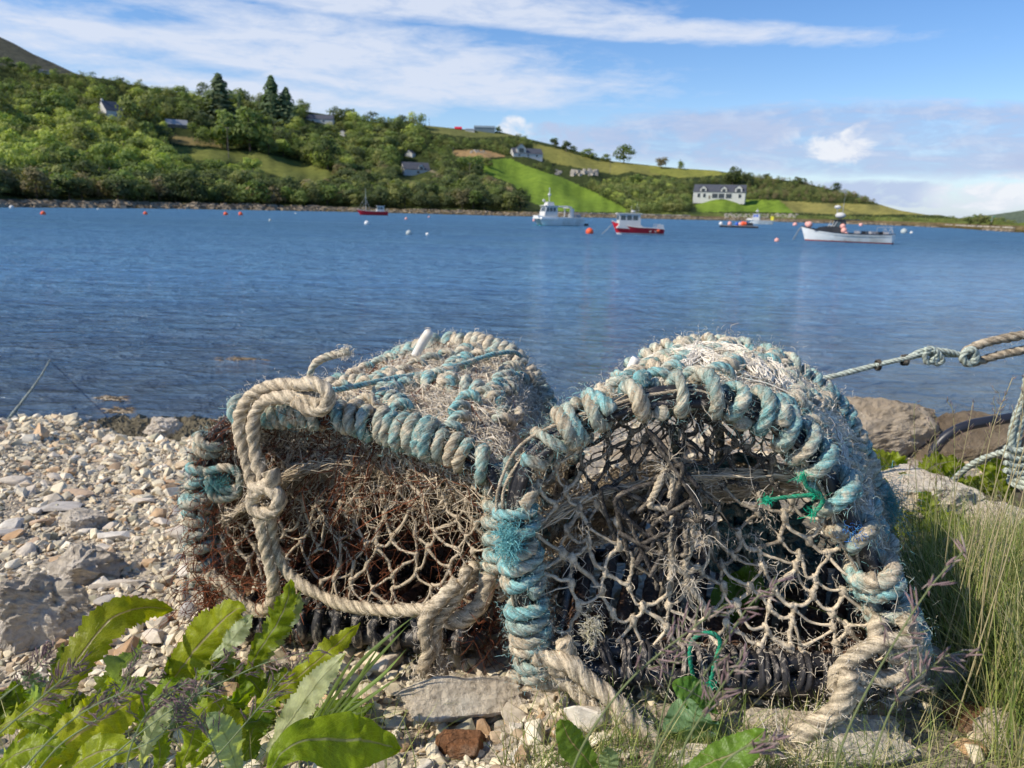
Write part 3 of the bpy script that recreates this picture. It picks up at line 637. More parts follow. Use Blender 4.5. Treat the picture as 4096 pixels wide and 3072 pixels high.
# green marker on the spit
p_, d = drop(3966, 890); mk = empty('navigation_marker', p_, 0, 'small green navigation marker at the tip of the spit', 'marker'); k = d/F
m_green = simple('green_paint', (0.08, .35, .2), .5, .3, .1)
MB().tube([(0, 0, -.5), (0, 0, 22*k)], .12, 8).build('post', m_metal, mk); MB().add([(-.7, 0, 5*k), (.9, 0, 5*k), (.75, 0, 22*k), (-.1, .3, 12*k)], np.array([[0, 1, 2], [0, 2, 3], [1, 3, 2], [0, 3, 1]])).build('topmark', m_green, mk)
# ------------------------------------------------------------------ boats and buoys
m_black = simple('black_paint', (0.022, 0.024, 0.03), .5, .3, .25, 2); m_hullw = simple('white_hull', (0.72, 0.74, 0.72), .4, .4, .07, 1.2, dirt=(.5, .5, .46)); m_grn = simple('teal_antifoul', (0.03, .22, .25), .6, .2)
m_antif = simple('red_antifoul', (0.3, 0.03, 0.02), .6, .2); m_deck = simple('grey_deck', (.3, .3, .29), .7, .2, .2, 2); m_pink = simple('faded_pink_buoy', (.80, .40, .33), .5, .3, .12, 3); m_bw = simple('white_buoy', (.75, .75, .7), .5, .3, .1, 3)
m_gb = simple('grey_buoy', (.42, .47, .45), .5, .3, .1, 3); m_glassb = simple('cabin_glass', (0.03, 0.05, 0.06), .08, .7, .1); m_ropeg = simple('pale_rope_paint', (.45, .45, .42), .9, .1); m_blue = simple('blue_plastic', (.04, .12, .5), .5, .3)
m_yel = simple('yellow_plastic', (.7, .62, .05), .5, .3)
def hull(L, B, fb_bow, fb_mid, fb_st, draft=.5, stern=.8, parts=('hull', 'boot'), rake=.12, n=26):
    """loft: bow at -x; returns functions and MBs (topside, bottom, deck, rail)"""
    ts = np.linspace(0, 1, n)
    bw = B/2*np.minimum(1, np.sin(np.clip(ts/0.62, 0, 1)*math.pi/2)**0.75)*(1-(1-stern)*np.clip((ts-.6)/.4, 0, 1)**2)
    bw[0] = .02
    sh = np.where(ts < .6, fb_mid+(fb_bow-fb_mid)*(1-ts/.6)**2, fb_mid+(fb_st-fb_mid)*((ts-.6)/.4)**2)
    def sec(f, t_, b_, s_, wl=.1):
        # f: 0 keel .. 1 sheer
        xx = L*(t_-.5); zb = -draft*(1-.6*(1-t_)**3)
        zz = zb+(s_-zb)*f; q = f**0.45 if True else f
        yb = b_*(0.0+q*(0.86+.14*f)); fl = rake*L*(1-t_)**6*(1-f)*1.1
        return xx+fl, yb, zz
    prof = np.linspace(0, 1, 13)
    G = np.array([[sec(f, ts[i], bw[i], sh[i]) for f in prof] for i in range(n)])
    return ts, bw, sh, G
def loft(G, sgn=(1, -1)):
    mb = MB(); n, k = G.shape[:2]
    for s in sgn:
        V = G.reshape(-1, 3)*np.array([1, s, 1]); i = np.arange(n-1)[:, None]; j = np.arange(k-1)[None]
        Fq = np.stack([i*k+j, (i+1)*k+j, (i+1)*k+j+1, i*k+j+1], -1).reshape(-1, 4)
        mb.add(V, Fq if s > 0 else Fq[:, ::-1])
    return mb
def split_hull(o, L, B, bow, mid, st, wl, mat_top, mat_low, low_name='boot_stripe', deckz=.15, rail=m_white, **kw):
    ts, bw, sh, G = hull(L, B, bow, mid, st, **kw)
    # cut at height wl
    top = G.copy(); lowG = G.copy()
    for i in range(G.shape[0]):
        z = G[i, :, 2]
        zt = np.linspace(wl, z[-1], 13); zl = np.linspace(z[0], wl, 13)
        for arr, zz in ((top, zt), (lowG, zl)):
            arr[i, :, 0] = np.interp(zz, z, G[i, :, 0]); arr[i, :, 1] = np.interp(zz, z, G[i, :, 1]); arr[i, :, 2] = zz
    def tr(Gx, mb):
        e = Gx[-1]; V = np.concatenate([e, e*np.array([1, -1, 1])]); k = len(e)
        mb.add(V, np.array([[j, j+k, j+k+1, j+1] for j in range(k-1)])); return mb
    tr(top, loft(top)).build('hull', mat_top, o, True); tr(lowG, loft(lowG)).build(low_name, mat_low, o, True)
    d = MB(); n = len(ts); V = []
    for i in range(n): V += [(top[i, -1, 0], max(.0, bw[i]-.04), sh[i]-deckz), (top[i, -1, 0], -max(.0, bw[i]-.04), sh[i]-deckz)]
    d.add(V, np.array([[2*i, 2*i+1, 2*i+3, 2*i+2] for i in range(n-1)])); d.build('deck', m_deck, o)
    r = MB()
    for s in (1, -1): r.tube(np.c_[top[:, -1, 0], top[:, -1, 1]*s, sh+.02], .045, 6)
    r.build('gunwale', rail, o)
    return ts, bw, sh, top
def boat(name, x0, x1, ywl, yaw, label, cat='boat', scale=1.0):
    pa = at_z((x0+x1)/2, ywl, 0); d = math.hypot(pa[0], pa[1]); L = (x1-x0)*d/F*scale
    o = empty(name, (pa[0], pa[1], 0), -math.atan2(pa[0], pa[1])+yaw, label, cat); return o, L, d/F
def cabin(o, x0, x1, w, z0, z1, mat=m_white, rake=.25, roof=None, wins=4, name='cabin', glass=m_glassb, topw=.9):
    """cabin with raked front at x0"""
    h = z1-z0; P = []
    for s in (-1, 1): P += [(x0, s*w/2, z0), (x1, s*w/2, z0), (x1-.05*h, s*w/2*topw, z1), (x0+rake*h, s*w/2*topw, z1)]
    c = MB().add(P, np.array([[0, 1, 2, 3], [7, 6, 5, 4], [0, 3, 7, 4], [1, 5, 6, 2], [3, 2, 6, 7], [0, 4, 5, 1]])).build(name, mat, o)
    if roof is not None: MB().box(((x0+x1+rake*h)/2, 0, z1+.05), (x1-x0-rake*h*.5+.35, w*topw+.25, .1)).build('roof', roof, c)
    zw0, zw1 = z0+h*.52, z0+h*.88
    def X(z): return x0+rake*(z-z0)
    def Wd(z): return w/2*(1-(1-topw)*(z-z0)/h)
    L = (x1-.1*h)-X(zw0)-.25; n = wins; k = 0
    for s in (-1, 1):
        for i in range(n):
            a0 = X(zw0)+.18+L*i/n; a1 = a0+L/n*.78; e = rake*(zw1-zw0)*(1 if i == 0 else .0)
            V = [(a0, s*(Wd(zw0)+.015), zw0), (a1, s*(Wd(zw0)+.015), zw0), (a1, s*(Wd(zw1)+.015), zw1), (a0+e, s*(Wd(zw1)+.015), zw1)]
            MB().add(V, np.array([[0, 1, 2, 3]])).build('window', glass, c)
    for i in range(3):
        y0 = -w/2*.8+w*.8*i/3+.02; y1 = y0+w*.8/3*.86
        MB().add([(X(zw0)-.02, y0, zw0), (X(zw0)-.02, y1, zw0), (X(zw1)-.02, y1*topw, zw1), (X(zw1)-.02, y0*topw, zw1)], np.array([[0, 1, 2, 3]])).build('window', glass, c)
    return c
# 1 red boat with mast, far left
o, L, k = boat('fishing_boat', 1430, 1548, 861, R(8), 'small red fishing boat with tall rigged mast forward and white cabin aft', 'fishing boat')
split_hull(o, L, L*.3, 1.5, 1.05, 1.15, .12, m_red, m_antif)
cabin(o, L*.12, L*.38, L*.2, .8, 2.5, roof=m_white, wins=2)
mm = MB(); mm.tube([(-L*.2, 0, .5), (-L*.2, 0, 98*k)], [.07, .03], 6); mm.build('mast', m_white, o)
rg = MB(); rg.tube([(-L*.48, 0, 1.0), (-L*.2, 0, 70*k)], .02, 4); rg.tube([(-L*.05, 0, .9), (-L*.2, 0, 70*k)], .03, 4); rg.tube([(-L*.02, .5, .8), (-L*.2, 0, 60*k)], .02, 4); rg.tube([(-L*.38, .1, .9), (-L*.2, 0, 52*k)], .03, 4); rg.build('rigging', m_ropeg, o)
MB().ball((L*.46, -.3, 1.0), .3).build('fender', m_orange, o, True)
MB().box((-L*.35, 0, 1.15), (.9, .5, .5)).build('winch', m_metal, o)
# 2 white catamaran
o, L, k = boat('catamaran', 2142, 2318, 903, R(26), 'white catamaran fishing boat with flybridge cabin and stern gantry', 'catamaran', 1.12)
B = L*.42
for s in (1, -1):
    ts, bw, sh, G = hull(L, B*.42, 1.75, 1.35, 1.3, draft=.4, stern=.95); G[:, :, 1] *= 1
    hb = MB(); n_, k_ = G.shape[:2]
    for q in (1, -1):
        V = G.reshape(-1, 3)*np.array([1, q, 1])+np.array([0, s*B*.29, 0]); i = np.arange(n_-1)[:, None]; j = np.arange(k_-1)[None]; Fq = np.stack([i*k_+j, (i+1)*k_+j, (i+1)*k_+j+1, i*k_+j+1], -1).reshape(-1, 4)
        hb.add(V, Fq if q > 0 else Fq[:, ::-1])
    e = G[-1]; V = np.concatenate([e, e*np.array([1, -1, 1])])+np.array([0, s*B*.29, 0]); hb.add(V, np.array([[j, j+k_, j+k_+1, j+1] for j in range(k_-1)]))
    hb.build('hull', m_hullw, o, True)
    MB().box((L*-.02, s*B*.29, .02), (L*.86, B*.30, .12), taper=.98).build('boot_stripe', m_grn, o)
MB().box((L*.02, 0, 1.28), (L*.93, B*.96, .35), taper=.97).build('bridge_deck', m_hullw, o)
MB().box((-L*.44, 0, 1.4), (L*.08, B*.7, .5), taper=.8).build('bow_platform', m_hullw, o)
cabin(o, -L*.36, -L*.06, B*.62, 1.4, 3.3, roof=m_white, wins=3)
MB().box((-L*.2, 0, 3.6), (L*.16, B*.45, .75), taper=.8).build('flybridge', m_white, o)
MB().tube([(-L*.2, 0, 3.7), (-L*.2, 0, 6.4)], .07, 6).build('mast', m_white, o); MB().ball((-L*.2, 0, 5.2), .28).build('radar_dome', m_white, o, True); MB().ball((-L*.29, .5, 4.2), .24).build('lamp', m_white, o, True)
ga = MB()
for s in (1, -1): ga.tube(spline([(L*.22, s*B*.36, 1.4), (L*.22, s*B*.36, 2.9), (L*.16, s*B*.33, 3.25), (-L*.05, s*B*.3, 3.25)], 16), .12, 8)
ga.box((L*.2, 0, 3.15), (.5, B*.7, .25)); ga.box((L*.23, -B*.36, 2.1), (.75, .15, 1.7)); ga.build('gantry', m_white, o)
MB().box((L*.36, 0, 1.75), (L*.16, B*.6, .55)).build('fish_boxes', m_deck, o); 
for i in range(5): MB().tube([(L*(.3+.045*i), -B*.44, 1.4), (L*(.3+.045*i), -B*.44, 2.2)], .04, 5).build('rail_post', m_metal, o)
# dinghy behind it
o, L, k = boat('dinghy', 2300, 2352, 903, R(5), 'small dark dinghy floating at the stern of the white catamaran', 'dinghy')
split_hull(o, L, L*.36, .5, .32, .34, .05, m_black, m_black, rail=m_black, deckz=.1, draft=.2)
MB().box((L*.15, 0, .32), (.25, L*.3, .05)).build('thwart', m_wood, o)
# 3 red and white boat
o, L, k = boat('fishing_boat', 2447, 2645, 939, R(14), 'red hulled fishing boat with white forward wheelhouse and a rope to its mooring', 'fishing boat', 1.02)
ts, bw, sh, top = split_hull(o, L, L*.34, 1.55, .85, .72, .2, m_red, m_hullw, deckz=.12, stern=.9)
cabin(o, -L*.37, L*.04, L*.24, .95, 2.4, roof=m_white, wins=3, rake=-.05, topw=.94)
MB().prism([(-L*.42, .75), (L*.16, .62), (L*.05, 1.15), (-L*.36, 1.25)], -L*.12, L*.12).build('coaming', m_white, o)
MB().tube([(-L*.06, 0, 2.3), (-L*.06, 0, 2.85)], .04, 6).build('mast', m_white, o); MB().ball((-L*.1, 0, 2.72), .2, sx=(1, 1, .75)).build('radar_dome', m_white, o, True)
for x, h in ((-.02, 3.7), (.02, 3.3), (-.12, 3.4)): MB().tube([(L*x, .2, 2.3), (L*x, .2, h)], .012, 4).build('aerial', m_white, o)
rl = MB()
for x in (.36, .40, .44, .48): rl.tube([(L*x, -L*.13, .6), (L*x, -L*.13, 1.15)], .02, 4); rl.tube([(L*x, L*.13, .6), (L*x, L*.13, 1.3)], .02, 4)
for z in (.9, 1.15): rl.tube([(L*.36, -L*.13, z), (L*.48, -L*.13, z), (L*.48, L*.13, z+.1), (L*.36, L*.13, z+.1)], .02, 4)
rl.build('stern_rail', m_white, o)
rl = MB(); rl.tube(spline([(-L*.3, -L*.12, 1.15), (-L*.46, -.12, 1.5), (-L*.5, 0, 1.55), (-L*.46, .12, 1.5), (-L*.3, L*.12, 1.15)], 14), .018, 4); rl.build('bow_rail', m_metal, o)
MB().ball((L*.38, -L*.14, .55), .24).build('fender', m_orange, o, True)
for x in (.2, .3): MB().tube(spline([(L*x, -L*.165, .6), (L*(x+.02), -L*.17, .28), (L*(x+.04), -L*.165, .6)], 8), .03, 5).build('tyre_fender', m_metal, o)
MB().tube(spline([(-L*.49, 0, 1.15), (-L*.56, .3, .6), (-L*.66, .6, -.05)], 10), .03, 5).build('mooring_rope', m_ropeg, o)
# 4 raft and the white boat behind it
o, L, k = boat('white_boat', 2990, 3085, 897, R(-8), 'white motor boat with blue cabin windows and yellow stern box near the far shore', 'boat')
split_hull(o, L, L*.3, 1.7, 1.1, 1.1, .15, m_hullw, m_hullw, stern=.95)
cabin(o, -L*.3, L*.0, L*.24, 1.2, 3.1, roof=m_white, wins=2, glass=m_blue)
MB().box((-L*.38, 0, 1.5), (L*.2, L*.2, .6), taper=.7).build('foredeck', m_white, o)
MB().tube([(-L*.12, 0, 3.1), (-L*.12, 0, 4.8)], .06, 5).build('mast', m_white, o); MB().ball((-L*.12, 0, 4.0), .35, sx=(1.5, 1, .7)).build('radar_dome', m_white, o, True)
MB().box((L*.46, 0, 1.9), (.9, .6, 1.2)).build('stern_box', m_yel, o)
o, L, k = boat('work_raft', 2885, 3025, 911, R(3), 'low dark work raft heaped with orange and pink floats and blue gear', 'raft')
MB().box((0, 0, .15), (L, L*.24, .42), taper=.98).build('pontoon', m_black, o); MB().box((0, 0, .42), (L*.97, L*.22, .1)).build('deck', m_deck, o)
for x, r, m in ((-.47, .42, m_bw), (-.24, .48, m_pink), (.03, .42, m_pink), (.1, .55, m_orange), (.16, .5, m_orange), (-.06, .4, m_blue)): MB().ball((L*x, -.1, .45+r*.7), r).build('float', m, o, True)
MB().box((L*.25, 0, .8), (L*.22, L*.15, .6), taper=.8).build('net_heap', m_black, o)
# 5 big open boat with black wheelhouse
o, L, k = boat('work_boat', 3222, 3535, 968, R(-12), 'long white open work boat with black wheelhouse and faded orange floats', 'work boat', 1.0)
ts, bw, sh, top = split_hull(o, L, L*.26, 1.55, .92, .98, .12, m_hullw, m_antif, deckz=.2, stern=.85, rail=m_black, rake=.06)
cabin(o, -L*.19, -L*.02, L*.16, .9, 2.32, mat=m_black, roof=m_black, wins=2, rake=.45, glass=m_glassb)
MB().prism([(-L*.33, 1.15), (-L*.14, .95), (-L*.14, 1.75), (-L*.28, 1.55)], -L*.08, L*.08).build('cuddy', m_black, o)
MB().box((L*.02, 0, 2.42), (L*.2, L*.17, .1)).build('canopy', m_black, o)
wf = MB()
for s in (-1, 1):
    for x in (-.185, -.15, -.12): wf.tube([(L*x, s*L*.082, 1.6), (L*x+.3, s*L*.074, 2.25)], .035, 4)
wf.tube([(-L*.185, -L*.083, 1.75), (-L*.12, -L*.083, 1.75)], .035, 4); wf.build('window_frame', m_white, o)
MB().ball((-L*.08, 0, 2.85), .42, sx=(1.35, 1, .8)).build('life_raft_canister', m_white, o, True)
MB().ball((-L*.12, 0, 3.75), .26, sx=(1.4, 1, .8)).build('radar_dome', m_white, o, True); MB().tube([(-L*.06, 0, 2.5), (-L*.06, 0, 4.0)], .03, 5).tube([(-L*.12, 0, 2.8), (-L*.12, 0, 3.7)], .03, 5).tube([(-L*.06, 0, 4.0), (-L*.05, 0, 5.6)], .015, 4).build('mast', m_metal, o)
MB().ball((-L*.41, -.15, 1.75), .38).ball((-L*.44, .25, 1.8), .3).build('float', m_pink, o, True)
MB().ball((-L*.0, -L*.1, 1.25), .33).ball((-L*.02, -L*.09, 1.7), .3).ball((.2, -L*.1, .95), .24).build('float', m_pink, o, True)
rl = MB()
for x in np.linspace(.05, .48, 8): rl.tube([(L*x, -L*.108, .9), (L*x, -L*.108, 1.25)], .02, 4)
rl.tube([(L*.34, -L*.1, 1.7), (L*.49, -L*.09, 1.75), (L*.49, L*.09, 1.75), (L*.34, L*.1, 1.7)], .025, 4)
for x in (.34, .49): rl.tube([(L*x, -L*.095, .95), (L*x, -L*.095, 1.72)], .025, 4)
rl.build('rail', m_metal, o)
for x, m in ((.12, m_metal), (.2, m_black), (.28, m_metal), (.36, m_black), (.42, m_metal)): MB().box((L*x, -.2, 1.05), (.55, .6, .4), rnd.random()).build('fish_box', m, o)
for x in (.38, .44): MB().tube(spline([(L*x, -.3, .95), (L*x+.3, -.3, 1.6), (L*x+.6, -.3, 1.0)], 8), .035, 5).build('pot_hauler', m_metal, o)
MB().tube(spline([(-L*.5, 0, 1.5), (-L*.53, .2, 1.2), (-L*.57, .4, .5), (-L*.6, .5, -.1)], 10), .035, 5).tube(spline([(-L*.5, 0, 1.5), (-L*.54, .35, .9), (-L*.585, .6, -.1)], 10), .03, 5).build('mooring_rope', m_ropeg, o)
# buoys: px, py(centre), radius px, material, label
BU = [(47, 829, 7, m_bw, 'white mooring buoy nearest the left edge of the water'), (173, 853, 8, m_orange, 'red mooring buoy with pale top near the left edge of the water'), (393, 836, 4, m_bw, 'tiny pale buoy near the left shore rocks'),
      (582, 853, 7, m_orange, 'single red mooring buoy off the left shore rocks'), (903, 855, 8, m_orange, 'left one of the close pair of red mooring buoys'), (963, 855, 8, m_orange, 'right one of the close pair of red mooring buoys'),
      (1081, 881, 6, m_gb, 'small grey green buoy right of the red pair'), (1468, 891, 10, m_bw, 'white buoy just below the red boat with the mast'), (1625, 874, 6, m_pink, 'small pink buoy right of the red boat with the mast'), (1716, 867, 4, m_pink, 'tiny pink buoy farther off near the middle shore'),
      (1636, 930, 12, m_gb, 'large grey white buoy in open water'), (1710, 936, 7, m_bw, 'small white buoy right of the large grey white one'), (2358, 924, 15, m_orange, 'big bright orange buoy between the catamaran and the red hulled boat'), (2136, 881, 6, m_pink, 'pink buoy at the bow of the catamaran'),
      (3107, 960, 9, m_pink, 'faded pink buoy left of the long white work boat'), (3180, 897, 8, m_pink, 'faded orange buoy beyond the bow of the long white work boat'), (3443, 899, 7, m_pink, 'pink buoy beyond the stern of the long white work boat'),
      (3615, 925, 11, m_gb, 'grey buoy right of the long white work boat'), (3645, 930, 5, m_bw, 'small white buoy beside the grey one on the right'), (4034, 922, 5, m_bw, 'tiny white buoy off the tip of the spit'), (1182, 853, 3, m_bw, 'tiny white buoy near the middle of the left shore')]
for px, py, r, m, lb in BU:
    p_ = at_z(px, py+r*.7, 0); d = np.linalg.norm(p_-CP); rr = r*d/F
    o = empty('buoy', (p_[0], p_[1], 0), 0, lb, 'buoy'); MB().ball((0, 0, rr*.45), rr, seg=20).build('float', m, o, True); MB().tube([(0, 0, rr*1.35), (0, 0, rr*1.6)], rr*.16, 8).build('eye', m_metal, o)
# ------------------------------------------------------------------ near shore: ground, gravel, stones
def gz(x, y):
    x = np.asarray(x, float); y = np.asarray(y, float)
    crest = 1.585+0.045*np.clip(x+2.3, 0, 3); yc = 3.15+0.12*np.sin(x*2.1)+0.05*np.sin(x*5.3)
    z = 1.962 + 0.165*np.clip(x-0.12, -1.1, 0) + 0.02*np.clip(.95-y, 0, .6) - 0.045*np.exp(-((x+.03)/.12)**2-((y-.95)/.2)**2)
    tt = np.clip((y-0.95)/(yc-0.95), 0, 1); z = z*(1-tt)+crest*tt
    z = z - 0.075*np.exp(-((x+1.62)/.33)**4)*np.clip((y-2.3)/.8, 0, 1)
    z = z - 0.75*np.clip(y-yc, 0, 20)
    z = z + 0.018*np.sin(x*3.1+1)*np.sin(y*2.7) + 0.012*np.sin(x*7.3)*np.sin(y*6.1+2)
    # ground climbs a little on the right (grass bank)
    z = z + 0.02*np.clip(x-0.55, 0, 2)*np.clip(2.6-y, 0, 1)
    return np.maximum(z, -1.2)
def ground_at(px, py):
    d = ray(px, py); t_ = np.linspace(.3, 6, 1200); P = CP+d*t_[:, None]; k = np.argmax(P[:, 2] < gz(P[:, 0], P[:, 1])); return P[k]
m_ground, t, b = material('shore_ground', None, 0.95, 0.08)
n1 = t.noise(t.pos(), 6, 8, 0.7); n2 = t.noise(t.pos(), 60, 6, 0.7); v = t.vor(t.pos(), 70)
c = t.ramp(n1, [(0.3, (0.30, 0.235, 0.16)), (0.5, (0.46, 0.385, 0.28)), (0.7, (0.58, 0.50, 0.385))]); c = t.mix(t.rng(n2, .4, .7, 0, .6), c, (0.44, .40, .34))
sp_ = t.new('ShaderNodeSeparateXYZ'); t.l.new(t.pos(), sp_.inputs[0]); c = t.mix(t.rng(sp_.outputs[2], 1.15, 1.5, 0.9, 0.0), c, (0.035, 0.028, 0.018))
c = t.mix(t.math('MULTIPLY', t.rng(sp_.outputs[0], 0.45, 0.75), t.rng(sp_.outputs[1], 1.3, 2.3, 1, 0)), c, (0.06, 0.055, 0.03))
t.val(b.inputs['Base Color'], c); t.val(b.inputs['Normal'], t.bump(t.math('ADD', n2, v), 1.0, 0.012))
gx = np.linspace(-5.5, 4.5, 420); gy = np.concatenate([np.linspace(-0.6, 4.2, 340), np.linspace(4.3, 9, 30)])
GX, GY = np.meshgrid(gx, gy, indexing='ij'); gP = np.c_[GX.ravel(), GY.ravel(), gz(GX.ravel(), GY.ravel())]
gP[:, 2] += rng.normal(0, .002, len(gP)); n, k = len(gx), len(gy); i = np.arange(n-1)[:, None]; j = np.arange(k-1)[None]
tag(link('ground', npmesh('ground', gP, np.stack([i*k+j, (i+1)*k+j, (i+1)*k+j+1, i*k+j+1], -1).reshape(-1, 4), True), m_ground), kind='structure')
# rock templates: convex hulls with chipped facets
def rock_template(seed, n=16, sub=0, flat=.65, rough=0.0):
    g = random.Random(seed); bm = bmesh.new()
    for _ in range(n):
        v = Vector((g.gauss(0, 1), g.gauss(0, 1), g.gauss(0, 1))).normalized()*g.uniform(.75, 1.05); bm.verts.new((v.x*g.uniform(.95, 1.1), v.y*.8, v.z*flat))
    r_ = bmesh.ops.convex_hull(bm, input=bm.verts); bmesh.ops.delete(bm, geom=[x for x in r_.get('geom_interior', []) if isinstance(x, bmesh.types.BMVert)], context='VERTS')
    for v in [v for v in bm.verts if not v.link_faces]: bm.verts.remove(v)
    bmesh.ops.bevel(bm, geom=bm.edges[:], offset=.075, segments=1, profile=.5, affect='EDGES', clamp_overlap=True)
    bmesh.ops.triangulate(bm, faces=bm.faces[:])
    for _ in range(sub):
        bmesh.ops.subdivide_edges(bm, edges=bm.edges[:], cuts=1, use_grid_fill=True); bmesh.ops.triangulate(bm, faces=bm.faces[:])
    bm.verts.ensure_lookup_table(); V = np.array([v.co for v in bm.verts]); Fc = np.array([[v.index for v in f.verts] for f in bm.faces]); bm.free()
    if rough:
        for q in range(len(V)):
            p = Vector(V[q]); nn = mn.fractal(p*2.2+Vector((seed, 0, 0)), 1.0, 2.1, 4)+.5*mn.fractal(p*7+Vector((0, seed, 0)), 1.0, 2.1, 4); V[q] *= 1+rough*nn
    return V, Fc
RT = [rock_template(s, 11+s % 6, 0, .45+.05*(s % 7)) for s in range(14)]
m_stones, t, b = material('beach_stone', None, 0.85, 0.15)
nn = t.noise(t.pos(), 45, 6, .7); n3 = t.noise(t.pos(), 260, 4, .7); vein = t.noise(t.map(t.pos(), scale=(1, 1, 4)), 30, 4, .6, 1.0)
c = t.mix(1.0, t.attr(), t.ramp(nn, [(.3, (.68, .66, .63)), (.5, (1, 1, 1)), (.72, (1.2, 1.18, 1.12))]), 'MULTIPLY'); c = t.mix(t.rng(vein, .55, .66, 0, .35), c, (.42, .36, .29))
t.val(b.inputs['Base Color'], c); t.val(b.inputs['Normal'], t.bump(t.math('ADD', t.math('MULTIPLY', nn, .8), t.math('MULTIPLY', n3, .35)), .7, .004))
def stone_col(g):
    r = g.random()
    if r < .50: c = np.array([.62, .555, .43])
    elif r < .70: c = np.array([.74, .69, .60])
    elif r < .80: c = np.array([.52, .39, .27])
    elif r < .86: c = np.array([.44, .26, .14])
    elif r < .90: c = np.array([.42, .30, .20])
    elif r < .935: c = np.array([.12, .13, .145])
    elif r < .96: c = np.array([.27, .27, .2])
    else: c = np.array([.45, .40, .35])
    return (c*.68+np.array([.62, .56, .43])*.32)*g.uniform(.8, 1.12)*np.array([1.18, 1.14, 1.04])
def rot_rand(g, tilt=.5):
    return np.array((Matrix.Rotation(g.uniform(0, 6.28), 3, 'Z') @ Matrix.Rotation(g.gauss(0, tilt), 3, 'X') @ Matrix.Rotation(g.gauss(0, tilt), 3, 'Y')))
g = random.Random(5); gm = MB(); placed = 0
while placed < 34000:
    y = 0.5+3.0*g.random()**0.9; x = g.uniform(-.86*y-.3, .05*y+.12) if placed < 30000 else g.uniform(-.2, .95*y+.2)
    r = math.exp(g.gauss(math.log(.0057), .6)); r = min(max(r, .0035), .03)*(1+.12*y)
    if x > .6 and y < 2: 
        placed += 1
        if g.random() < .6: continue
    V, Fc = RT[g.randrange(14)]; Rm = rot_rand(g)*r
    p = np.array([x, y, float(gz(x, y))+r*.22])
    gm.add(V @ Rm.T+p, Fc, stone_col(g)*.95); placed += 1
    if placed % 3 == 0 and y > 2.7:      # a denser rim along the crest
        x2 = g.uniform(-3.2, .4); y2 = 3.15+.12*math.sin(x2*2.1)+g.uniform(-.35, .25); r2 = r*1.3; V, Fc = RT[g.randrange(14)]
        gm.add(V @ (rot_rand(g)*r2).T+np.array([x2, y2, float(gz(x2, y2))+r2*.3]), Fc, stone_col(g))
tag(gm.build('gravel', m_stones, None, False, True), 'pale angular gravel covering the shore bank', 'gravel', kind='stuff')
print('gravel verts', gm.n)
# medium stones as things of one kind
RTM = [rock_template(50+s, 12+s % 5, 1, .42+.06*(s % 6), .035) for s in range(10)]
TINT = {'pale beige': (.62, .54, .43), 'white': (.68, .62, .52), 'brown': (.48, .35, .24), 'orange brown': (.45, .29, .16), 'dark grey': (.19, .185, .18), 'grey': (.42, .39, .35)}
RMESH = {}
for cn, cc in TINT.items():
    for q, (V, Fc) in enumerate(RTM):
        RMESH[cn, q] = npmesh('stone', V, Fc, False, np.tile(np.array(cc), (len(V), 1))); RMESH[cn, q].materials.append(m_stones)
def add_stone(x, y, r, cn, label, group=None, q=None, tilt=.35, lift=.15, scale=(1, 1, 1), name='stone'):
    o = bpy.data.objects.new(name, RMESH[cn, g.randrange(10) if q is None else q]); COL.objects.link(o)
    o.location = (x, y, float(gz(x, y))+r*lift); o.scale = (r*scale[0], r*scale[1], r*scale[2]); o.rotation_euler = (g.gauss(0, tilt), g.gauss(0, tilt), g.uniform(0, 6.28))
    return tag(o, label, 'stone', group)
cnt = 0
while cnt < 230:
    y = .75+2.5*g.random()**.8; x = g.uniform(-.84*y-.1, -.02*y) if cnt < 195 else g.uniform(-.1, .6)
    if cnt >= 195: y = g.uniform(.62, 1.0)
    r = min(.06, math.exp(g.gauss(math.log(.026), .33)))
    cn = g.choices(list(TINT), [9, 4, 2.5, 1.6, 1.0, 2])[0]
    add_stone(x, y, r, cn, cn+' angular stone lying loose in the gravel of the bank', cn+' stones in the gravel'); cnt += 1
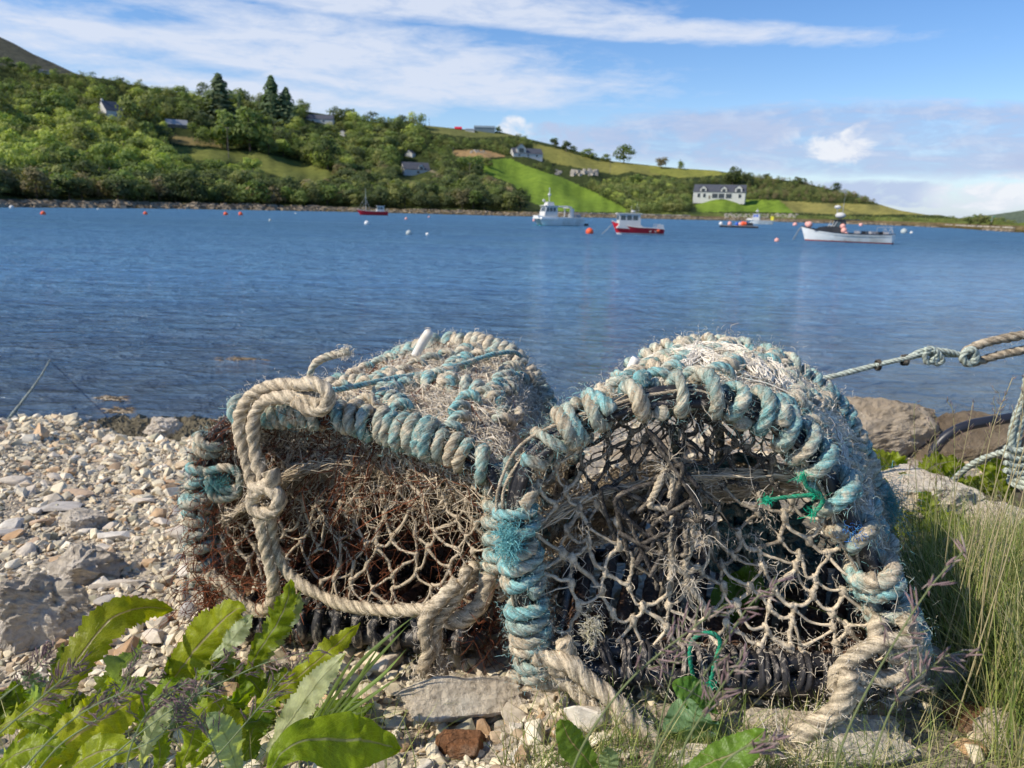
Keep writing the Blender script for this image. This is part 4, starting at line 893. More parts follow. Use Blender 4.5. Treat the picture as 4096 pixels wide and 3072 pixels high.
# notable single stones: px, py, radius px, colour, label
NS_ = [(70, 1910, 60, 'pale beige', 'pale boulder at the left end of the bank crest', (1.2, .8, .8)), (560, 1990, 55, 'pale beige', 'long low pale boulder on the crest above the seaweed', (1.6, .8, .6)), (680, 1700, 62, 'pale beige', 'highest pale boulder on the crest against the water', (1.3, .9, .7)),
       (250, 2010, 80, 'grey', 'long grey veined stone left of the gravel middle', (1.6, .8, .55)), (30, 2120, 50, 'grey', 'dark flat grey stone at the left edge', (1.4, .8, .5)), (50, 2130, 55, 'orange brown', 'greenish brown rounded stone at the left edge', (1.3, .9, .5)),
       (150, 2080, 48, 'brown', 'reddish brown stone above the greenish one at the left', (1.5, .7, .6)), (550, 1965, 38, 'orange brown', 'orange brown blocky stone in the middle of the gravel', (1, 1, 1)), (720, 2010, 26, 'orange brown', 'small bright orange stone left of the left creel', (1.3, 1, .7)),
       (680, 1920, 45, 'orange brown', 'flat orange slab left of the left creel', (1.5, .6, .3)), (480, 2130, 70, 'white', 'white flat stone in the middle of the gravel', (1.3, .8, .5)), (720, 2110, 75, 'pale beige', 'wide pale stone beside the left creel', (1.2, .9, .6)),
       (320, 1960, 60, 'brown', 'tan slab in the upper gravel', (1.5, .8, .4)), (470, 2320, 70, 'pale beige', 'long pale brown stone below the clay lumps', (1.7, .6, .5)), (430, 2390, 55, 'grey', 'grey pink stone above the curved dandelion leaf', (1.1, 1, .7)),
       (700, 2460, 40, 'orange brown', 'tan blocky stone beside the tip of the curved dandelion leaf', (1, .9, .8)), (230, 2550, 48, 'white', 'white broken stone right of the big clay lump', (1.1, .9, .7)), (1590, 2880, 55, 'grey', 'brown grey stone left of the pale block under the left creel', (1, 1.1, .7)),
       (1700, 2990, 50, 'grey', 'rounded grey stone left of the rusty stone', (1, 1, .7)), (1690, 2915, 36, 'brown', 'small brown stone under the front of the left creel', (1, 1, .7)), (2060, 2900, 50, 'white', 'white upright shard between the creels', (.7, .9, 1.1)), (2080, 3010, 60, 'white', 'pale quartz stone at the bottom edge between the creels', (.8, 1, .9)), (1480, 2790, 46, 'brown', 'brown stone in the shade beside the grass blades', (1, 1, .8))]
for px, py, rp, cn, lb, scl in NS_:
    p = ground_at(px, py+rp*.5); d = (p-CP)@_f; o = add_stone(p[0], p[1], rp*d/F*.98, cn, lb, None, None, .15, .3, scl); o.rotation_euler[2] = g.uniform(-.4, .4)
# big rocks, own meshes
def rock_material(name, c1, c2, c3, sc_=18, bmp=1.0):
    m, t, b = material(name, None, .93, .08)
    a = t.noise(t.obj(), sc_*.35, 6, .7); f = t.noise(t.obj(), sc_*3, 8, .75); vv = t.vor(t.obj(), sc_*4)
    c = t.ramp(a, [(.3, c1), (.5, c2), (.68, c3)]); c = t.mix(1.0, c, t.ramp(f, [(.3, (.55, .53, .5)), (.48, (1, 1, 1)), (.68, (1.22, 1.2, 1.17))]), 'MULTIPLY'); pit = t.vor(t.obj(), sc_*1.6); c = t.mix(t.rng(pit, .0, .22, .45, 0), c, tuple(x*.45 for x in c1))
    t.val(b.inputs['Base Color'], c); t.val(b.inputs['Normal'], t.bump(t.math('ADD', t.math('MULTIPLY', f, 1.6), t.math('MULTIPLY', vv, .5)), bmp, .26/sc_)); return m
m_clay = rock_material('clay', (.58, .49, .37), (.74, .65, .52), (.84, .76, .64), 20); m_lime = rock_material('pale_rock', (.66, .54, .39), (.86, .75, .58), (.93, .86, .70), 25)
m_rust = rock_material('rust_rock', (.30, .20, .13), (.36, .17, .08), (.46, .36, .26), 16); m_boul = rock_material('boulder_rock', (.42, .32, .21), (.66, .54, .39), (.78, .68, .54), 5); m_darkb = rock_material('dark_boulder_rock', (.20, .15, .10), (.33, .26, .18), (.46, .38, .28), 6)
def big_rock(px, py, wpx, hpx, Y, mat, label, seed, depth=1.0, rough=.12, n=18, name='rock', sub=3, sink=0.0, facet=True):
    """rock seen centred at px,py on plane y=Y, wpx by hpx"""
    if Y is None: Y = ground_at(px, py+hpx*.36)[1]+.03
    c = at_y(px, py, Y); k = ((c-CP)@_f)/F
    V, Fc = rock_template(seed, n, sub, .95, rough); V = V/np.abs(V).max(0)
    V = V*(1+np.array([.035*mn.fractal(Vector(v)*9+Vector((seed, 3, 1)), .8, 2.1, 5) for v in V])[:, None])
    V = V*np.array([wpx*k/2, wpx*k/2*depth, hpx*k/2])
    me = npmesh(name, V, Fc, not facet); o = link(name, me, mat, None, c); o.location.z -= sink
    return tag(o, label, 'rock')
big_rock(170, 2440, 430, 380, None, m_clay, 'biggest grey clay lump studded with pebbles at the left edge', 3, .8, .22, 24, 'clay_lump', 4)
big_rock(330, 2270, 330, 210, None, m_clay, 'smaller clay lump behind the biggest one', 4, .8, .25, 24, 'clay_lump', 3)
big_rock(330, 2085, 190, 110, None, m_clay, 'small pale clay lump in the middle of the gravel', 9, .8, .2, 24, 'clay_lump', 3)
big_rock(250, 1765, 230, 75, 3.1, m_clay, 'long pale clod on the crest at the left', 5, .7, .2, 22, 'clay_lump', 3)
big_rock(660, 1715, 170, 90, 3.25, m_clay, 'pale clod on the crest highest against the water', 6, .8, .2, 22, 'clay_lump', 3)
big_rock(45, 1780, 160, 110, 3.0, m_lime, 'pale rounded rock at the left end of the crest', 7, .8, .12, 14, 'rock', 3)
big_rock(1845, 2790, 540, 215, .89, m_lime, 'pale cream block under the front corner of the left creel', 12, .5, .10, 13, 'rock', 4)
big_rock(1855, 2990, 230, 190, None, m_rust, 'rusty brown rounded stone at the bottom edge between the creels', 13, .8, .06, 16, 'rock', 3)
big_rock(3290, 2960, 700, 230, None, m_lime, 'wide pale slab under the right creel rope knot', 14, .5, .12, 14, 'rock', 4)
big_rock(2750, 2960, 420, 150, None, m_clay, 'pale slab below the front bar of the right creel', 16, .5, .12, 14, 'rock', 3, .02)
big_rock(3880, 2850, 250, 260, None, m_rust, 'tan broken stone at the lower right in the grass', 17, .7, .12, 14, 'rock', 3)
big_rock(4010, 2950, 260, 220, None, m_lime, 'pale stone at the bottom right corner', 18, .7, .12, 14, 'rock', 3)
big_rock(3700, 2700, 330, 250, None, m_clay, 'grey lumpy stone right of the rope knot', 19, .7, .15, 16, 'rock', 3)
big_rock(3500, 1755, 560, 350, 2.5, m_boul, 'big tan boulder behind the right creel at the waterline', 21, .7, .07, 15, 'boulder', 4)
big_rock(3900, 1815, 560, 340, 2.38, m_darkb, 'dark brown boulder with yellow lichen at the right edge', 22, .7, .06, 15, 'boulder', 4)
big_rock(3640, 1965, 500, 330, None, m_lime, 'cream broken boulder in front of the tan one', 23, .7, .14, 15, 'boulder', 4)
big_rock(4020, 2110, 320, 260, None, m_lime, 'cream rock in the weeds at the right edge', 24, .7, .14, 15, 'rock', 3)
big_rock(3960, 2290, 380, 290, None, m_lime, 'pale rock half hidden by tall grass on the right', 25, .7, .14, 15, 'rock', 3)
big_rock(2190, 1650, 130, 80, 2.9, m_clay, 'pale stone seen between the tops of the two creels', 26, .7, .14, 15, 'rock', 3)
big_rock(2560, 1760, 750, 330, 2.4, m_boul, 'tan rock seen through the netting of the right creel', 27, .6, .14, 15, 'boulder', 3, .1)
m_lichen = simple('yellow_lichen', (.62, .38, .04), .9, .1)
# seaweed shelf at the waterline, left, and floating kelp
m_weed = simple('bladder_wrack', (.12, .095, .045), .5, .4, .5, 30, bump=.6); m_kelp = simple('floating_kelp', (.13, .085, .035), .4, .4, .3, 10)
wm_ = MB(); g2 = np.random.default_rng(8)
for px0, px1, py0, py1, nn_ in ((380, 900, 1712, 1775, 600),):
    for i in range(nn_):
        p = at_z(g2.uniform(px0, px1), 1690+g2.random()*75, 0.22); a = g2.random()*6.28; l = g2.uniform(.08, .3); hgt = .05*g2.random()
        q = [p+np.array([0, 0, 0]), p+np.array([math.cos(a)*l*.5, math.sin(a)*l*.5, hgt]), p+np.array([math.cos(a)*l, math.sin(a)*l, 0.0])]; wm_.tube(q, [.02, .03, .012], 4)
tag(wm_.build('seaweed', m_weed), 'brown seaweed bed exposed at the waterline below the left crest', 'seaweed', kind='stuff')
for (px, py, w_, h_, lb) in ((960, 1436, 150, 14, 'thin raft of orange kelp floating farthest out on the left water'), (450, 1592, 90, 30, 'orange kelp patch floating off the left bank'), (485, 1643, 110, 26, 'orange kelp patch floating nearest the left bank'), (1560, 1640, 40, 10, 'little kelp scrap floating by the left creel')):
    km = MB()
    for i in range(50):
        p = at_z(px+g2.normal(0, w_/4), py+g2.normal(0, h_/5), 0.002); a = g2.random()*6.28; l = g2.uniform(.06, .22); km.tube([p, p+np.array([math.cos(a)*l*.5, math.sin(a)*l*.3, .0]), p+np.array([math.cos(a)*l, math.sin(a)*l*.5, -.01])], [.006, .012, .005], 4)
    tag(km.build('kelp', m_kelp), lb, 'kelp')
# lichen spots belong to the dark boulder
# ------------------------------------------------------------------ rope, netting and fibre tools
TEAL, TEALD, BEI, BEID, WHT, BLK, RUST = np.array([.18, .45, .46]), np.array([.09, .25, .25]), np.array([.70, .59, .43]), np.array([.50, .405, .28]), np.array([.88, .81, .68]), np.array([.028, .026, .026]), np.array([.13, .045, .022])
def fiber_material(name, rough=.9, nscale=300, bump=.6, dist=.002, dirt=.85, fleck=.38):
    m, t, b = material(name, None, rough, .12)
    n_ = t.noise(t.pos(), nscale, 5, .7); n2 = t.noise(t.pos(), nscale*.12, 6, .75)
    c = t.mix(1.0, t.attr(), t.ramp(n_, [(.32, (.55, .55, .55)), (.5, (1, 1, 1)), (.7, (1.25, 1.25, 1.25))]), 'MULTIPLY')
    fb = t.noise(t.map(t.pos(), scale=(1, 1, 1)), 1400, 3, .8); c = t.mix(t.rng(n2, .50, .64, 0, dirt), c, tuple(BEI)); c = t.mix(t.rng(fb, .5, .62, 0, fleck), c, tuple(BEI*1.1)); c = t.mix(t.rng(t.noise(t.pos(), 60, 5, .8), .55, .7, 0, .5), c, tuple(BEID*.45))
    uvn = t.new('ShaderNodeUVMap', uv_map='uv').outputs[0]; fib = t.noise(t.map(uvn, scale=(16, .55, 1)), 1.0, 4, .7, .6)
    c = t.mix(1.0, c, t.ramp(fib, [(.34, (.52, .50, .47)), (.5, (1, 1, 1)), (.66, (1.3, 1.3, 1.28))]), 'MULTIPLY')
    t.val(b.inputs['Base Color'], c); t.val(b.inputs['Normal'], t.bump(t.math('ADD', n_, t.math('MULTIPLY', fib, 1.2)), bump, dist)); return m
m_rope = fiber_material('rope_fibre'); m_net = fiber_material('net_twine', .9, 420, .5, .001, .35, .2); m_mint = fiber_material('clean_rope', .8, 300, .5, .002, .12, .1)
m_fuzz, t, b = material('loose_fibre', None, .85, .1); t.val(b.inputs['Base Color'], t.attr())
m_pipe, t, b = material('black_pipe', None, .45, .4); n_ = t.noise(t.pos(), 90, 6, .75); t.val(b.inputs['Base Color'], t.mix(t.rng(n_, .55, .68), (.022, .021, .023), (.36, .31, .25))); t.val(b.inputs['Normal'], t.bump(n_, .4, .002))
m_rubber, t, b = material('rubber_wrap', None, .55, .3); n_ = t.noise(t.map(t.pos(), scale=(1, 1, .25)), 130, 6, .75); n2 = t.noise(t.pos(), 25, 4)
t.val(b.inputs['Base Color'], t.mix(t.rng(t.math('ADD', t.math('MULTIPLY', n_, .7), t.math('MULTIPLY', n2, .3)), .5, .6), (.025, .024, .026), (.44, .38, .31))); t.val(b.inputs['Normal'], t.bump(n_, .6, .002))
m_rustbar, t, b = material('rusty_bar', None, .8, .2); n_ = t.noise(t.pos(), 70, 6, .7); t.val(b.inputs['Base Color'], t.ramp(n_, [(.35, (.03, .026, .026)), (.55, (.14, .075, .045)), (.68, (.34, .27, .2))])); t.val(b.inputs['Normal'], t.bump(n_, .6, .003))
m_whitepl = simple('white_plastic', (.80, .77, .70), .45, .4, .05, 20, dirt=(.55, .45, .32))
NG = np.random.default_rng(21)
def smooth_noise(n, amp, k=6, g=NG):
    """smooth random series"""
    m = max(4, n//k+3); a = g.normal(0, amp, (m, 3)); x = np.linspace(0, m-1.001, n); i = x.astype(int); f = (x-i)[:, None]; f = f*f*(3-2*f); return a[i]*(1-f)+a[i+1]*f
def trilobe(ph): return 0.84+0.17*np.abs(np.cos(1.5*ph))
def rope_mesh(mb, pts, r, col, col2=None, pitch=5.5, n=14, jitter=.0, step=.45, rvar=.06, mixs=3.0):
    """three-strand laid rope along pts; colour drifts between col and col2"""
    L = length(pts); m = max(6, int(L/(r*step))); P = resample(pts, m) if len(pts) > 3 else spline(pts, m)
    if jitter: P = P+smooth_noise(m, jitter, 8)
    rr = r*(1+rvar*smooth_noise(m, 1, 7)[:, 0]); T_, N_, B_ = frames(P)
    tw = 2*math.pi/(pitch*r)/1.0
    V, Fs = tube(P, rr, n, trilobe, tw)
    Vr = V.reshape(m, n, 3); Vr += (Vr-P[:, None])*NG.normal(0, .045, (m, n, 1)); V = Vr.reshape(-1, 3)
    if col2 is None: C_ = np.tile(col, (len(V), 1))
    else:
        w = np.clip(.5+smooth_noise(m, .55, 6)[:, 0]*1.0, 0, 1)[:, None, None]; w = np.clip(w+NG.normal(0, .12, (m, n, 1)), 0, 1)
        C_ = (np.array(col)*w+np.array(col2)*(1-w)).reshape(-1, 3)
    # darker valleys between strands
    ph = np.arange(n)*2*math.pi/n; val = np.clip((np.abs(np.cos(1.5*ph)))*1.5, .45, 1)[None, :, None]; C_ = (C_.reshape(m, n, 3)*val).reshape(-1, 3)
    LL = np.linspace(0, L, m)/r; UVr = np.stack([np.broadcast_to(np.arange(n)[None]/n+np.zeros((m, 1)), (m, n)), np.broadcast_to(LL[:, None], (m, n))], -1).reshape(-1, 2)
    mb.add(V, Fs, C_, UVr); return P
def fuzz(mb, P, n, l, spread, col, r=.00035, col2=None, droop=.3, g=NG, nseg=5):
    """n loose fibres rooted near polyline P"""
    P = np.asarray(P); idx = g.integers(0, len(P), n); base = P[idx]+g.normal(0, spread, (n, 3))
    d = base-P[idx]; d /= np.linalg.norm(d, axis=1, keepdims=True)+1e-9
    T_ = np.gradient(P, axis=0)[idx]; T_ /= np.linalg.norm(T_, axis=1, keepdims=True)+1e-9
    dirv = d*.8+T_*g.normal(0, 1.0, (n, 1))+g.normal(0, .5, (n, 3)); dirv /= np.linalg.norm(dirv, axis=1, keepdims=True)
    ln = l*g.gamma(2.0, .5, n)[:, None]; curl = g.normal(0, .9, (n, 3)); pts = [base]
    cur = base; dv = dirv
    for s in range(nseg-1):
        cur = cur+dv*ln/(nseg-1); dv = dv+(curl*.55+g.normal(0, .35, (n, 3)))+np.array([0, 0, -droop*.5]); dv /= np.linalg.norm(dv, axis=1, keepdims=True); pts.append(cur)
    strands(mb, np.stack(pts, 1), r*(.6+.8*g.random(n)), col, col2, g)
def strands(mb, Q, r, col, col2=None, g=NG):
    """Q (n,m,3) polylines -> thin 3-sided tubes"""
    n, m = Q.shape[:2]; T_ = np.gradient(Q, axis=1); T_ /= np.linalg.norm(T_, axis=2, keepdims=True)+1e-12
    a = g.normal(size=(n, 1, 3)); N_ = np.cross(T_, a); N_ /= np.linalg.norm(N_, axis=2, keepdims=True)+1e-12; B_ = np.cross(T_, N_)
    r = np.broadcast_to(np.asarray(r, float), (n,)); taper = np.ones(m); taper[-1] = .3
    V = np.stack([Q+(N_*math.cos(p)+B_*math.sin(p))*(r[:, None]*taper[None])[..., None] for p in (0, 2.094, 4.189)], 2)  # n,m,3,3
    b = np.arange(n)[:, None, None]*m*3; i = np.arange(m-1)[None, :, None]*3; j = np.arange(3)[None, None]; j2 = (j+1) % 3
    Fq = np.stack([b+i+j, b+i+j2, b+i+3+j2, b+i+3+j], -1).reshape(-1, 4)
    w = g.random((n, 1)) if col2 is not None else np.ones((n, 1)); c = np.array(col)*w+(np.array(col2)*(1-w) if col2 is not None else 0); c = c*(.75+.45*g.random((n, 1)))
    mb.add(V.reshape(-1, 3), Fq, np.repeat(c, m*3, 0))
def net(mb, S, nu, nv, r, colA, colB, u0=0., u1=1., v0=0., v1=1., jit=.12, hexl=.16, sag=.012, hole=0.0, blackf=None, knot=1.9, jseg=.15, g=NG, nside=6):
    """hexagonal knotted netting over surface S(u,v)->xyz (vectorised)"""
    du, dv = (u1-u0)/nu, (v1-v0)/nv
    J = {}
    def node(i, j):
        if (i, j) not in J:
            a = u0+(i+.5*(j % 2))*du; b_ = v0+j*dv; e = (0 < j < nv)
            J[i, j] = (a+g.normal(0, jit)*du*(1 if e else .3), b_+g.normal(0, jit)*dv*(1 if e else .15))
        return J[i, j]
    segs = []; kn = []
    for j in range(nv+1):
        for i in range(-1, nu+1):
            u, v = node(i, j)
            if not (u0-.02 <= u <= u1+.02): continue
            h = hexl*dv*.5
            a = (u, max(v0, v-h)); b_ = (u, min(v1, v+h)); kn.append((a, b_))
            if j < nv:
                for ii in ((i, i+1) if j % 2 else (i-1, i)):
                    u2, v2 = node(ii, j+1)
                    if u0-.02 <= u2 <= u1+.02 and g.random() > hole: segs.append((b_, (u2, v2-h)))
    def seg3(a, b_, m, rr, jt):
        tt = np.linspace(0, 1, m); return np.clip(a[0]+(b_[0]-a[0])*tt, u0, u1), np.clip(a[1]+(b_[1]-a[1])*tt, v0, v1), tt
    m = 6; A_ = []; 
    for a, b_ in segs: u, v, tt = seg3(a, b_, m, r, jseg); A_.append(np.stack([u, v], 1))
    A_ = np.array(A_); n = len(A_); X_ = S(A_[..., 0].ravel(), A_[..., 1].ravel()).reshape(n, m, 3)
    ln = np.linalg.norm(X_[:, 0]-X_[:, -1], axis=1)[:, None, None]; w = np.sin(np.linspace(0, math.pi, m))[None, :, None]
    X_ = X_+np.array([0, 0, -1.0])*ln*sag*8*w*g.random((n, 1, 1))+g.normal(0, 1, (n, 1, 3))*ln*jseg*.5*w+g.normal(0, 1, (n, m, 3))*ln*jseg*.18*w
    for q in range(n):
        pts = X_[q]; P = pts if m < 4 else spline(pts, 10)
        V, Fs = tube(P, r*(1+.25*g.normal(0, .7))*np.array([1.25, 1.05, .95, .9, .9, .9, .9, .95, 1.05, 1.25])*(1+.12*g.normal(size=10)), nside)
        f = (blackf(P.mean(0)) if blackf is not None else .5)+g.normal(0, .22); f = np.clip(f+g.normal(0, .2, len(V)), 0, 1)[:, None]
        mb.add(V, Fs, np.array(colA)*f+np.array(colB)*(1-f))
    if knot:
        uv = np.array([[a, b_] for a, b_ in kn]); K = S(uv[..., 0].ravel(), uv[..., 1].ravel()).reshape(len(kn), 2, 3)
        SV, SF = sphere(8)
        for q in range(len(kn)):
            c = K[q].mean(0); d = K[q, 1]-K[q, 0]; 
            V = SV*np.array([1, 1, 1])*r*knot*(.8+.35*g.random())*(1+.22*g.normal(size=(len(SV), 1))); V = V+(SV[:, 2:3]*.5)*d+c
            f = (blackf(c) if blackf is not None else .5)+g.normal(0, .2); f = np.clip(f+g.normal(0, .2, len(V)), 0, 1)[:, None]
            mb.add(V, SF, np.array(colA)*f+np.array(colB)*(1-f))
    return X_
def clip_u(S, nu): return S
def hoop_wrap(mb, H, spec, rc, rr, col, col2, seed=0):
    """rope wound round hoop polyline H in the arc ranges of spec: (t0, t1, turns, rope radius factor)"""
    Hs = resample(H, 600); T_, N_, B_ = frames(Hs); g = np.random.default_rng(seed); paths = []
    for t0, t1, turns, f in spec:
        m = max(20, int(turns*16)); t_ = np.linspace(t0, t1, m)*599; i = np.clip(t_.astype(int), 0, 598); w = (t_-i)[:, None]
        c = Hs[i]*(1-w)+Hs[i+1]*w; ph = np.linspace(0, turns*2*math.pi, m)+g.random()*6.28+np.cumsum(g.normal(0, .05, m))
        rad = (rc+rr*f*.85)*(1+.10*smooth_noise(m, 1, 12, g)[:, 0])
        P = c+(N_[i]*np.cos(ph)[:, None]+B_[i]*np.sin(ph)[:, None])*rad[:, None]+T_[i]*(smooth_noise(m, rr*.5, 10, g)[:, :1])
        w_ = g.random(); paths.append(rope_mesh(mb, P, rr*f, np.array(col)*(.85+.3*g.random()), col2, 5.2, 14, 0, .5, .1))
    return paths
def surf(H0, H1, Hm=None):
    """surface lofted from hoop to hoop: u along hoop, v front to back"""
    A_, B_ = resample(H0, 200), resample(H1, 200); M_ = resample(Hm, 200) if Hm is not None else None
    def S(u, v):
        u = np.clip(np.asarray(u), 0, 1)*198.999; v = np.asarray(v); i = u.astype(int); f = (u-i)[:, None]; v_ = v[:, None]
        a = A_[i]*(1-f)+A_[i+1]*f; b_ = B_[i]*(1-f)+B_[i+1]*f
        if M_ is None: return a*(1-v_)+b_*v_
        c = M_[i]*(1-f)+M_[i+1]*f; return np.where(v_ < .5, a*(1-2*v_)+c*2*v_, c*(2-2*v_)+b_*(2*v_-1))
    return S
def face(H, zb=None, bulge=0.0, bdir=np.array([0, 1.0, 0])):
    """flat face spanned inside hoop H: u left-right, v bottom-top"""
    Hh = resample(H, 400); k = int(np.argmax(Hh[:, 2])); Lf, Rt = Hh[:k+1], Hh[k:][::-1]
    Lf, Rt = resample(Lf, 200), resample(Rt, 200)
    def S(u, v):
        # v: along both legs; use equal arc fraction
        q = np.clip(np.asarray(v), 0, 1)*198.999; i = q.astype(int); f = (q-i)[:, None]; u_ = np.clip(np.asarray(u), 0, 1)[:, None]
        a = Lf[i]*(1-f)+Lf[i+1]*f; b_ = Rt[i]*(1-f)+Rt[i+1]*f
        return a*(1-u_)+b_*u_+bdir*bulge*(np.sin(u_*math.pi)*np.sin(np.clip(v, 0, 1)[:, None]*math.pi*.95))
    return S
def tangle(mb, S, n, l, r, col, col2, u=(0, 1), v=(0, 1), off=.006, g=NG, nseg=9, dirb=None, wig=.5):
    """long wandering threads lying on a surface"""
    U_ = g.uniform(*u, n); V_ = g.uniform(*v, n); a = g.random(n)*6.28 if dirb is None else g.normal(dirb, .35, n)+math.pi*(g.random(n) < .5)
    ll = l*(.3+g.gamma(2, .4, n)); pts = []; cu, cv = U_, V_
    for s in range(nseg):
        X_ = S(np.clip(cu, 0, 1), np.clip(cv, 0, 1)); pts.append(X_+g.normal(0, off, X_.shape)); a = a+g.normal(0, wig, n); cu = cu+np.cos(a)*ll/nseg; cv = cv+np.sin(a)*ll/nseg*1.4
    strands(mb, np.stack(pts, 1), r*(.5+g.random(n)), col, col2, g)
# ------------------------------------------------------------------ right creel
def PY(L, Y): return np.array([at_y(x, y, Y if not hasattr(Y, '__len__') else np.interp(x, Y[0], Y[1])) for x, y in L])
RF = spline(PY([(2150, 2700), (2125, 2561), (2105, 2403), (2078, 2205), (2060, 2007), (2105, 1859), (2190, 1765), (2330, 1679), (2500, 1612), (2680, 1574), (2860, 1582), (3040, 1643), (3190, 1755), (3300, 1899), (3400, 2087), (3480, 2255), (3555, 2423), (3615, 2561), (3640, 2700)], .84), 400)
RM = spline(PY([(2170, 2431), (2140, 2210), (2150, 1921), (2240, 1748), (2400, 1614), (2600, 1508), (2800, 1465), (3000, 1489), (3180, 1595), (3330, 1768), (3430, 1970), (3520, 2162), (3580, 2354), (3600, 2450)], 1.02), 400)
RB = spline(PY([(2290, 2230), (2260, 2059), (2270, 1869), (2350, 1678), (2470, 1535), (2600, 1450), (2760, 1402), (2960, 1412), (3120, 1459), (3260, 1564), (3370, 1697), (3445, 1850), (3500, 2011), (3540, 2154), (3550, 2240)], 1.22), 400)
cr = empty('lobster_creel', (0.23, 0.86, 1.985), 0, 'right lobster creel with tall arched front of black netting and fat teal rope coils', 'lobster creel')
INV = cr.matrix_world.copy(); OFF = np.array([0.23, 0.86, 1.985])
class CB(MB):
    def put(s, name, mat, parent, off, cols=True, smooth=True): 
        s.V = [v-off for v in s.V]; return s.build(name, mat, parent, smooth, cols, None, True)
for nm, H, Y in (('front_hoop', RF, 0), ('middle_hoop', RM, 0), ('rear_hoop', RB, 0)):
    b_ = CB(); P = resample(H, 120); b_.tube(P, .0105, 10); b_.tube(P+smooth_noise(120, .002, 10)+np.array([0.004, -.008, -.010]), .006, 8); ho = b_.put(nm, m_pipe, cr, OFF, False)
    tw = CB()
    for q in range(3): rope_mesh(tw, P+smooth_noise(120, .0035, 7)+NG.normal(0, .007, 3), .0022, BEID*.8, BEI, 5, 8, 0, .9)
    tw.put('lashing_twine', m_rope, ho, OFF)
    wr = CB()
    if nm == 'front_hoop':
        spec = [(.00, .085, 5.2, 1.0), (.088, .105, 1.0, 1.0), (.125, .165, 2.5, 1.0), (.17, .235, 2.6, .9), (.24, .275, .7, .8), (.29, .345, 1.4, .8), (.345, .372, 2.4, 1.05), (.385, .402, 1.2, 1.05),
                (.43, .452, 1.1, 1.05), (.465, .487, 1.1, 1.05), (.505, .56, 1.9, 1.0), (.565, .605, 1.9, 1.05), (.61, .69, 3.1, 1.05), (.70, .742, 1.1, 1.1), (.765, .80, 1.0, 1.1), (.835, .865, 2.6, 1.2), (.885, .965, 4.2, 1.15)]
        pths = hoop_wrap(wr, H, spec, .0125, .0092, TEAL, BEID, 3)
    elif nm == 'rear_hoop': pths = hoop_wrap(wr, H, [(.05, .35, 9, .9), (.36, .62, 13, 1.0), (.63, .93, 15, 1.05)], .011, .0095, TEAL, BEI, 4)
    else: pths = hoop_wrap(wr, H, [(.1, .38, 6, .9), (.4, .6, 8, .9), (.6, .9, 9, .9)], .010, .009, TEAL, BEI, 5)
    ro = wr.put('rope_binding', m_rope, ho, OFF)
    fz = CB()
    for p in pths: fuzz(fz, p, int(len(p)*(15 if nm == 'front_hoop' else 8)), .0055, .0088, BEI, .00019, WHT if nm != 'front_hoop' else TEAL*1.2)
    ff = fz.put('frayed_fibre', m_fuzz, ho, OFF); ff['kind'] = 'stuff'
# twisted base frame: front bar wrapped in rubber strip, rear bar, side bars
zb = 2.0
fl, fr_ = at_y(2220, 2665, .835), at_y(3500, 2760, .815)
bl, br = RB[0].copy(), RB[-1].copy(); bl[2] = br[2] = 2.0
b_ = CB()
for dz, dy in ((0, 0), (.02, .018), (-.003, .03)): b_.tube(spline([fl+[0, dy, dz], (fl+fr_)/2+[0, dy, dz-.004], fr_+[0, dy, dz]], 30), .013, 12)
base_ = b_.put('base_frame', m_pipe, cr, OFF, False)
for a, c in ((fl, bl), (fr_, br), (bl, br)):
    b_ = CB(); b_.tube(spline([a, (a+c)/2+[0, 0, .003], c], 20), .013, 10); b_.put('side_bar' if a is not bl else 'rear_bar', m_pipe, base_, OFF, False)
rb = CB(); Hs = spline([fl+[0, .014, .008], fr_+[0, .014, .008]], 400); T_, N_, B_ = frames(Hs)
for (t0, t1) in ((.17, .21), (.215, .25), (.27, .31), (.33, .345), (.40, .43), (.455, .485), (.50, .535), (.57, .61), (.64, .68), (.69, .735), (.76, .80), (.84, .87), (.9, .93)):
    k0 = NG.normal(0, .35)
    for q in range(2):
        m = 26; ph = np.linspace(0, 2*math.pi, m); tt = t0+(t1-t0)*.5*q; c = fl+(fr_-fl)*tt+np.array([0, .014, .008]); w_ = (t1-t0)*.5*np.linalg.norm(fr_-fl)*1.15
        xs = np.array([-.5, -.25, 0, .25, .5])*w_; rad = .0255+.002*np.cos(np.linspace(-2.2, 2.2, 5))*2+NG.normal(0, .0012)
        V = np.array([[c[0]+x+.012*math.sin(p_)*k0, c[1]+math.cos(p_)*r_*1.0, c[2]+math.sin(p_)*r_*(.95)] for p_ in ph for x, r_ in zip(xs, rad)])
        V += np.repeat(smooth_noise(m, .0012, 3), 5, 0); i = np.arange(m-1)[:, None]; j = np.arange(4)[None]
        rb.add(V, np.stack([i*5+j, i*5+j+1, (i+1)*5+j+1, (i+1)*5+j], -1).reshape(-1, 4))
rb.put('rubber_wrapping', m_rubber, base_, OFF, False)
fz = CB(); fuzz(fz, Hs, 1300, .012, .022, BEI, .0003, WHT*.9, .8); f_ = fz.put('frayed_fibre', m_fuzz, base_, OFF); f_['kind'] = 'stuff'
for i in range(13):
    f = (i+.7)/13.6; a = fl+(fr_-fl)*f; c = bl+(br-bl)*f; b_ = CB(); P = spline([a+[0, .02, .012], (a+c)/2+[NG.normal(0, .004), 0, .012], c+[0, 0, .012]], 24)
    b_.tube(P, .0125*(1+.1*NG.normal(size=24)), 10); b_.put('base_slat', m_rustbar, cr, OFF, False)
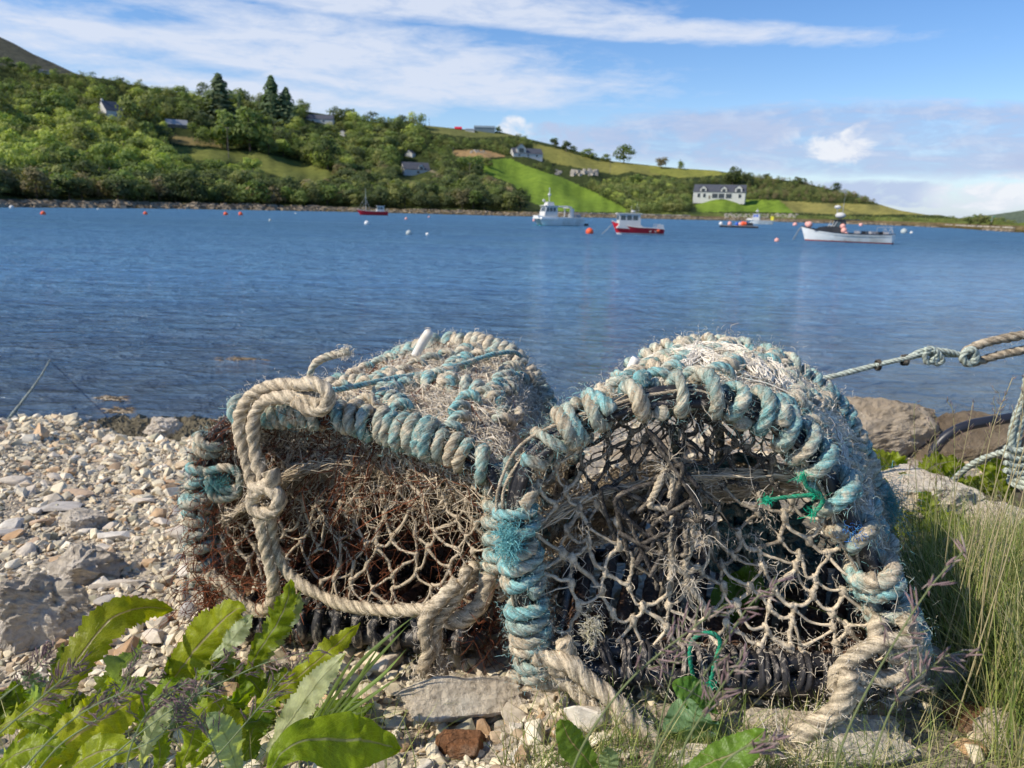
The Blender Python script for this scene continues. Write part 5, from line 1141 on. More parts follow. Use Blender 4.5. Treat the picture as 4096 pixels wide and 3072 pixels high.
# netting
faceS = face(RF, bulge=.03)
def bf(c):
    p = to_px(c); return .12+.85*math.exp(-((p[0]-2750)/480)**2)*np.clip((2420-p[1])/400, 0, 1)+(.6 if p[1] < 1980 and p[0] > 2300 else 0)
nb = CB(); X_ = net(nb, faceS, 11, 18, .0026, BLK, BEI*1.2, .02, .98, .02, 1.0, .2, .25, .03, .03, bf, 1.9, .16)
nf = nb.put('front_netting', m_net, cr, OFF)
fz = CB(); fuzz(fz, X_.reshape(-1, 3), 6500, .004, .0026, BEI, .00020, WHT*.9, .4)
fuzz(fz, X_.reshape(-1, 3), 130, .03, .003, WHT, .0004, BEI, 1.4, nseg=8); f_ = fz.put('frayed_fibre', m_fuzz, nf, OFF); f_['kind'] = 'stuff'
side = surf(RF, RB, RM)
nb = CB(); net(nb, side, 46, 14, .0016, BLK*2, BEI, 0, 1, 0, 1, .22, .2, .02, .05, None, 1.8, .22, nside=5)
net(nb, lambda u, v: side(u, v)*1.0+np.array([0, 0, -.008]), 62, 17, .0012, BEID, BEI, .02, .98, .02, 1, .25, .2, .02, .06, None, 1.7, .22, nside=4)
so_ = nb.put('side_netting', m_net, cr, OFF)
rear = face(RB, bulge=.05)
nb = CB(); net(nb, rear, 15, 24, .0014, BLK*2, BEI, .02, .98, .02, 1, .2, .2, .02, .03, None, 1.8, .2, nside=4); nb.put('rear_netting', m_net, cr, OFF)
# bleached shredded twine over the top
fz = CB()
tangle(fz, side, 1700, .16, .00055, BEI, WHT, (.3, .8), (.05, 1.0), .006, nseg=10, wig=.7)
tangle(fz, side, 800, .22, .0007, WHT, WHT*.85, (.42, .80), (.1, .95), .008, nseg=12, wig=.5)
tangle(fz, side, 700, .2, .0006, BEID, BEI, (.02, .35), (.0, 1.0), .006, nseg=10)
tangle(fz, side, 900, .2, .0006, BEI, BEID, (.72, .98), (.0, 1.0), .007, nseg=10)
for c0 in (.47, .52, .55, .58, .61, .64, .68, .72, .76, .80):      # white hanks
    n = 110; U_ = c0+NG.normal(0, .006, n); pts = []
    a, b2 = NG.uniform(.02, .45), NG.uniform(.55, .98); sl_ = NG.normal(0, .10)
    for s in np.linspace(0, 1, 10): pts.append(side(np.clip(U_+sl_*s+.012*np.sin(s*5)+NG.normal(0, .004, n)*(.5+2*abs(s-.5)), 0, 1), np.full(n, a+(b2-a)*s))+NG.normal(0, .0025, (n, 3))+np.array([0, 0, .014+.008*math.sin(s*3.1)]))
    strands(fz, np.stack(pts, 1), .0006, WHT*1.12, WHT*.95)
f_ = fz.put('shredded_twine', m_fuzz, cr, OFF); f_['kind'] = 'stuff'
# extra teal rope snaking over the top between hoops
wr = CB(); pths = []
for a, bq, c0 in ((.38, .46, 0), (.50, .60, 0), (.66, .58, 0), (.74, .80, 0), (.60, .70, 0), (.44, .52, 0)):
    P = side(np.linspace(a, bq, 12)+.01*np.sin(np.arange(12)), np.linspace(.05, .97, 12))+np.array([0, 0, .010]); T_, N_, B_ = frames(P); P = resample(P, 90)
    H = P; pths += hoop_wrap(wr, H, [(0, 1, 9, .85)], .006, .008, TEAL, BEI, int(a*100))
lo = wr.put('lacing_rope', m_rope, cr, OFF); fz = CB()
for p in pths: fuzz(fz, p, 600, .007, .007, BEI, .0003, WHT)
f_ = fz.put('frayed_fibre', m_fuzz, lo, OFF); f_['kind'] = 'stuff'
# horizontal inner funnel of fine beige mesh with dense stretched threads
eye_c = at_y(2790, 1880, 1.05)
A1, A2 = PY([(2115, 2130), (2300, 2010), (2600, 1930), (2900, 1900), (3180, 1900), (3330, 2000)], .86), PY([(2300, 1960), (2500, 1870), (2750, 1845), (2950, 1850), (3200, 1880), (3400, 1950)], 1.16)
fun = surf(spline(A1, 60), spline(A2, 60)); funS = lambda u, v: fun(u, v)+np.array([0, 0, -.045])*(np.sin(np.asarray(v)*math.pi)*np.sin(np.asarray(u)*math.pi))[:, None]
nb = CB(); net(nb, funS, 38, 14, .0012, BEID, BEI, 0, 1, 0, 1, .2, .1, .02, .02, None, 1.6, .12, nside=4)
fo = nb.put('funnel_netting', m_net, cr, OFF)
A3 = PY([(2080, 2330), (2200, 2260), (2380, 2180), (2550, 2100)], .87); A4 = PY([(2280, 2100), (2400, 2040), (2550, 1990), (2700, 1950)], 1.1); fun2 = surf(spline(A3, 40), spline(A4, 40)); fz = CB()
tangle(fz, funS, 1500, .5, .0007, BEI, BEID, (0, 1), (0, 1), .004, nseg=8, dirb=0.0, wig=.12)
nb = CB(); net(nb, fun2, 22, 12, .0012, BEID, BEI, 0, 1, 0, 1, .2, .1, .02, .02, None, 1.6, .15, nside=4); nb.put('funnel_netting', m_net, cr, OFF)
tangle(fz, fun2, 500, .4, .0006, BEI, BEID, (0, 1), (0, 1), .004, nseg=8, wig=.3); f_ = fz.put('frayed_fibre', m_fuzz, fo, OFF); f_['kind'] = 'stuff'
wr = CB(); rope_mesh(wr, spline(PY([(2720, 1860), (2700, 1760), (2730, 1680), (2800, 1655), (2865, 1700), (2880, 1790), (2860, 1860), (2790, 1890), (2720, 1860)], 1.10), 80), .0075, TEALD, BEID)
rope_mesh(wr, spline(PY([(2740, 1870), (2850, 1880), (2950, 1830), (3020, 1850)], 1.08), 50), .008, TEALD, TEAL); wr.put('eye_ring', m_rope, cr, OFF)
wr = CB()
for q in range(9): rope_mesh(wr, spline(at_y(3060, 2180, 1.08)+NG.normal(0, .05, (5, 3))*np.array([1.1, .5, 1]), 60), .009, TEALD, TEALD*.7)
rope_mesh(wr, spline(PY([(2780, 2380), (2900, 2430), (3100, 2440), (3230, 2400)], 1.05), 50), .007, TEALD, TEAL)
wr.put('rope_bundle', m_rope, cr, OFF)
# bait tangle hanging in the middle of the front net
wr = CB(); c0 = at_y(2660, 2090, .845)
for q in range(22): rope_mesh(wr, spline(c0+NG.normal(0, 1, (5, 3))*np.array([.024, .012, .036])*(.7 if q < 14 else 1.2), 40), .0032, BLK*1.4, BLK*2.5, 5, 8)
bt = wr.put('net_tangle', m_net, cr, OFF); wr = CB()
for L_ in ([(2660, 1880), (2625, 1960), (2600, 2020), (2640, 2030), (2690, 2040)], [(2660, 1880), (2690, 1920), (2680, 1990)], [(2690, 2060), (2680, 2160), (2690, 2260), (2680, 2320)], [(2770, 2100), (2765, 2180), (2740, 2260), (2750, 2330)], [(2680, 2260), (2740, 2290), (2800, 2260)], [(2740, 2330), (2800, 2400), (2830, 2460)]):
    rope_mesh(wr, spline(PY(L_, .835), 40), .0045, BEI, BEI*.85, 5, 10)
wr.put('bait_cord', m_rope, cr, OFF); fz = CB(); fuzz(fz, c0+NG.normal(0, .02, (200, 3)), 350, .008, .004, BLK*2, .0003, BEI, .8)
fuzz(fz, PY([(2660, 1870), (2690, 2250), (2760, 2330), (2780, 2060), (2810, 2160)], .83), 300, .02, .004, WHT*.9, .0003, BEI, 1.0); f_ = fz.put('frayed_fibre', m_fuzz, bt, OFF); f_['kind'] = 'stuff'
# green twine ends
GRN = np.array([.01, .30, .17])
for L_, Y in (([(3210, 1900), (3230, 1950), (3275, 1975), (3290, 2010), (3250, 2060)], .81), ([(3060, 2000), (3180, 1985), (3260, 1980)], .83), ([(2785, 2760), (2760, 2640), (2770, 2560), (2830, 2530), (2880, 2560), (2860, 2650), (2840, 2740)], .81), ([(2600, 1530), (2660, 1480), (2700, 1440)], .98)):
    wr = CB(); fz = CB(); P = rope_mesh(wr, spline(PY(L_, Y), 30), .0028, GRN, GRN*1.3, 5, 8); fuzz(fz, P[-3:], 60, .006, .002, GRN*1.5, .0003, GRN*2); fuzz(fz, P[:3], 60, .006, .002, GRN*1.5, .0003, GRN*2)
    gt = wr.put('green_twine', m_mint, cr, OFF); f_ = fz.put('frayed_fibre', m_fuzz, gt, OFF); f_['kind'] = 'stuff'
fz = CB()
for q in range(16):
    u_, v_ = NG.uniform(.05, .95), NG.uniform(.03, .6); c = faceS(np.array([u_]), np.array([v_]))[0]; fuzz(fz, c+NG.normal(0, .004, (30, 3)), 26, .014, .002, BEI, .0003, WHT*.9, 1.2)
tangle(fz, faceS, 50, .10, .0005, BEI, WHT*.9, (.05, .95), (.05, .8), .004, nseg=9, wig=.9); f_ = fz.put('matted_fibre', m_fuzz, cr, OFF); f_['kind'] = 'stuff'
# bright unravelled teal tufts and blue scrap
def tuft(px, py, Y, w, h, n, col, col2, parent, off, name='frayed_tuft', l=.015):
    c = at_y(px, py, Y); fz = CB(); fuzz(fz, c+NG.normal(0, 1, (300, 3))*np.array([w, w*.6, h]), n, l, .004, col, .00032, col2, .3); f_ = fz.put(name, m_fuzz, parent, off); return f_
tuft(2035, 2170, .81, .005, .011, 900, TEAL*.9, TEAL*1.3, cr, OFF, l=.010); tuft(3555, 2030, 1.2, .008, .02, 900, TEAL*.8, TEAL*1.3, cr, OFF, l=.022)
tuft(3420, 2130, .815, .006, .003, 70, np.array([.05, .2, .6]), np.array([.1, .35, .75]), cr, OFF, l=.005)
tuft(2360, 2520, .83, .005, .012, 350, np.array([.55, .5, .28]), WHT, cr, OFF, l=.006)
# white plastic peg on top
b_ = CB(); b_.tube(spline(PY([(2512, 1520), (2526, 1470), (2545, 1432)], 1.0), 12), [.0065]*11+[.006], 12); b_.put('plastic_peg', m_whitepl, cr, OFF, False)
print('right creel done')
# ------------------------------------------------------------------ left creel
YF = ([780, 2000], [1.20, 1.00])
LF = spline(PY([(845, 2400), (820, 2290), (800, 2130), (795, 1990), (815, 1840), (870, 1730), (950, 1665), (1100, 1645), (1300, 1655), (1480, 1690), (1640, 1735), (1790, 1790), (1920, 1850), (1985, 1920), (2005, 2050), (2000, 2200), (1975, 2340), (1940, 2440)], YF), 400)
LM = spline(PY([(1060, 2150), (1040, 1956), (1060, 1792), (1120, 1656), (1260, 1584), (1480, 1550), (1700, 1550), (1900, 1579), (2030, 1656), (2080, 1773), (2080, 1908), (2040, 2082)], ([1000, 2100], [1.40, 1.24])), 400)
LB = spline(PY([(1460, 1831), (1440, 1692), (1460, 1561), (1530, 1482), (1640, 1426), (1760, 1392), (1890, 1386), (2000, 1417), (2085, 1477), (2145, 1561), (2180, 1664), (2185, 1766), (2170, 1850)], ([1400, 2200], [1.72, 1.56])), 400)
cl_, OL = empty('lobster_creel', (-0.28, 1.15, 1.95), 0, 'left lobster creel slumped backwards, matted with rusty weed and pale netting', 'lobster creel'), np.array([-0.28, 1.15, 1.95])
for nm, H in (('front_hoop', LF), ('middle_hoop', LM), ('rear_hoop', LB)):
    b_ = CB(); P = resample(H, 110); b_.tube(P, .010, 10); b_.tube(P+smooth_noise(110, .002, 9)+np.array([0.004, -.007, -.010]), .006, 8); ho = b_.put(nm, m_pipe, cl_, OL, False)
    wr = CB()
    spec = {'front_hoop': [(.02, .06, 2.2, 1.0), (.07, .16, 4.2, 1.1), (.165, .19, 2.2, 1.2), (.20, .25, 2.5, 1.0), (.26, .30, 1.8, .9), (.35, .46, 6.2, 1.0), (.465, .52, 3.0, .95), (.53, .60, 3.2, 1.0), (.605, .70, 6.0, 1.15), (.705, .745, 2.6, 1.0), (.76, .80, 1.5, 1.1), (.82, .86, 2.2, 1.0), (.88, .96, 4, 1.0)],
            'middle_hoop': [(.15, .38, 9, 1.0), (.4, .56, 7, 1.0), (.58, .72, 6, 1.05), (.74, .95, 8, 1.0)], 'rear_hoop': [(.05, .22, 8, 1.0), (.225, .48, 15, 1.15), (.49, .72, 13, 1.1), (.73, .97, 13, 1.0)]}[nm]
    pths = hoop_wrap(wr, H, spec, .0118, .0094 if nm != 'rear_hoop' else .0108, TEAL*(.9 if nm == 'front_hoop' else 1), BEID if nm == 'front_hoop' else BEI, 13)
    ro = wr.put('rope_binding', m_rope, ho, OL); fz = CB()
    for p in pths: fuzz(fz, p, int(len(p)*6), .008, .009, BEI, .00028, WHT if nm != 'front_hoop' else TEAL)
    f_ = fz.put('frayed_fibre', m_fuzz, ho, OL); f_['kind'] = 'stuff'
a0, a1 = at_y(900, 2500, 1.17), at_y(1900, 2560, 1.0); c0_, c1_ = LB[0].copy(), LB[-1].copy(); c0_[2] = c1_[2] = 1.86
b_ = CB()
for dz, dy in ((0, 0), (.022, .018)): b_.tube(spline([a0+[0, dy, dz], (a0+a1)/2+[0, dy, dz-.004], a1+[0, dy, dz]], 30), .014, 12)
base_ = b_.put('base_frame', m_pipe, cl_, OL, False); b_ = CB(); b_.tube([a0, c0_], .013, 10); b_.put('side_bar', m_pipe, base_, OL, False); b_ = CB(); b_.tube([a1, c1_], .013, 10); b_.put('side_bar', m_pipe, base_, OL, False)
rb = CB(); dx = (a1-a0)/np.linalg.norm(a1-a0)
for tt in np.linspace(.12, .95, 12):
    c = a0+(a1-a0)*tt+np.array([0, .012, .008]); P = [c+dx*NG.normal(0, .003)+np.array([0, math.cos(p_)*.030, math.sin(p_)*.030]) for p_ in np.linspace(0, 6.28, 18)]
    V, Fs = tube(P, .0085, 8); V = V+NG.normal(0, .0006, V.shape); rb.add(V, Fs)
rb.put('rubber_wrapping', m_rubber, base_, OL, False)
for i in range(12):
    f = (i+.6)/12.6; a = a0+(a1-a0)*f; c = c0_+(c1_-c0_)*f; b_ = CB(); b_.tube(spline([a+[0, .02, .014], (a+c)/2+[NG.normal(0, .004), 0, .014], c+[0, 0, .014]], 20), .014*(1+.08*NG.normal(size=20)), 10); b_.put('base_slat', m_rustbar, cl_, OL, False)
faceL = face(LF, bulge=.05)
nb = CB(); XL = net(nb, faceL, 13, 17, .0024, BEI*.9, BEID*.9, .02, .98, .0, 1.0, .2, .22, .03, .02, None, 1.8, .16)
nf = nb.put('front_netting', m_net, cl_, OL); fz = CB(); fuzz(fz, XL.reshape(-1, 3), 6000, .005, .003, BEI, .00025, BEID, .5); f_ = fz.put('frayed_fibre', m_fuzz, nf, OL); f_['kind'] = 'stuff'
sideL = surf(LF, LB, LM)
nb = CB(); net(nb, sideL, 44, 20, .0017, BEI, BEID, 0, 1, 0, 1, .22, .2, .03, .05, None, 1.8, .22, nside=5); net(nb, lambda u, v: sideL(u, v)+np.array([0, 0, -.012]), 56, 24, .0014, BEI, WHT*.8, .02, .98, .02, 1, .25, .2, .02, .05, None, 1.7, .22, nside=4)
nb.put('side_netting', m_net, cl_, OL)
nb = CB(); net(nb, face(LB, bulge=.04), 14, 20, .0015, BEID, BEI, .02, .98, .02, 1, .2, .2, .02, .02, None, 1.8, .2, nside=4); nb.put('rear_netting', m_net, cl_, OL)
# inner matted mesh: a fine sheet hanging inside, thick with dirt
A1 = PY([(900, 2080), (1150, 1900), (1400, 1850), (1650, 1900), (1900, 2020)], 1.14); A2 = PY([(1180, 1900), (1400, 1800), (1650, 1790), (1900, 1830), (2050, 1920)], 1.48)
funL0 = surf(spline(A1, 50), spline(A2, 50)); funL = lambda u, v: funL0(u, v)+np.array([0, 0, -.05])*(np.sin(np.asarray(v)*math.pi)*np.sin(np.asarray(u)*math.pi))[:, None]
nb = CB(); net(nb, funL, 36, 16, .0013, BEID, BEI*.9, 0, 1, 0, 1, .22, .1, .03, .02, None, 1.6, .18, nside=4); fo = nb.put('funnel_netting', m_net, cl_, OL)
fz = CB(); tangle(fz, funL, 1500, .35, .0007, BEI*.9, BEID, (0, 1), (0, 1), .006, nseg=8, dirb=0.0, wig=.25); f_ = fz.put('frayed_fibre', m_fuzz, fo, OL); f_['kind'] = 'stuff'
fz = CB()
tangle(fz, sideL, 2600, .16, .0006, BEI, WHT, (.28, .82), (.02, 1.0), .007, nseg=10, wig=.7)
tangle(fz, sideL, 900, .2, .0007, WHT, BEI, (.45, .85), (.1, 1.0), .009, nseg=10, wig=.6)
tangle(fz, sideL, 900, .2, .0006, BEID, BEI, (.0, .3), (0, 1), .008, nseg=10)
tangle(fz, sideL, 1600, .25, .0007, BEI, WHT*.9, (.72, 1.0), (.15, 1), .007, nseg=10, dirb=1.4, wig=.3)
tangle(fz, faceL, 1000, .12, .0006, BEID, BEI, (.1, .95), (.25, .95), .010, nseg=9, wig=.8)
tangle(fz, faceL, 700, .10, .0006, BEI, WHT*.8, (.5, .95), (.45, .75), .006, nseg=9, wig=.8)
f_ = fz.put('shredded_twine', m_fuzz, cl_, OL); f_['kind'] = 'stuff'
wr = CB(); pths = []
for a, bq, v0, v1 in ((.42, .60, .05, .9), (.56, .66, .1, .95), (.62, .5, .1, .6), (.70, .76, .0, .95), (.34, .44, .1, .95), (.66, .60, .45, .95), (.78, .72, .3, .95)):
    P = resample(sideL(np.linspace(a, bq, 12)+.012*np.sin(np.arange(12)*1.3), np.linspace(v0, v1, 12))+np.array([0, 0, .010]), 90); pths += hoop_wrap(wr, P, [(0, 1, 11, .85)], .006, .0085, TEAL, BEI, int(a*100))
lo = wr.put('lacing_rope', m_rope, cl_, OL); fz = CB()
for p in pths: fuzz(fz, p, 600, .009, .007, BEI, .0003, WHT)
f_ = fz.put('frayed_fibre', m_fuzz, lo, OL); f_['kind'] = 'stuff'
tuft(880, 1930, 1.15, .009, .007, 220, TEALD*.8, TEALD*1.2, cl_, OL, l=.012)
wr = CB(); 
for L_ in ([(820, 1890), (900, 1870), (960, 1900), (940, 1980), (860, 1990), (830, 1920)], [(830, 1900), (890, 1960), (950, 1950)]): rope_mesh(wr, spline(PY(L_, 1.155), 40), .0075, TEALD, BEID)
wr.put('rope_knot', m_rope, cl_, OL)
b_ = CB(); b_.tube(spline(PY([(1660, 1425), (1690, 1370), (1722, 1322)], 1.5), 12), [.009]*5+[.010]*6+[.007], 12); b_.put('plastic_peg', m_whitepl, cl_, OL, False)
B1 = PY([(860, 1900), (1100, 1800), (1400, 1800), (1750, 1880), (1950, 2000)], 1.19); B2 = PY([(930, 2350), (1150, 2300), (1450, 2270), (1750, 2270), (1950, 2300)], ([900, 2000], [1.42, 1.25])); shL = surf(spline(B1, 50), spline(B2, 50))  # added dark sheet that closes off the bright ground behind the creel front
nb = CB(); net(nb, shL, 30, 16, .0015, BEID*.6, RUST*2.2, 0, 1, 0, 1, .25, .2, .03, .02, None, 1.8, .2, nside=4); sh_o = nb.put('added_dark_net', m_net, cl_, OL)
fz = CB(); tangle(fz, shL, 2600, .14, .0007, BEID*.55, RUST*1.8, (0, 1), (0, 1), .012, nseg=9, wig=.8); f_ = fz.put('matted_fibre', m_fuzz, sh_o, OL); f_['kind'] = 'stuff'
# orange-pink scrap inside
b_ = CB(); c = at_y(1398, 1810, 1.45); V, Fc = RT[3]; b_.add(V*.022+c, Fc); b_.put('plastic_scrap', m_pink if 'm_pink' in globals() else m_whitepl, cl_, OL, False)
# rust-brown dried weed: caught all over the left creel, a thing of its own
fz = CB(); 
tangle(fz, lambda u, v: faceL(u, v)+np.array([0, -.012, 0]), 170, .28, .0005, RUST*.8, RUST*1.5, (.0, .85), (.1, 1.0), .010, nseg=12, wig=.6)
tangle(fz, lambda u, v: faceL(u, v)+np.array([0, -.016, 0]), 90, .5, .0006, RUST*.9, RUST*1.7, (.0, .8), (.15, .95), .006, nseg=10, dirb=.75, wig=.18)
tangle(fz, sideL, 120, .35, .0006, RUST, RUST*1.8, (.40, .75), (.05, .98), .012, nseg=10, wig=.4)
tangle(fz, sideL, 150, .3, .0006, RUST, RUST*1.6, (.0, .3), (.0, .5), .015, nseg=12, wig=.7)
fuzz(fz, PY([(820, 2050), (830, 2200), (810, 2330), (830, 2420), (860, 2470), (900, 2300)], 1.16), 330, .05, .02, RUST, .0005, RUST*1.6, .6, nseg=9)
fuzz(fz, PY([(2030, 2250), (2010, 2400), (1980, 2500), (1900, 2500)], 1.0), 200, .05, .02, RUST, .0005, RUST*1.5, .9, nseg=9)
fuzz(fz, PY([(860, 2330), (960, 2340), (1060, 2360)], 1.12), 60, .08, .008, RUST*1.2, .0006, RUST*2.3, .1, nseg=7)
tag(fz.build('dried_seaweed', m_fuzz, None, True, True), 'rust brown dried weed threads tangled over the left creel', 'seaweed', kind='stuff')
# ------------------------------------------------------------------ ropes lying on or tied to the creels
def rope_thing(name, label, strands_, r, col, col2=None, fz_n=0, fl_=.008, ends=None, cat='rope', kind=None, mat=None, fcol=None, fr=.00025):
    """strands_: list of (pixel list, Y) ; each its own child part when more than one"""
    first = np.array(strands_[0][0].mean(0) if isinstance(strands_[0], tuple) is False else PY(strands_[0][0], strands_[0][1]).mean(0))
    o = empty(name, first, 0, label, cat); fz = CB()
    for s in strands_:
        pts = spline(PY(s[0], s[1]), 120); wr = CB(); rr = s[2] if len(s) > 2 else r
        P = rope_mesh(wr, pts, rr, col, col2, 5.5, 15, 0, .4, .08); wr.put(s[3] if len(s) > 3 else 'strand', mat or m_rope, o, first)
        if fz_n: fuzz(fz, P, int(fz_n*length(P)), fl_, rr*.85, fcol if fcol is not None else BEI, fr, WHT)
        if ends and len(s) > 4: fuzz(fz, P[-6:], 260, s[4], rr*.8, BEI, .0004, WHT, 1.0)
    if fz.n: f_ = fz.put('frayed_fibre', m_fuzz, o, first); f_['kind'] = 'stuff'
    return o
CR = np.array([.62, .52, .37]); YB = ([780, 2000], [1.165, .965])
rope_thing('bridle_rope', 'thick doubled cream rope draped over the front corner of the left creel and knotted halfway', [
  ([(1290, 1600), (1230, 1555), (1130, 1540), (1040, 1560), (980, 1620), (960, 1710), (985, 1830), (1010, 1930), (1030, 1990)], YB, .0115),
  ([(1285, 1625), (1210, 1590), (1120, 1590), (1050, 1610), (1015, 1680), (1020, 1800), (1050, 1900), (1065, 1980)], ([780, 2000], [1.145, .945]), .0115),
  ([(1180, 1540), (1260, 1535), (1310, 1570), (1300, 1630), (1240, 1640), (1180, 1600)], ([780, 2000], [1.14, .94]), .0105, 'knot'),
  ([(1010, 1960), (1070, 1950), (1115, 1985), (1100, 2040), (1040, 2050), (1005, 2010), (1040, 1960), (1090, 1920), (1080, 1880)], ([780, 2000], [1.12, .92]), .0125, 'knot'),
  ([(1030, 2020), (1045, 2100), (1060, 2180), (1085, 2280), (1095, 2360), (1075, 2430), (1020, 2440), (960, 2400), (905, 2340), (860, 2320), (835, 2290)], ([780, 2000], [1.15, .95]), .0115),
  ([(1075, 2030), (1085, 2120), (1100, 2200), (1160, 2300), (1260, 2370), (1380, 2420), (1520, 2440), (1650, 2440), (1760, 2420), (1860, 2340), (1900, 2260)], YB, .0105),
  ([(835, 2290), (880, 2330), (905, 2370), (880, 2330), (850, 2310)], ([780, 2000], [1.18, .97]), .011)], .011, CR, BEID*1.2, 1600, .006)
rope_thing('corner_rope', 'ragged cream rope hanging from the front corner of the left creel onto the pale block', [
  ([(1830, 2330), (1760, 2400), (1710, 2460), (1700, 2540), (1715, 2600), (1700, 2680), (1745, 2720)], .95, .011, 'strand', .012),
  ([(1870, 2270), (1830, 2380), (1760, 2470), (1740, 2550), (1760, 2640), (1780, 2690)], .96, .010, 'strand', .012),
  ([(1950, 2300), (1930, 2400), (1860, 2470), (1790, 2480), (1740, 2440)], .97, .013)], .012, CR*.85, BEID, 1600, .007, True)
rope_thing('blue_line', 'thin blue line stretched over the top of the left creel', [([(1290, 1568), (1420, 1545), (1560, 1515), (1720, 1490), (1850, 1455), (1960, 1420), (2050, 1408), (2085, 1425)], ([1290, 2085], [1.13, 1.5]))], .0048, TEAL*1.0, TEAL*1.2+.08, 300, .004)
rope_thing('rope_end', 'loose frayed rope end sticking up behind the left creel', [([(1250, 1540), (1240, 1505), (1255, 1460), (1295, 1432), (1345, 1418), (1398, 1404)], 1.16, .0062, 'strand', .004)], .006, np.array([.45, .52, .42]), BEI, 500, .004, True)
YR = .79
rope_thing('knotted_rope', 'thick cream rope knotted at the lower right corner of the right creel', [
  ([(3640, 2570), (3560, 2560), (3470, 2595), (3400, 2640), (3345, 2690), (3350, 2750), (3410, 2765), (3440, 2715), (3390, 2685), (3345, 2710)], YR, .0108, 'knot'),
  ([(3640, 2620), (3600, 2690), (3530, 2715), (3450, 2705), (3400, 2740), (3360, 2770), (3340, 2730), (3380, 2690)], YR+.01, .0108, 'knot'),
  ([(3400, 2690), (3380, 2770), (3330, 2850), (3250, 2910), (3150, 2960), (3060, 3010), (3000, 3080)], YR-.03, .0118, 'strand', .02),
  ([(3430, 2740), (3370, 2830), (3290, 2890), (3180, 2930), (3100, 2980), (3060, 3060)], YR-.02, .011, 'strand', .02),
  ([(3520, 2470), (3500, 2540), (3540, 2600), (3620, 2620), (3660, 2560), (3620, 2480)], YR+.01, .0105, 'knot'),
  ([(3640, 2600), (3670, 2680), (3620, 2760), (3540, 2820)], YR+.04, .0105)], .011, CR, CR*.85, 2000, .006, True)
rope_thing('trailing_rope', 'thick cream rope running down from the left foot of the right creel into the grass', [
  ([(2110, 2590), (2180, 2630), (2270, 2650), (2350, 2720), (2440, 2790), (2540, 2890), (2640, 2980), (2760, 3060), (2820, 3120)], ([2100, 2800], [.83, .74]), .0125),
  ([(2140, 2660), (2230, 2700), (2300, 2760), (2400, 2850), (2500, 2900), (2600, 2990), (2700, 3060)], ([2100, 2800], [.84, .75]), .011),
  ([(2250, 2560), (2270, 2620), (2240, 2680), (2200, 2640), (2130, 2620)], .82, .0125, 'knot'),
  ([(2120, 2640), (2190, 2670), (2250, 2650)], .83, .012), ([(2120, 2700), (2200, 2730), (2300, 2720), (2380, 2790)], .84, .012)], .012, CR, BEID*1.15, 1800, .006)
fz = CB(); c = PY([(3060, 3020), (3150, 3010), (3230, 3030), (3100, 3060)], .75); fuzz(fz, c, 500, .03, .008, np.array([.62, .52, .28]), .0005, WHT, .6, nseg=7)
tag(fz.build('frayed_rope_end', m_fuzz, None, True, True), 'frayed straw coloured rope end fanned on the slab at the bottom right', 'rope end')
# mooring line on the right
MINT = np.array([.56, .63, .54]); BRN = np.array([.38, .31, .22]); YM = 1.62
rope_thing('mooring_line', 'pale mint mooring line running taut from behind the right creel to a brown rope loop', [
  ([(3200, 1540), (3280, 1518), (3400, 1488), (3540, 1452), (3640, 1430), (3720, 1415), (3800, 1420), (3850, 1420)], YM, .0062, 'strand'),
  ([(3505, 1462), (3560, 1448), (3630, 1432), (3700, 1410)], YM-.012, .0052, 'strand'),
  ([(3630, 1432), (3680, 1405), (3740, 1400), (3800, 1408), (3860, 1425)], YM-.01, .0062, 'strand'),
  ([(3700, 1400), (3730, 1395), (3745, 1430), (3710, 1450), (3700, 1415), (3740, 1405), (3770, 1440), (3745, 1455), (3725, 1430)], YM-.014, .0062, 'knot'),
  ([(3860, 1402), (3900, 1405), (3905, 1440), (3875, 1455), (3850, 1435), (3860, 1410), (3890, 1400), (3900, 1430), (3880, 1450)], YM-.015, .0075, 'knot')], .006, MINT, MINT*.85, 200, .003, False, fcol=MINT, mat=m_mint)
wr = CB()
for px, n_ in ((3508, 2), (3612, 3)):
    for q in range(n_):
        c = at_y(px+q*7, 1460 if px < 3600 else 1440, YM-.005); P = [c+np.array([0, math.cos(a)*.010, math.sin(a)*.010]) for a in np.linspace(0, 6.3, 14)]; rope_mesh(wr, spline(P, 30), .003, BLK*.6, BLK*2, 5, 8)
tag(wr.build('black_tape', m_net, None, True, True, None, True), 'black lashing bound round the pale mint mooring line', 'lashing')
rope_thing('brown_loop', 'brown rope loop leading off to the right above the water', [([(4300, 1300), (4180, 1325), (4096, 1340), (4000, 1358), (3920, 1378), (3870, 1405), (3858, 1440), (3880, 1452), (3930, 1440), (4000, 1420), (4096, 1400), (4200, 1380), (4320, 1350)], YM, .0105)], .0105, BRN, BRN*.8, 900, .006, False, fcol=BRN)
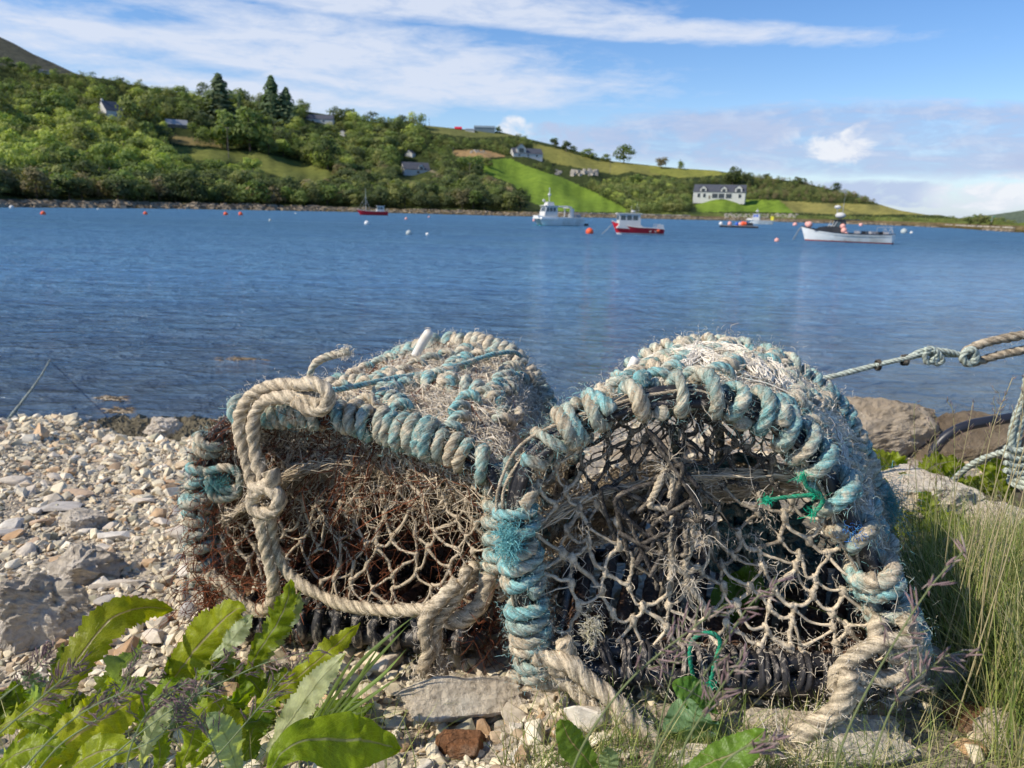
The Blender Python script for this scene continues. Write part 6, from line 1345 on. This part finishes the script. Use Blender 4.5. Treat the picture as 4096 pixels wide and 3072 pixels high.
# post at the right edge wrapped with pale rope (mostly off frame)
pc = at_y(4160, 1900, 1.66); po = empty('mooring_post', (pc[0], pc[1], float(gz(pc[0], pc[1]))), 0, 'mooring post wound with pale rope at the right edge of the frame', 'mooring post')
OPp = np.array([pc[0], pc[1], float(gz(pc[0], pc[1]))]); hgt = at_y(4160, 1200, 1.66)[2]-OPp[2]
MB().tube([(0, 0, -.1), (0, 0, hgt)], [.045, .042], 16).build('post', m_wood if 'm_wood' in globals() else m_pipe, po, True)
wr = CB(); P = np.array([[pc[0]+.055*math.cos(a), pc[1]+.055*math.sin(a), at_y(4160, 1950, 1.66)[2]+.0055*a/1.0*(.35)] for a in np.linspace(0, 6.28*5, 120)]); rope_mesh(wr, P, .0085, MINT, MINT*.85)
rope_mesh(wr, spline(PY([(4110, 1500), (4096, 1580), (4060, 1680), (4045, 1760), (4060, 1840), (4096, 1880)], 1.6), 60), .0085, MINT, MINT*.9); rope_mesh(wr, spline(PY([(4130, 1560), (4100, 1640), (4075, 1720), (4070, 1800), (4100, 1850)], 1.6), 60), .008, MINT, MINT*.9)
for yy_ in (1790, 1820, 1850, 1880): rope_mesh(wr, spline(PY([(4020, yy_), (4060, yy_+14), (4110, yy_+6), (4130, yy_-10)], 1.58), 30), .007, MINT, MINT*.85)
wr.put('rope_winding', m_mint, po, OPp)
rope_thing('pale_loop', 'pale rope curving down from the mooring post into the weeds', [([(4060, 1800), (3990, 1815), (3920, 1840), (3850, 1885), (3800, 1940), (3780, 2010)], ([3780, 4060], [1.75, 1.6]))], .008, MINT, MINT*.85, 200, .003, False, fcol=MINT, mat=m_mint)
# thin line at the left going out into the water
p0_, p1_ = at_y(-60, 1800, 2.9), at_z(205, 1430, -.15); P = spline([p0_, (p0_+p1_)/2-np.array([0, 0, .04]), p1_], 60); wr = MB(); rope_mesh(wr, P, .010, MINT*.75, MINT*.6, 5.5, 9, 0, 3.0)
tag(wr.build('shore_line', m_mint, None, True, True, None, True), 'thin pale line running from the bank into the water at the left edge', 'line')
# black hose behind the right boulders
hp = spline(PY([(3700, 1960), (3715, 1870), (3745, 1790), (3800, 1735), (3880, 1700), (3990, 1680), (4150, 1655)], 2.22), 60); b_ = MB(); b_.tube(hp, .016, 14); tag(b_.build('black_hose', simple('black_hose', (.02, .022, .03), .4, .5), None, True), 'black hose bent between the two dark boulders on the right', 'hose')
print('left creel done')
# ------------------------------------------------------------------ plants near the camera
VG = np.random.default_rng(77)
def leaf_material(name, top, under, trans=.48):
    m, t, b = material(name, None, .42, .35)
    uv = t.new('ShaderNodeUVMap', uv_map='uv').outputs[0]; s_ = t.new('ShaderNodeSeparateXYZ'); t.l.new(uv, s_.inputs[0]); U, Vv = s_.outputs[0], s_.outputs[1]
    ax = t.math('ABSOLUTE', t.math('SUBTRACT', U, .5)); mid = t.rng(ax, .012, .035, 1, 0)
    # side veins running outward and forward
    ph = t.math('SUBTRACT', t.math('MULTIPLY', Vv, 16), t.math('MULTIPLY', ax, 9)); wob = t.noise(t.obj(), 60, 3); ph = t.math('ADD', ph, t.math('MULTIPLY', wob, .9))
    fr = t.math('ABSOLUTE', t.math('SUBTRACT', t.math('FRACT', ph), .5)); vein = t.rng(fr, .02, .07, .55, 0)
    net_ = t.vor(t.obj(), 260, 'DISTANCE_TO_EDGE'); nv = t.rng(net_, .02, .10, .35, 0)
    blot = t.noise(t.obj(), 45, 5, .7); c = t.mix(t.rng(blot, .35, .65), tuple(x*.72 for x in top), tuple(x*1.25 for x in top))
    yel = t.noise(t.obj(), 14, 3, .6); c = t.mix(t.rng(yel, .56, .75, 0, .5), c, (.34, .34, .05))
    c = t.mix(t.math('MAXIMUM', vein, nv), c, tuple(min(1, x*1.5+.03) for x in top)); c = t.mix(mid, c, (.34, .30, .17))
    cu = t.mix(t.rng(blot, .35, .65), tuple(x*.8 for x in under), tuple(x*1.15 for x in under)); cu = t.mix(t.math('MAXIMUM', vein, mid), cu, tuple(x*.75 for x in under))
    bf_ = t.new('ShaderNodeNewGeometry').outputs['Backfacing']; cc = t.mix(bf_, c, cu); cc = t.mix(1.0, cc, t.attr(), 'MULTIPLY')
    sp2 = t.vor(t.obj(), 75); cc = t.mix(t.rng(sp2, .03, .07, .8, 0), cc, (.16, .085, .03)); cc = t.mix(t.rng(t.noise(t.obj(), 30, 6, .8), .58, .72, 0, .35), cc, (.30, .26, .15)); t.val(b.inputs['Base Color'], cc); puck = t.noise(t.obj(), 90, 3, .6)
    t.val(b.inputs['Normal'], t.bump(t.math('SUBTRACT', puck, t.math('MULTIPLY', t.math('MAXIMUM', vein, mid), .5)), .7, .003))
    tr = t.new('ShaderNodeBsdfTranslucent'); t.l.new(t.mix(1.0, cc, (1.45, 1.4, .3), 'MULTIPLY'), tr.inputs[0]); ms = t.new('ShaderNodeMixShader'); ms.inputs[0].default_value = trans
    t.l.new(b.outputs[0], ms.inputs[1]); t.l.new(tr.outputs[0], ms.inputs[2]); t.l.new(ms.outputs[0], t.n['Material Output'].inputs[0]); return m
m_dand = leaf_material('dandelion_leaf', (.265, .31, .011), (.48, .54, .32)); m_dock = leaf_material('smooth_leaf', (.13, .23, .03), (.30, .40, .18))
def leaf_geo(P3, w, lobes=0, depth=.0, fold=.35, wave=.12, face_=None, roll=0.0, tip=.9, g=VG, n=70, k=11, tooth=.0, nt=34):
    P = spline(P3, n); T_ = np.gradient(P, axis=0); T_ /= np.linalg.norm(T_, axis=1, keepdims=True)
    fc = (CP-P) if face_ is None else np.tile(face_, (n, 1)); fc = fc/np.linalg.norm(fc, axis=1, keepdims=True); fc = fc+np.array([0, 0, .35])
    W = np.cross(T_, fc); W /= np.linalg.norm(W, axis=1, keepdims=True); Nn = np.cross(W, T_); 
    cr_, sr = math.cos(roll), math.sin(roll); W2 = W*cr_+Nn*sr; N2 = Nn*cr_-W*sr
    t_ = np.linspace(0, 1, n); prof = np.clip(np.sin(np.clip(t_, 0, 1)**.75*math.pi)**.65, 0, 1)*(.35+.65*np.clip(t_*1.6, 0, 1)); prof = prof*np.where(t_ > tip, np.sqrt(np.clip(1-((t_-tip)/(1-tip))**2, 0, 1)), 1); prof = np.maximum(prof, .035)
    out, uv = [], []
    L = length(P); phs = g.random(2)*6.28
    for s in np.linspace(-1, 1, k):
        sd = 0 if s < 0 else 1; e = np.ones(n)
        if lobes: 
            f = (t_*lobes+phs[sd]) % 1.0; e = 1-depth*(1-f)**1.6*(1-.6*t_)
        if tooth: f = (t_*nt+phs[1-sd]) % 1.0; e = e*(1-tooth*(1-f))
        ww = w*prof*e*s; wv = wave*w*np.sin(t_*math.pi*5+phs[sd]+s)*abs(s)**1.5+wave*.5*w*np.sin(t_*math.pi*13+phs[1-sd])*abs(s)
        lag = T_*(w*prof*abs(s)*.35*(e if lobes else 1))[:, None]
        out.append(P+W2*ww[:, None]*math.cos(fold*abs(s))+N2*((-fold*.6*np.abs(ww))+wv)[:, None]*1.0+lag*(0.6 if lobes else .2)); uv.append(np.stack([np.full(n, .5+s*.5), t_], 1))
    O_ = np.stack(out, 1); pk = g.normal(0, 1, (n//3+2, k//2+2)); ii = np.linspace(0, n//3+.99, n); jj = np.linspace(0, k//2+.99, k); i0, j0 = ii.astype(int), jj.astype(int); fi, fj = (ii-i0)[:, None], (jj-j0)[None]
    pk2 = (pk[i0][:, j0]*(1-fi)*(1-fj)+pk[np.minimum(i0+1, n//3+1)][:, j0]*fi*(1-fj)+pk[i0][:, np.minimum(j0+1, k//2+1)]*(1-fi)*fj+pk[np.minimum(i0+1, n//3+1)][:, np.minimum(j0+1, k//2+1)]*fi*fj)
    O_ = O_+N2[:, None]*(pk2*w*.055)[..., None]; V = O_.reshape(-1, 3); UV = np.stack(uv, 1).reshape(-1, 2); i = np.arange(n-1)[:, None]; j = np.arange(k-1)[None]
    return V, np.stack([i*k+j, i*k+j+1, (i+1)*k+j+1, (i+1)*k+j], -1).reshape(-1, 4), UV
def plant(name, label, cat, leaves, mat, root=None, tint=(1, 1, 1)):
    """leaves: dicts(px list, Y list or value, w px, ...)"""
    L0 = leaves[0]; base = PY([L0['p'][0]], L0['Y'])[0] if root is None else root; o = empty(name, base, 0, label, cat)
    for lf in leaves:
        P3 = PY(lf['p'], lf['Y']) if 'P3' not in lf else lf['P3']; d = (P3.mean(0)-CP)@_f
        kw = {k: v for k, v in lf.items() if k in ('lobes', 'depth', 'fold', 'wave', 'roll', 'tip', 'tooth', 'nt', 'face_')}
        V, Fq, UV = leaf_geo(P3, lf['w']*1.15*d/F/2, **kw)
        if lf.get('flip'): Fq = Fq[:, ::-1]
        tn = np.array(lf.get('tint', tint))*VG.uniform(.85, 1.12); b_ = CB(); b_.add(V, Fq, tn, UV); b_.V = [v-base for v in b_.V]
        lo_ = b_.build('leaf', mat, o, True, True, None, True)
        if lf.get('label'): lo_['label'] = lf['label']
    return o
D = dict(lobes=7, depth=.55, tooth=.28, nt=24, wave=.2)
plant('dandelion', 'big dandelion rosette with long curved bright leaf reaching left over the gravel', 'weed', [
 dict(p=[(60, 2960), (210, 2790), (330, 2610), (440, 2480), (570, 2430), (700, 2440)], Y=([60, 700], [.82, 1.02]), w=190, lobes=9, depth=.22, tooth=.25, nt=30, fold=.25, tint=(1.15, 1.1, 1), label='long arching leaf with brown midrib'),
 dict(p=[(640, 2790), (740, 2650), (850, 2520), (940, 2440), (985, 2440)], Y=.98, w=230, lobes=6, depth=.3, tooth=.2, fold=.3, tint=(1, 1, 1)),
 dict(p=[(840, 2640), (900, 2590), (960, 2520), (1010, 2460)], Y=.95, w=110, lobes=6, depth=.3, tooth=.3, fold=.3, flip=True),
 dict(p=[(960, 2720), (1040, 2600), (1110, 2490), (1150, 2400), (1160, 2320)], Y=.95, w=150, tint=(.75, .85, .9), **D), dict(p=[(1020, 2700), (1100, 2560), (1170, 2450), (1205, 2360)], Y=.97, w=100, tint=(.7, .8, .9), flip=True, **D),
 dict(p=[(900, 2920), (1060, 2810), (1200, 2700), (1320, 2600), (1440, 2490)], Y=([900, 1440], [.80, .95]), w=150, tint=(1.1, 1.1, .9), **D),
 dict(p=[(1060, 3060), (1110, 2960), (1190, 2840), (1280, 2720), (1385, 2610)], Y=.80, w=150, flip=True, lobes=6, depth=.3, tooth=.3, fold=.15, tint=(1.15, 1.1, 1.05), label='pale upturned leaf showing its whitish underside')], m_dand)
plant('dandelion', 'dandelion rosette with broad bright leaves at the bottom left edge', 'weed', [
 dict(p=[(120, 3120), (260, 2980), (400, 2880), (560, 2790)], Y=([120, 560], [.64, .76]), w=260, lobes=5, depth=.25, tooth=.15, fold=.2, tint=(1.25, 1.2, 1)),
 dict(p=[(-60, 2960), (40, 2890), (160, 2830), (240, 2760)], Y=.8, w=150, tint=(1.1, 1.1, 1), **D), dict(p=[(-40, 3100), (60, 3020), (160, 2985), (260, 2990)], Y=.66, w=170, tint=(.95, 1.05, 1), **D),
 dict(p=[(220, 3120), (330, 3040), (430, 3000), (560, 3010)], Y=.66, w=150, lobes=5, depth=.3, fold=.2, tint=(1, 1.05, 1)),
 dict(p=[(420, 3120), (400, 3000), (430, 2880), (440, 2780), (430, 2700)], Y=.74, w=130, tint=(.9, 1, 1), **D), dict(p=[(560, 3080), (600, 2950), (650, 2850), (680, 2760)], Y=.74, w=120, flip=True, **D),
 dict(p=[(350, 3060), (250, 2960), (170, 2900), (60, 2880)], Y=.73, w=120, tint=(.7, .85, 1), **D)], m_dand)
plant('dandelion', 'dandelion rosette with large smooth leaf at the bottom centre left', 'weed', [
 dict(p=[(1060, 3120), (1130, 3010), (1230, 2960), (1370, 2960), (1500, 2970), (1600, 3000)], Y=([1060, 1600], [.66, .74]), w=230, lobes=4, depth=.12, fold=.25, wave=.1, tint=(.9, 1.1, 1)),
 dict(p=[(960, 3130), (930, 3020), (890, 2920), (830, 2850)], Y=.70, w=150, flip=True, lobes=6, depth=.3, tooth=.2, tint=(.9, 1, .9)), dict(p=[(900, 3120), (930, 2980), (900, 2860), (830, 2770)], Y=.76, w=140, lobes=5, depth=.3, tooth=.2),
 dict(p=[(1010, 3120), (1000, 2960), (1050, 2850), (1110, 2790)], Y=.82, w=150, tint=(.6, .8, .9), **D), dict(p=[(1080, 3040), (1220, 2920), (1340, 2830), (1480, 2800)], Y=.90, w=110, tint=(.5, .7, .8), **D),
 dict(p=[(1150, 2950), (1300, 2880), (1420, 2860), (1500, 2810)], Y=.88, w=90, tint=(.5, .7, .9), **D), dict(p=[(700, 3120), (760, 2980), (800, 2860), (900, 2780)], Y=.80, w=150, tint=(.8, .9, .9), **D),
 dict(p=[(620, 3120), (640, 3000), (600, 2880), (540, 2800)], Y=.78, w=130, tint=(.7, .85, .9), **D), dict(p=[(760, 3100), (830, 2980), (960, 2900), (1080, 2880)], Y=.82, w=120, tint=(.75, .9, .9), **D)], m_dand)
fill = []
for q in range(50):
    x = VG.uniform(-40, 1220); y = VG.uniform(2830+max(0, 300-x)*.3, 3080); a = VG.normal(-1.57, .8); l = VG.uniform(220, 400); Y0 = .74+ (3072-y)*.0006+VG.uniform(.0, .12)
    c1 = (x, y); c2 = (x+math.cos(a)*l*.55, y+math.sin(a)*l*.5); c3 = (x+math.cos(a+VG.normal(0, .5))*l, y+math.sin(a)*l*.85)
    fill.append(dict(p=[c1, c2, c3], Y=Y0+.09, w=VG.uniform(100, 190), tint=tuple(np.array((.62, .80, .85))*VG.uniform(.5, 1.1)), roll=VG.normal(0, .5), flip=bool(VG.random() < .2), **D))
plant('sow_thistle', 'dense low clump of darker toothed leaves filling the bottom left corner', 'weed', fill, m_dand)
plant('dock_plant', 'two upright smooth leaves in the grass below the right creel', 'weed', [
 dict(p=[(2400, 3110), (2340, 3030), (2280, 2960), (2245, 2875)], Y=.68, w=135, fold=.3, tint=(1.25, 1.15, 1), nt=14, tooth=.08), dict(p=[(2430, 3120), (2435, 3040), (2425, 2985)], Y=.68, w=80, flip=True, fold=.2)], m_dock)
plant('dock_plant', 'broad leaved weed with round leaves in front of the right creel base', 'weed', [
 dict(p=[(2700, 3120), (2820, 3060), (2960, 3000), (3070, 2915)], Y=.68, w=150, fold=.25, tooth=.1, nt=12, tint=(1.1, 1.1, 1)), dict(p=[(2800, 3060), (2780, 2960), (2770, 2880), (2800, 2810)], Y=.76, w=240, fold=.2, tint=(.75, .95, 1), flip=True),
 dict(p=[(2870, 2850), (2820, 2800), (2750, 2760), (2690, 2735)], Y=.78, w=130, fold=.15, tint=(.7, .9, 1))], m_dock)
plant('dock_plant', 'leafy weed growing up inside the right creel through its base slats', 'weed', [
 dict(p=[(2900, 2700), (2930, 2560), (2940, 2400), (2990, 2330), (3010, 2235)], Y=.98, w=190, fold=.15, tint=(1, 1.05, 1), tip=.8), dict(p=[(2860, 2700), (2900, 2590), (2930, 2500), (2960, 2420)], Y=.95, w=60, tint=(1.1, 1.1, 1), **D),
 dict(p=[(2860, 2690), (2880, 2620), (2850, 2540)], Y=.95, w=60, tint=(.9, 1, 1), **D)], m_dock)
for (x0, x1, y0, y1, Yc, nn, lb) in ((3480, 3700, 1900, 2080, 1.75, 16, 'light green leafy weed beside the right shoulder of the right creel'), (3680, 3900, 1950, 2120, 1.8, 14, 'light green leafy weed between the cream rocks on the right'), (3900, 4150, 1880, 2060, 1.9, 14, 'light green leafy weed below the pale rope loop at the right edge'), (3560, 3800, 2080, 2350, 1.5, 14, 'leafy weed low in the tall grass right of the right creel')):
    lv = []
    for q in range(int(nn*1.6)):
        x, y = VG.uniform(x0, x1), VG.uniform(y0, y1)+30; a = VG.normal(-1.57, .8); l = VG.uniform(120, 230); Yq = Yc+VG.normal(0, .07)
        lv.append(dict(p=[(x, y), (x+math.cos(a)*l*.5, y+math.sin(a)*l*.6), (x+math.cos(a)*l, y+math.sin(a)*l*.8)], Y=Yq, w=VG.uniform(75, 140), tint=tuple(np.array((.85, .9, 1.2))*VG.uniform(.65, 1.1)), roll=VG.normal(0, .4), **D))
    plant('leafy_weed', lb, 'weed', lv, m_dand)
# grass blades
m_grass, t, b = material('grass_blade', None, .5, .3); t.val(b.inputs['Base Color'], t.attr()); tr = t.new('ShaderNodeBsdfTranslucent'); t.l.new(t.attr(), tr.inputs[0]); ms = t.new('ShaderNodeMixShader'); ms.inputs[0].default_value = .35
t.l.new(b.outputs[0], ms.inputs[1]); t.l.new(tr.outputs[0], ms.inputs[2]); t.l.new(ms.outputs[0], t.n['Material Output'].inputs[0])
def blades(mb, root, h, w, lean, cols, curl=.5, g=VG, nseg=7, dirm=None):
    n = len(root); a = g.random(n)*6.283 if dirm is None else g.normal(dirm, .7, n); d = np.c_[np.cos(a), np.sin(a), np.zeros(n)]; hh = np.broadcast_to(h, (n,))[:, None]
    ln = (np.abs(g.normal(0, 1, n))*lean)[:, None]; Q = []; cu = curl*g.random(n)[:, None]
    for s in np.linspace(0, 1, nseg): Q.append(root+d*(ln*s*.6+ln*cu*1.6*s**2.5)*hh+np.array([0, 0, 1.])*hh*(s-cu*.45*s**3*np.minimum(1, ln*2))*1.0)
    Q = np.stack(Q, 1); sd = np.cross(d, [0, 0, 1.]); th = g.normal(0, .8, n); sd = sd*np.cos(th)[:, None]+d*np.sin(th)[:, None]
    ww = np.broadcast_to(w, (n,))[:, None, None]*np.array([.8, 1, 1, .9, .75, .5, .08])[None, :nseg, None]*.5
    V = np.stack([Q-sd[:, None]*ww, Q+sd[:, None]*ww], 2).reshape(-1, 3); b = np.arange(n)[:, None]*nseg*2; i = np.arange(nseg-1)[None]*2
    Fq = np.stack([b+i, b+i+1, b+i+3, b+i+2], -1).reshape(-1, 4); c = np.array(cols)[g.integers(0, len(cols), n)]*(.85+.65*g.random((n, 1))); C_ = np.repeat(c, nseg*2, 0)
    mb.add(V, Fq, C_)
def roots(n, x0, x1, y0, y1, g=VG, cond=None):
    x = g.uniform(x0, x1, n); y = g.uniform(y0, y1, n); k = cond(x, y) if cond else np.ones(n, bool); x, y = x[k], y[k]; return np.c_[x, y, gz(x, y)-.005]
GC = [(.16, .215, .05), (.20, .26, .06), (.27, .30, .08), (.13, .18, .045), (.40, .37, .16)]; GS = [(.46, .43, .20), (.36, .37, .14), (.55, .47, .26)]
mb = MB()
cond = lambda x, y: (x > .60+.30*(y-.8)) & (x < .72*y+.35)
blades(mb, roots(8500, .5, 1.9, .72, 1.32, cond=cond), .17, .0016, .55, GC)
blades(mb, roots(3200, .5, 1.5, .75, 1.2, cond=cond), .23, .0014, .55, GC+GS); blades(mb, roots(700, .7, 1.9, 1.3, 2.0, cond=cond), .09, .0016, .6, GC)
blades(mb, roots(5000, .5, 1.9, .7, 1.5, cond=cond), .10, .0014, .9, GC+GS)
tag(mb.build('tall_grass', m_grass, None, True, True), 'dense tall fine green grass on the right bank', 'grass', kind='stuff')
mb = MB(); blades(mb, roots(1500, 0.0, .42, .66, .765), .040, .0010, 1.0, GC+[(.13, .2, .04)]); blades(mb, roots(230, .0, .45, .70, .80), .075, .0010, .9, GC); blades(mb, roots(700, .42, .75, .66, .95), .07, .0010, 1.0, GC+GS)
tag(mb.build('short_grass', m_grass, None, True, True), 'thin short grass growing under and before the right creel', 'grass', kind='stuff')
mb = MB(); blades(mb, roots(350, -.75, -.1, .7, .92), .08, .0012, .9, GC); tag(mb.build('low_grass', m_grass, None, True, True), 'sparse fine grass between the dandelion leaves', 'grass', kind='stuff')
# broad grass tuft between the dandelions and the left creel
tb = PY([(1240, 2930)], .86)[0]; o = empty('grass_tuft', tb, 0, 'tuft of broad grass blades leaning right in front of the left creel', 'grass tuft')
for L_ in ([(1240, 2960), (1330, 2800), (1440, 2650), (1560, 2540), (1690, 2440)], [(1260, 2950), (1380, 2780), (1520, 2620), (1660, 2470)], [(1280, 2950), (1400, 2810), (1530, 2700), (1640, 2580)], [(1250, 2960), (1340, 2880), (1460, 2800), (1620, 2690)], [(1300, 2900), (1400, 2780), (1480, 2640), (1540, 2560)], [(1270, 2960), (1310, 2840), (1400, 2700), (1500, 2600)], [(1230, 2940), (1350, 2730), (1430, 2600)]):
    P = spline(PY(L_, .86), 30); V, Fq, UV = leaf_geo(P[::4], 24*.86/F/2, fold=.5, wave=.02, tip=.6, k=5, n=30); b_ = CB(); b_.add(V-tb, Fq, np.array([.16, .23, .06])*VG.uniform(.8, 1.5), UV); b_.build('blade', m_grass, o, True, True)
# flowering grasses
PUR = [(.24, .15, .155), (.34, .23, .20), (.18, .12, .12)]; SPK_V, SPK_F = sphere(6)
def flower_grass(path, Y, head=.35, nb=14, bl=60, spk=2.0, label='', group=None, stemr=.0006, col=(.22, .26, .10), hcol=None, spread=.7, cnt=4, slen=.0045):
    P = spline(PY(path, Y), 60); root = P[0].copy(); o = empty('flowering_grass', root, 0, label, 'grass stem', group)
    b_ = CB(); V, Fs = tube(P, np.linspace(stemr*1.3, stemr*.6, 60), 6); b_.add(V-root, Fs, col); b_.build('stem', m_grass, o, True, True)
    hb = CB(); k0 = int(60*(1-head)); d = (P[-1]-CP)@_f; bl_ = bl*d/F; hc = hcol or PUR
    for q in range(nb):
        f = q/(nb-1); k = min(59, int(k0+(59-k0)*f)); base = P[k]; T_ = P[min(59, k+1)]-P[k-1]; T_ /= np.linalg.norm(T_)
        a = VG.random()*6.28; u = np.cross(T_, [0, 1, 0]); u /= np.linalg.norm(u)+1e-9; v = np.cross(T_, u); dr = (u*math.cos(a)+v*math.sin(a))*spread+T_*.8; dr /= np.linalg.norm(dr)
        l = bl_*(1-.75*f)*VG.uniform(.6, 1.2); e = base+dr*l; mid = base+dr*l*.55+np.array([0, 0, -.04*l]); Q = spline([base, mid, e], 7); V, Fs = tube(Q, stemr*.4, 4); hb.add(V, Fs, col)
        for s in range(cnt):
            c = Q[min(6, 2+s)]+VG.normal(0, .0012, 3); ax = Q[-1]-Q[0]; ax = ax/np.linalg.norm(ax)+VG.normal(0, .25, 3); ax /= np.linalg.norm(ax); X_ = np.cross(ax, [.3, .9, .1]); X_ /= np.linalg.norm(X_); Z_ = np.cross(ax, X_)
            L2 = slen*spk/2*VG.uniform(.7, 1.2); W2_ = slen*.085*spk/2; V = SPK_V[:, 2:3]*ax*L2+SPK_V[:, 0:1]*X_*W2_+SPK_V[:, 1:2]*Z_*W2_+c; hb.add(V, SPK_F, np.array(hc[VG.integers(0, len(hc))])*VG.uniform(.8, 1.4))
    hb.V = [v-root for v in hb.V]; hb.build('seed_head', m_grass, o, True, True); return o
for pth, Y, lb in (([(330, 3150), (480, 3000), (700, 2830), (950, 2700), (1100, 2640), (1280, 2600)], .60, 'long pale green grass stem arching right with drooping purple spikelets over the dandelions'), ([(760, 3150), (880, 3010), (1010, 2860), (1150, 2690), (1230, 2640)], .62, 'second arching purple flowering grass behind the first one'),
   ([(250, 3150), (420, 3040), (640, 2940), (830, 2700), (930, 2600)], .58, 'straight stem with a loose purple head above the dandelion leaves'), ([(40, 3150), (160, 3000), (330, 2850), (560, 2740), (650, 2700)], .50, 'blurred purple seed head closest to the lens at the bottom left'),
   ([(-80, 3000), (60, 2880), (200, 2760), (330, 2640)], .50, 'blurred purple seed head rising from the left edge'), ([(-60, 2850), (20, 2780), (120, 2700), (200, 2600)], .55, 'small purple seed head low at the left edge'),
   ([(500, 3150), (520, 3000), (600, 2840), (760, 2720)], .50, 'blurred purple seed head in the middle of the dandelions'), ([(100, 3150), (240, 2980), (420, 2850), (520, 2680), (560, 2600)], .56, 'upright purple seed head left of the curved leaf base'), ([(900, 3150), (860, 3000), (800, 2880), (700, 2790)], .52, 'purple seed head bending left over the pale leaf')):
    flower_grass(pth, Y, .5, 18, 130, 2.6, lb, None, .0007, (.26, .32, .16), spread=.8)
for pth, Y, lb in (([(2560, 3150), (2680, 2900), (2850, 2650), (3000, 2420), (3130, 2320)], .46, 'blurred pale purple grass head crossing the middle of the right creel'), ([(2260, 3150), (2350, 2950), (2520, 2720), (2760, 2520), (2900, 2420)], .45, 'blurred green grass stem slanting right before the right creel'),
   ([(2700, 3150), (2740, 2980), (2850, 2800), (2960, 2640)], .44, 'blurred purple head low in front of the right creel'), ([(2600, 3150), (2640, 2900), (2700, 2650), (2740, 2480)], .55, 'thin purple head standing before the green twine loop'),
   ([(2850, 3150), (2900, 3050), (3000, 2980), (3120, 2960)], .44, 'blurred purple head near the bottom edge below the right creel'), ([(3300, 3200), (3400, 2900), (3560, 2600), (3720, 2350), (3850, 2210)], .46, 'tall blurred purple head in front of the grass right of the right creel'),
   ([(3440, 3200), (3520, 2950), (3600, 2780), (3760, 2640), (3860, 2600)], .48, 'blurred purple head low right of the rope knot')):
    flower_grass(pth, Y, .42, 11, 150, 3.2, lb, None, .0008, (.24, .28, .12), [(.30, .21, .20), (.26, .17, .17), (.36, .29, .24)], spread=.75, cnt=3, slen=.0052)
for q in range(26):
    x = VG.uniform(3480, 4080); yb = VG.uniform(2300, 3000); top = VG.uniform(1540, 1900) if q < 18 else VG.uniform(1900, 2300); Y = VG.uniform(1.0, 1.45); x2 = x+VG.normal(60, 90); x2 = max(3520, x2)
    flower_grass([(x, yb), (x+(x2-x)*.3, yb*.6+top*.4), (x2, top+80), (x2+VG.normal(0, 25), top)], Y, .22, 9, 55, 1.6, 'slender flowering grass stem rising above the tall grass on the right', 'slender flowering grass stems on the right bank', .0006, GS[q % 3], spread=.55)
for q in range(7):
    x = VG.uniform(3750, 3950); flower_grass([(x-VG.uniform(100, 250), 3150), (x, 2650), (x+VG.uniform(50, 150), 2200), (x+VG.uniform(150, 300), 1750), (x+VG.uniform(220, 380), 1350+VG.uniform(0, 200))], VG.uniform(.75, .95), .15, 8, 50, 1.6, 'long straw coloured grass stem slanting up to the right edge', 'long straw coloured stems at the right edge', .0008, GS[2], spread=.5)
print('plants done')
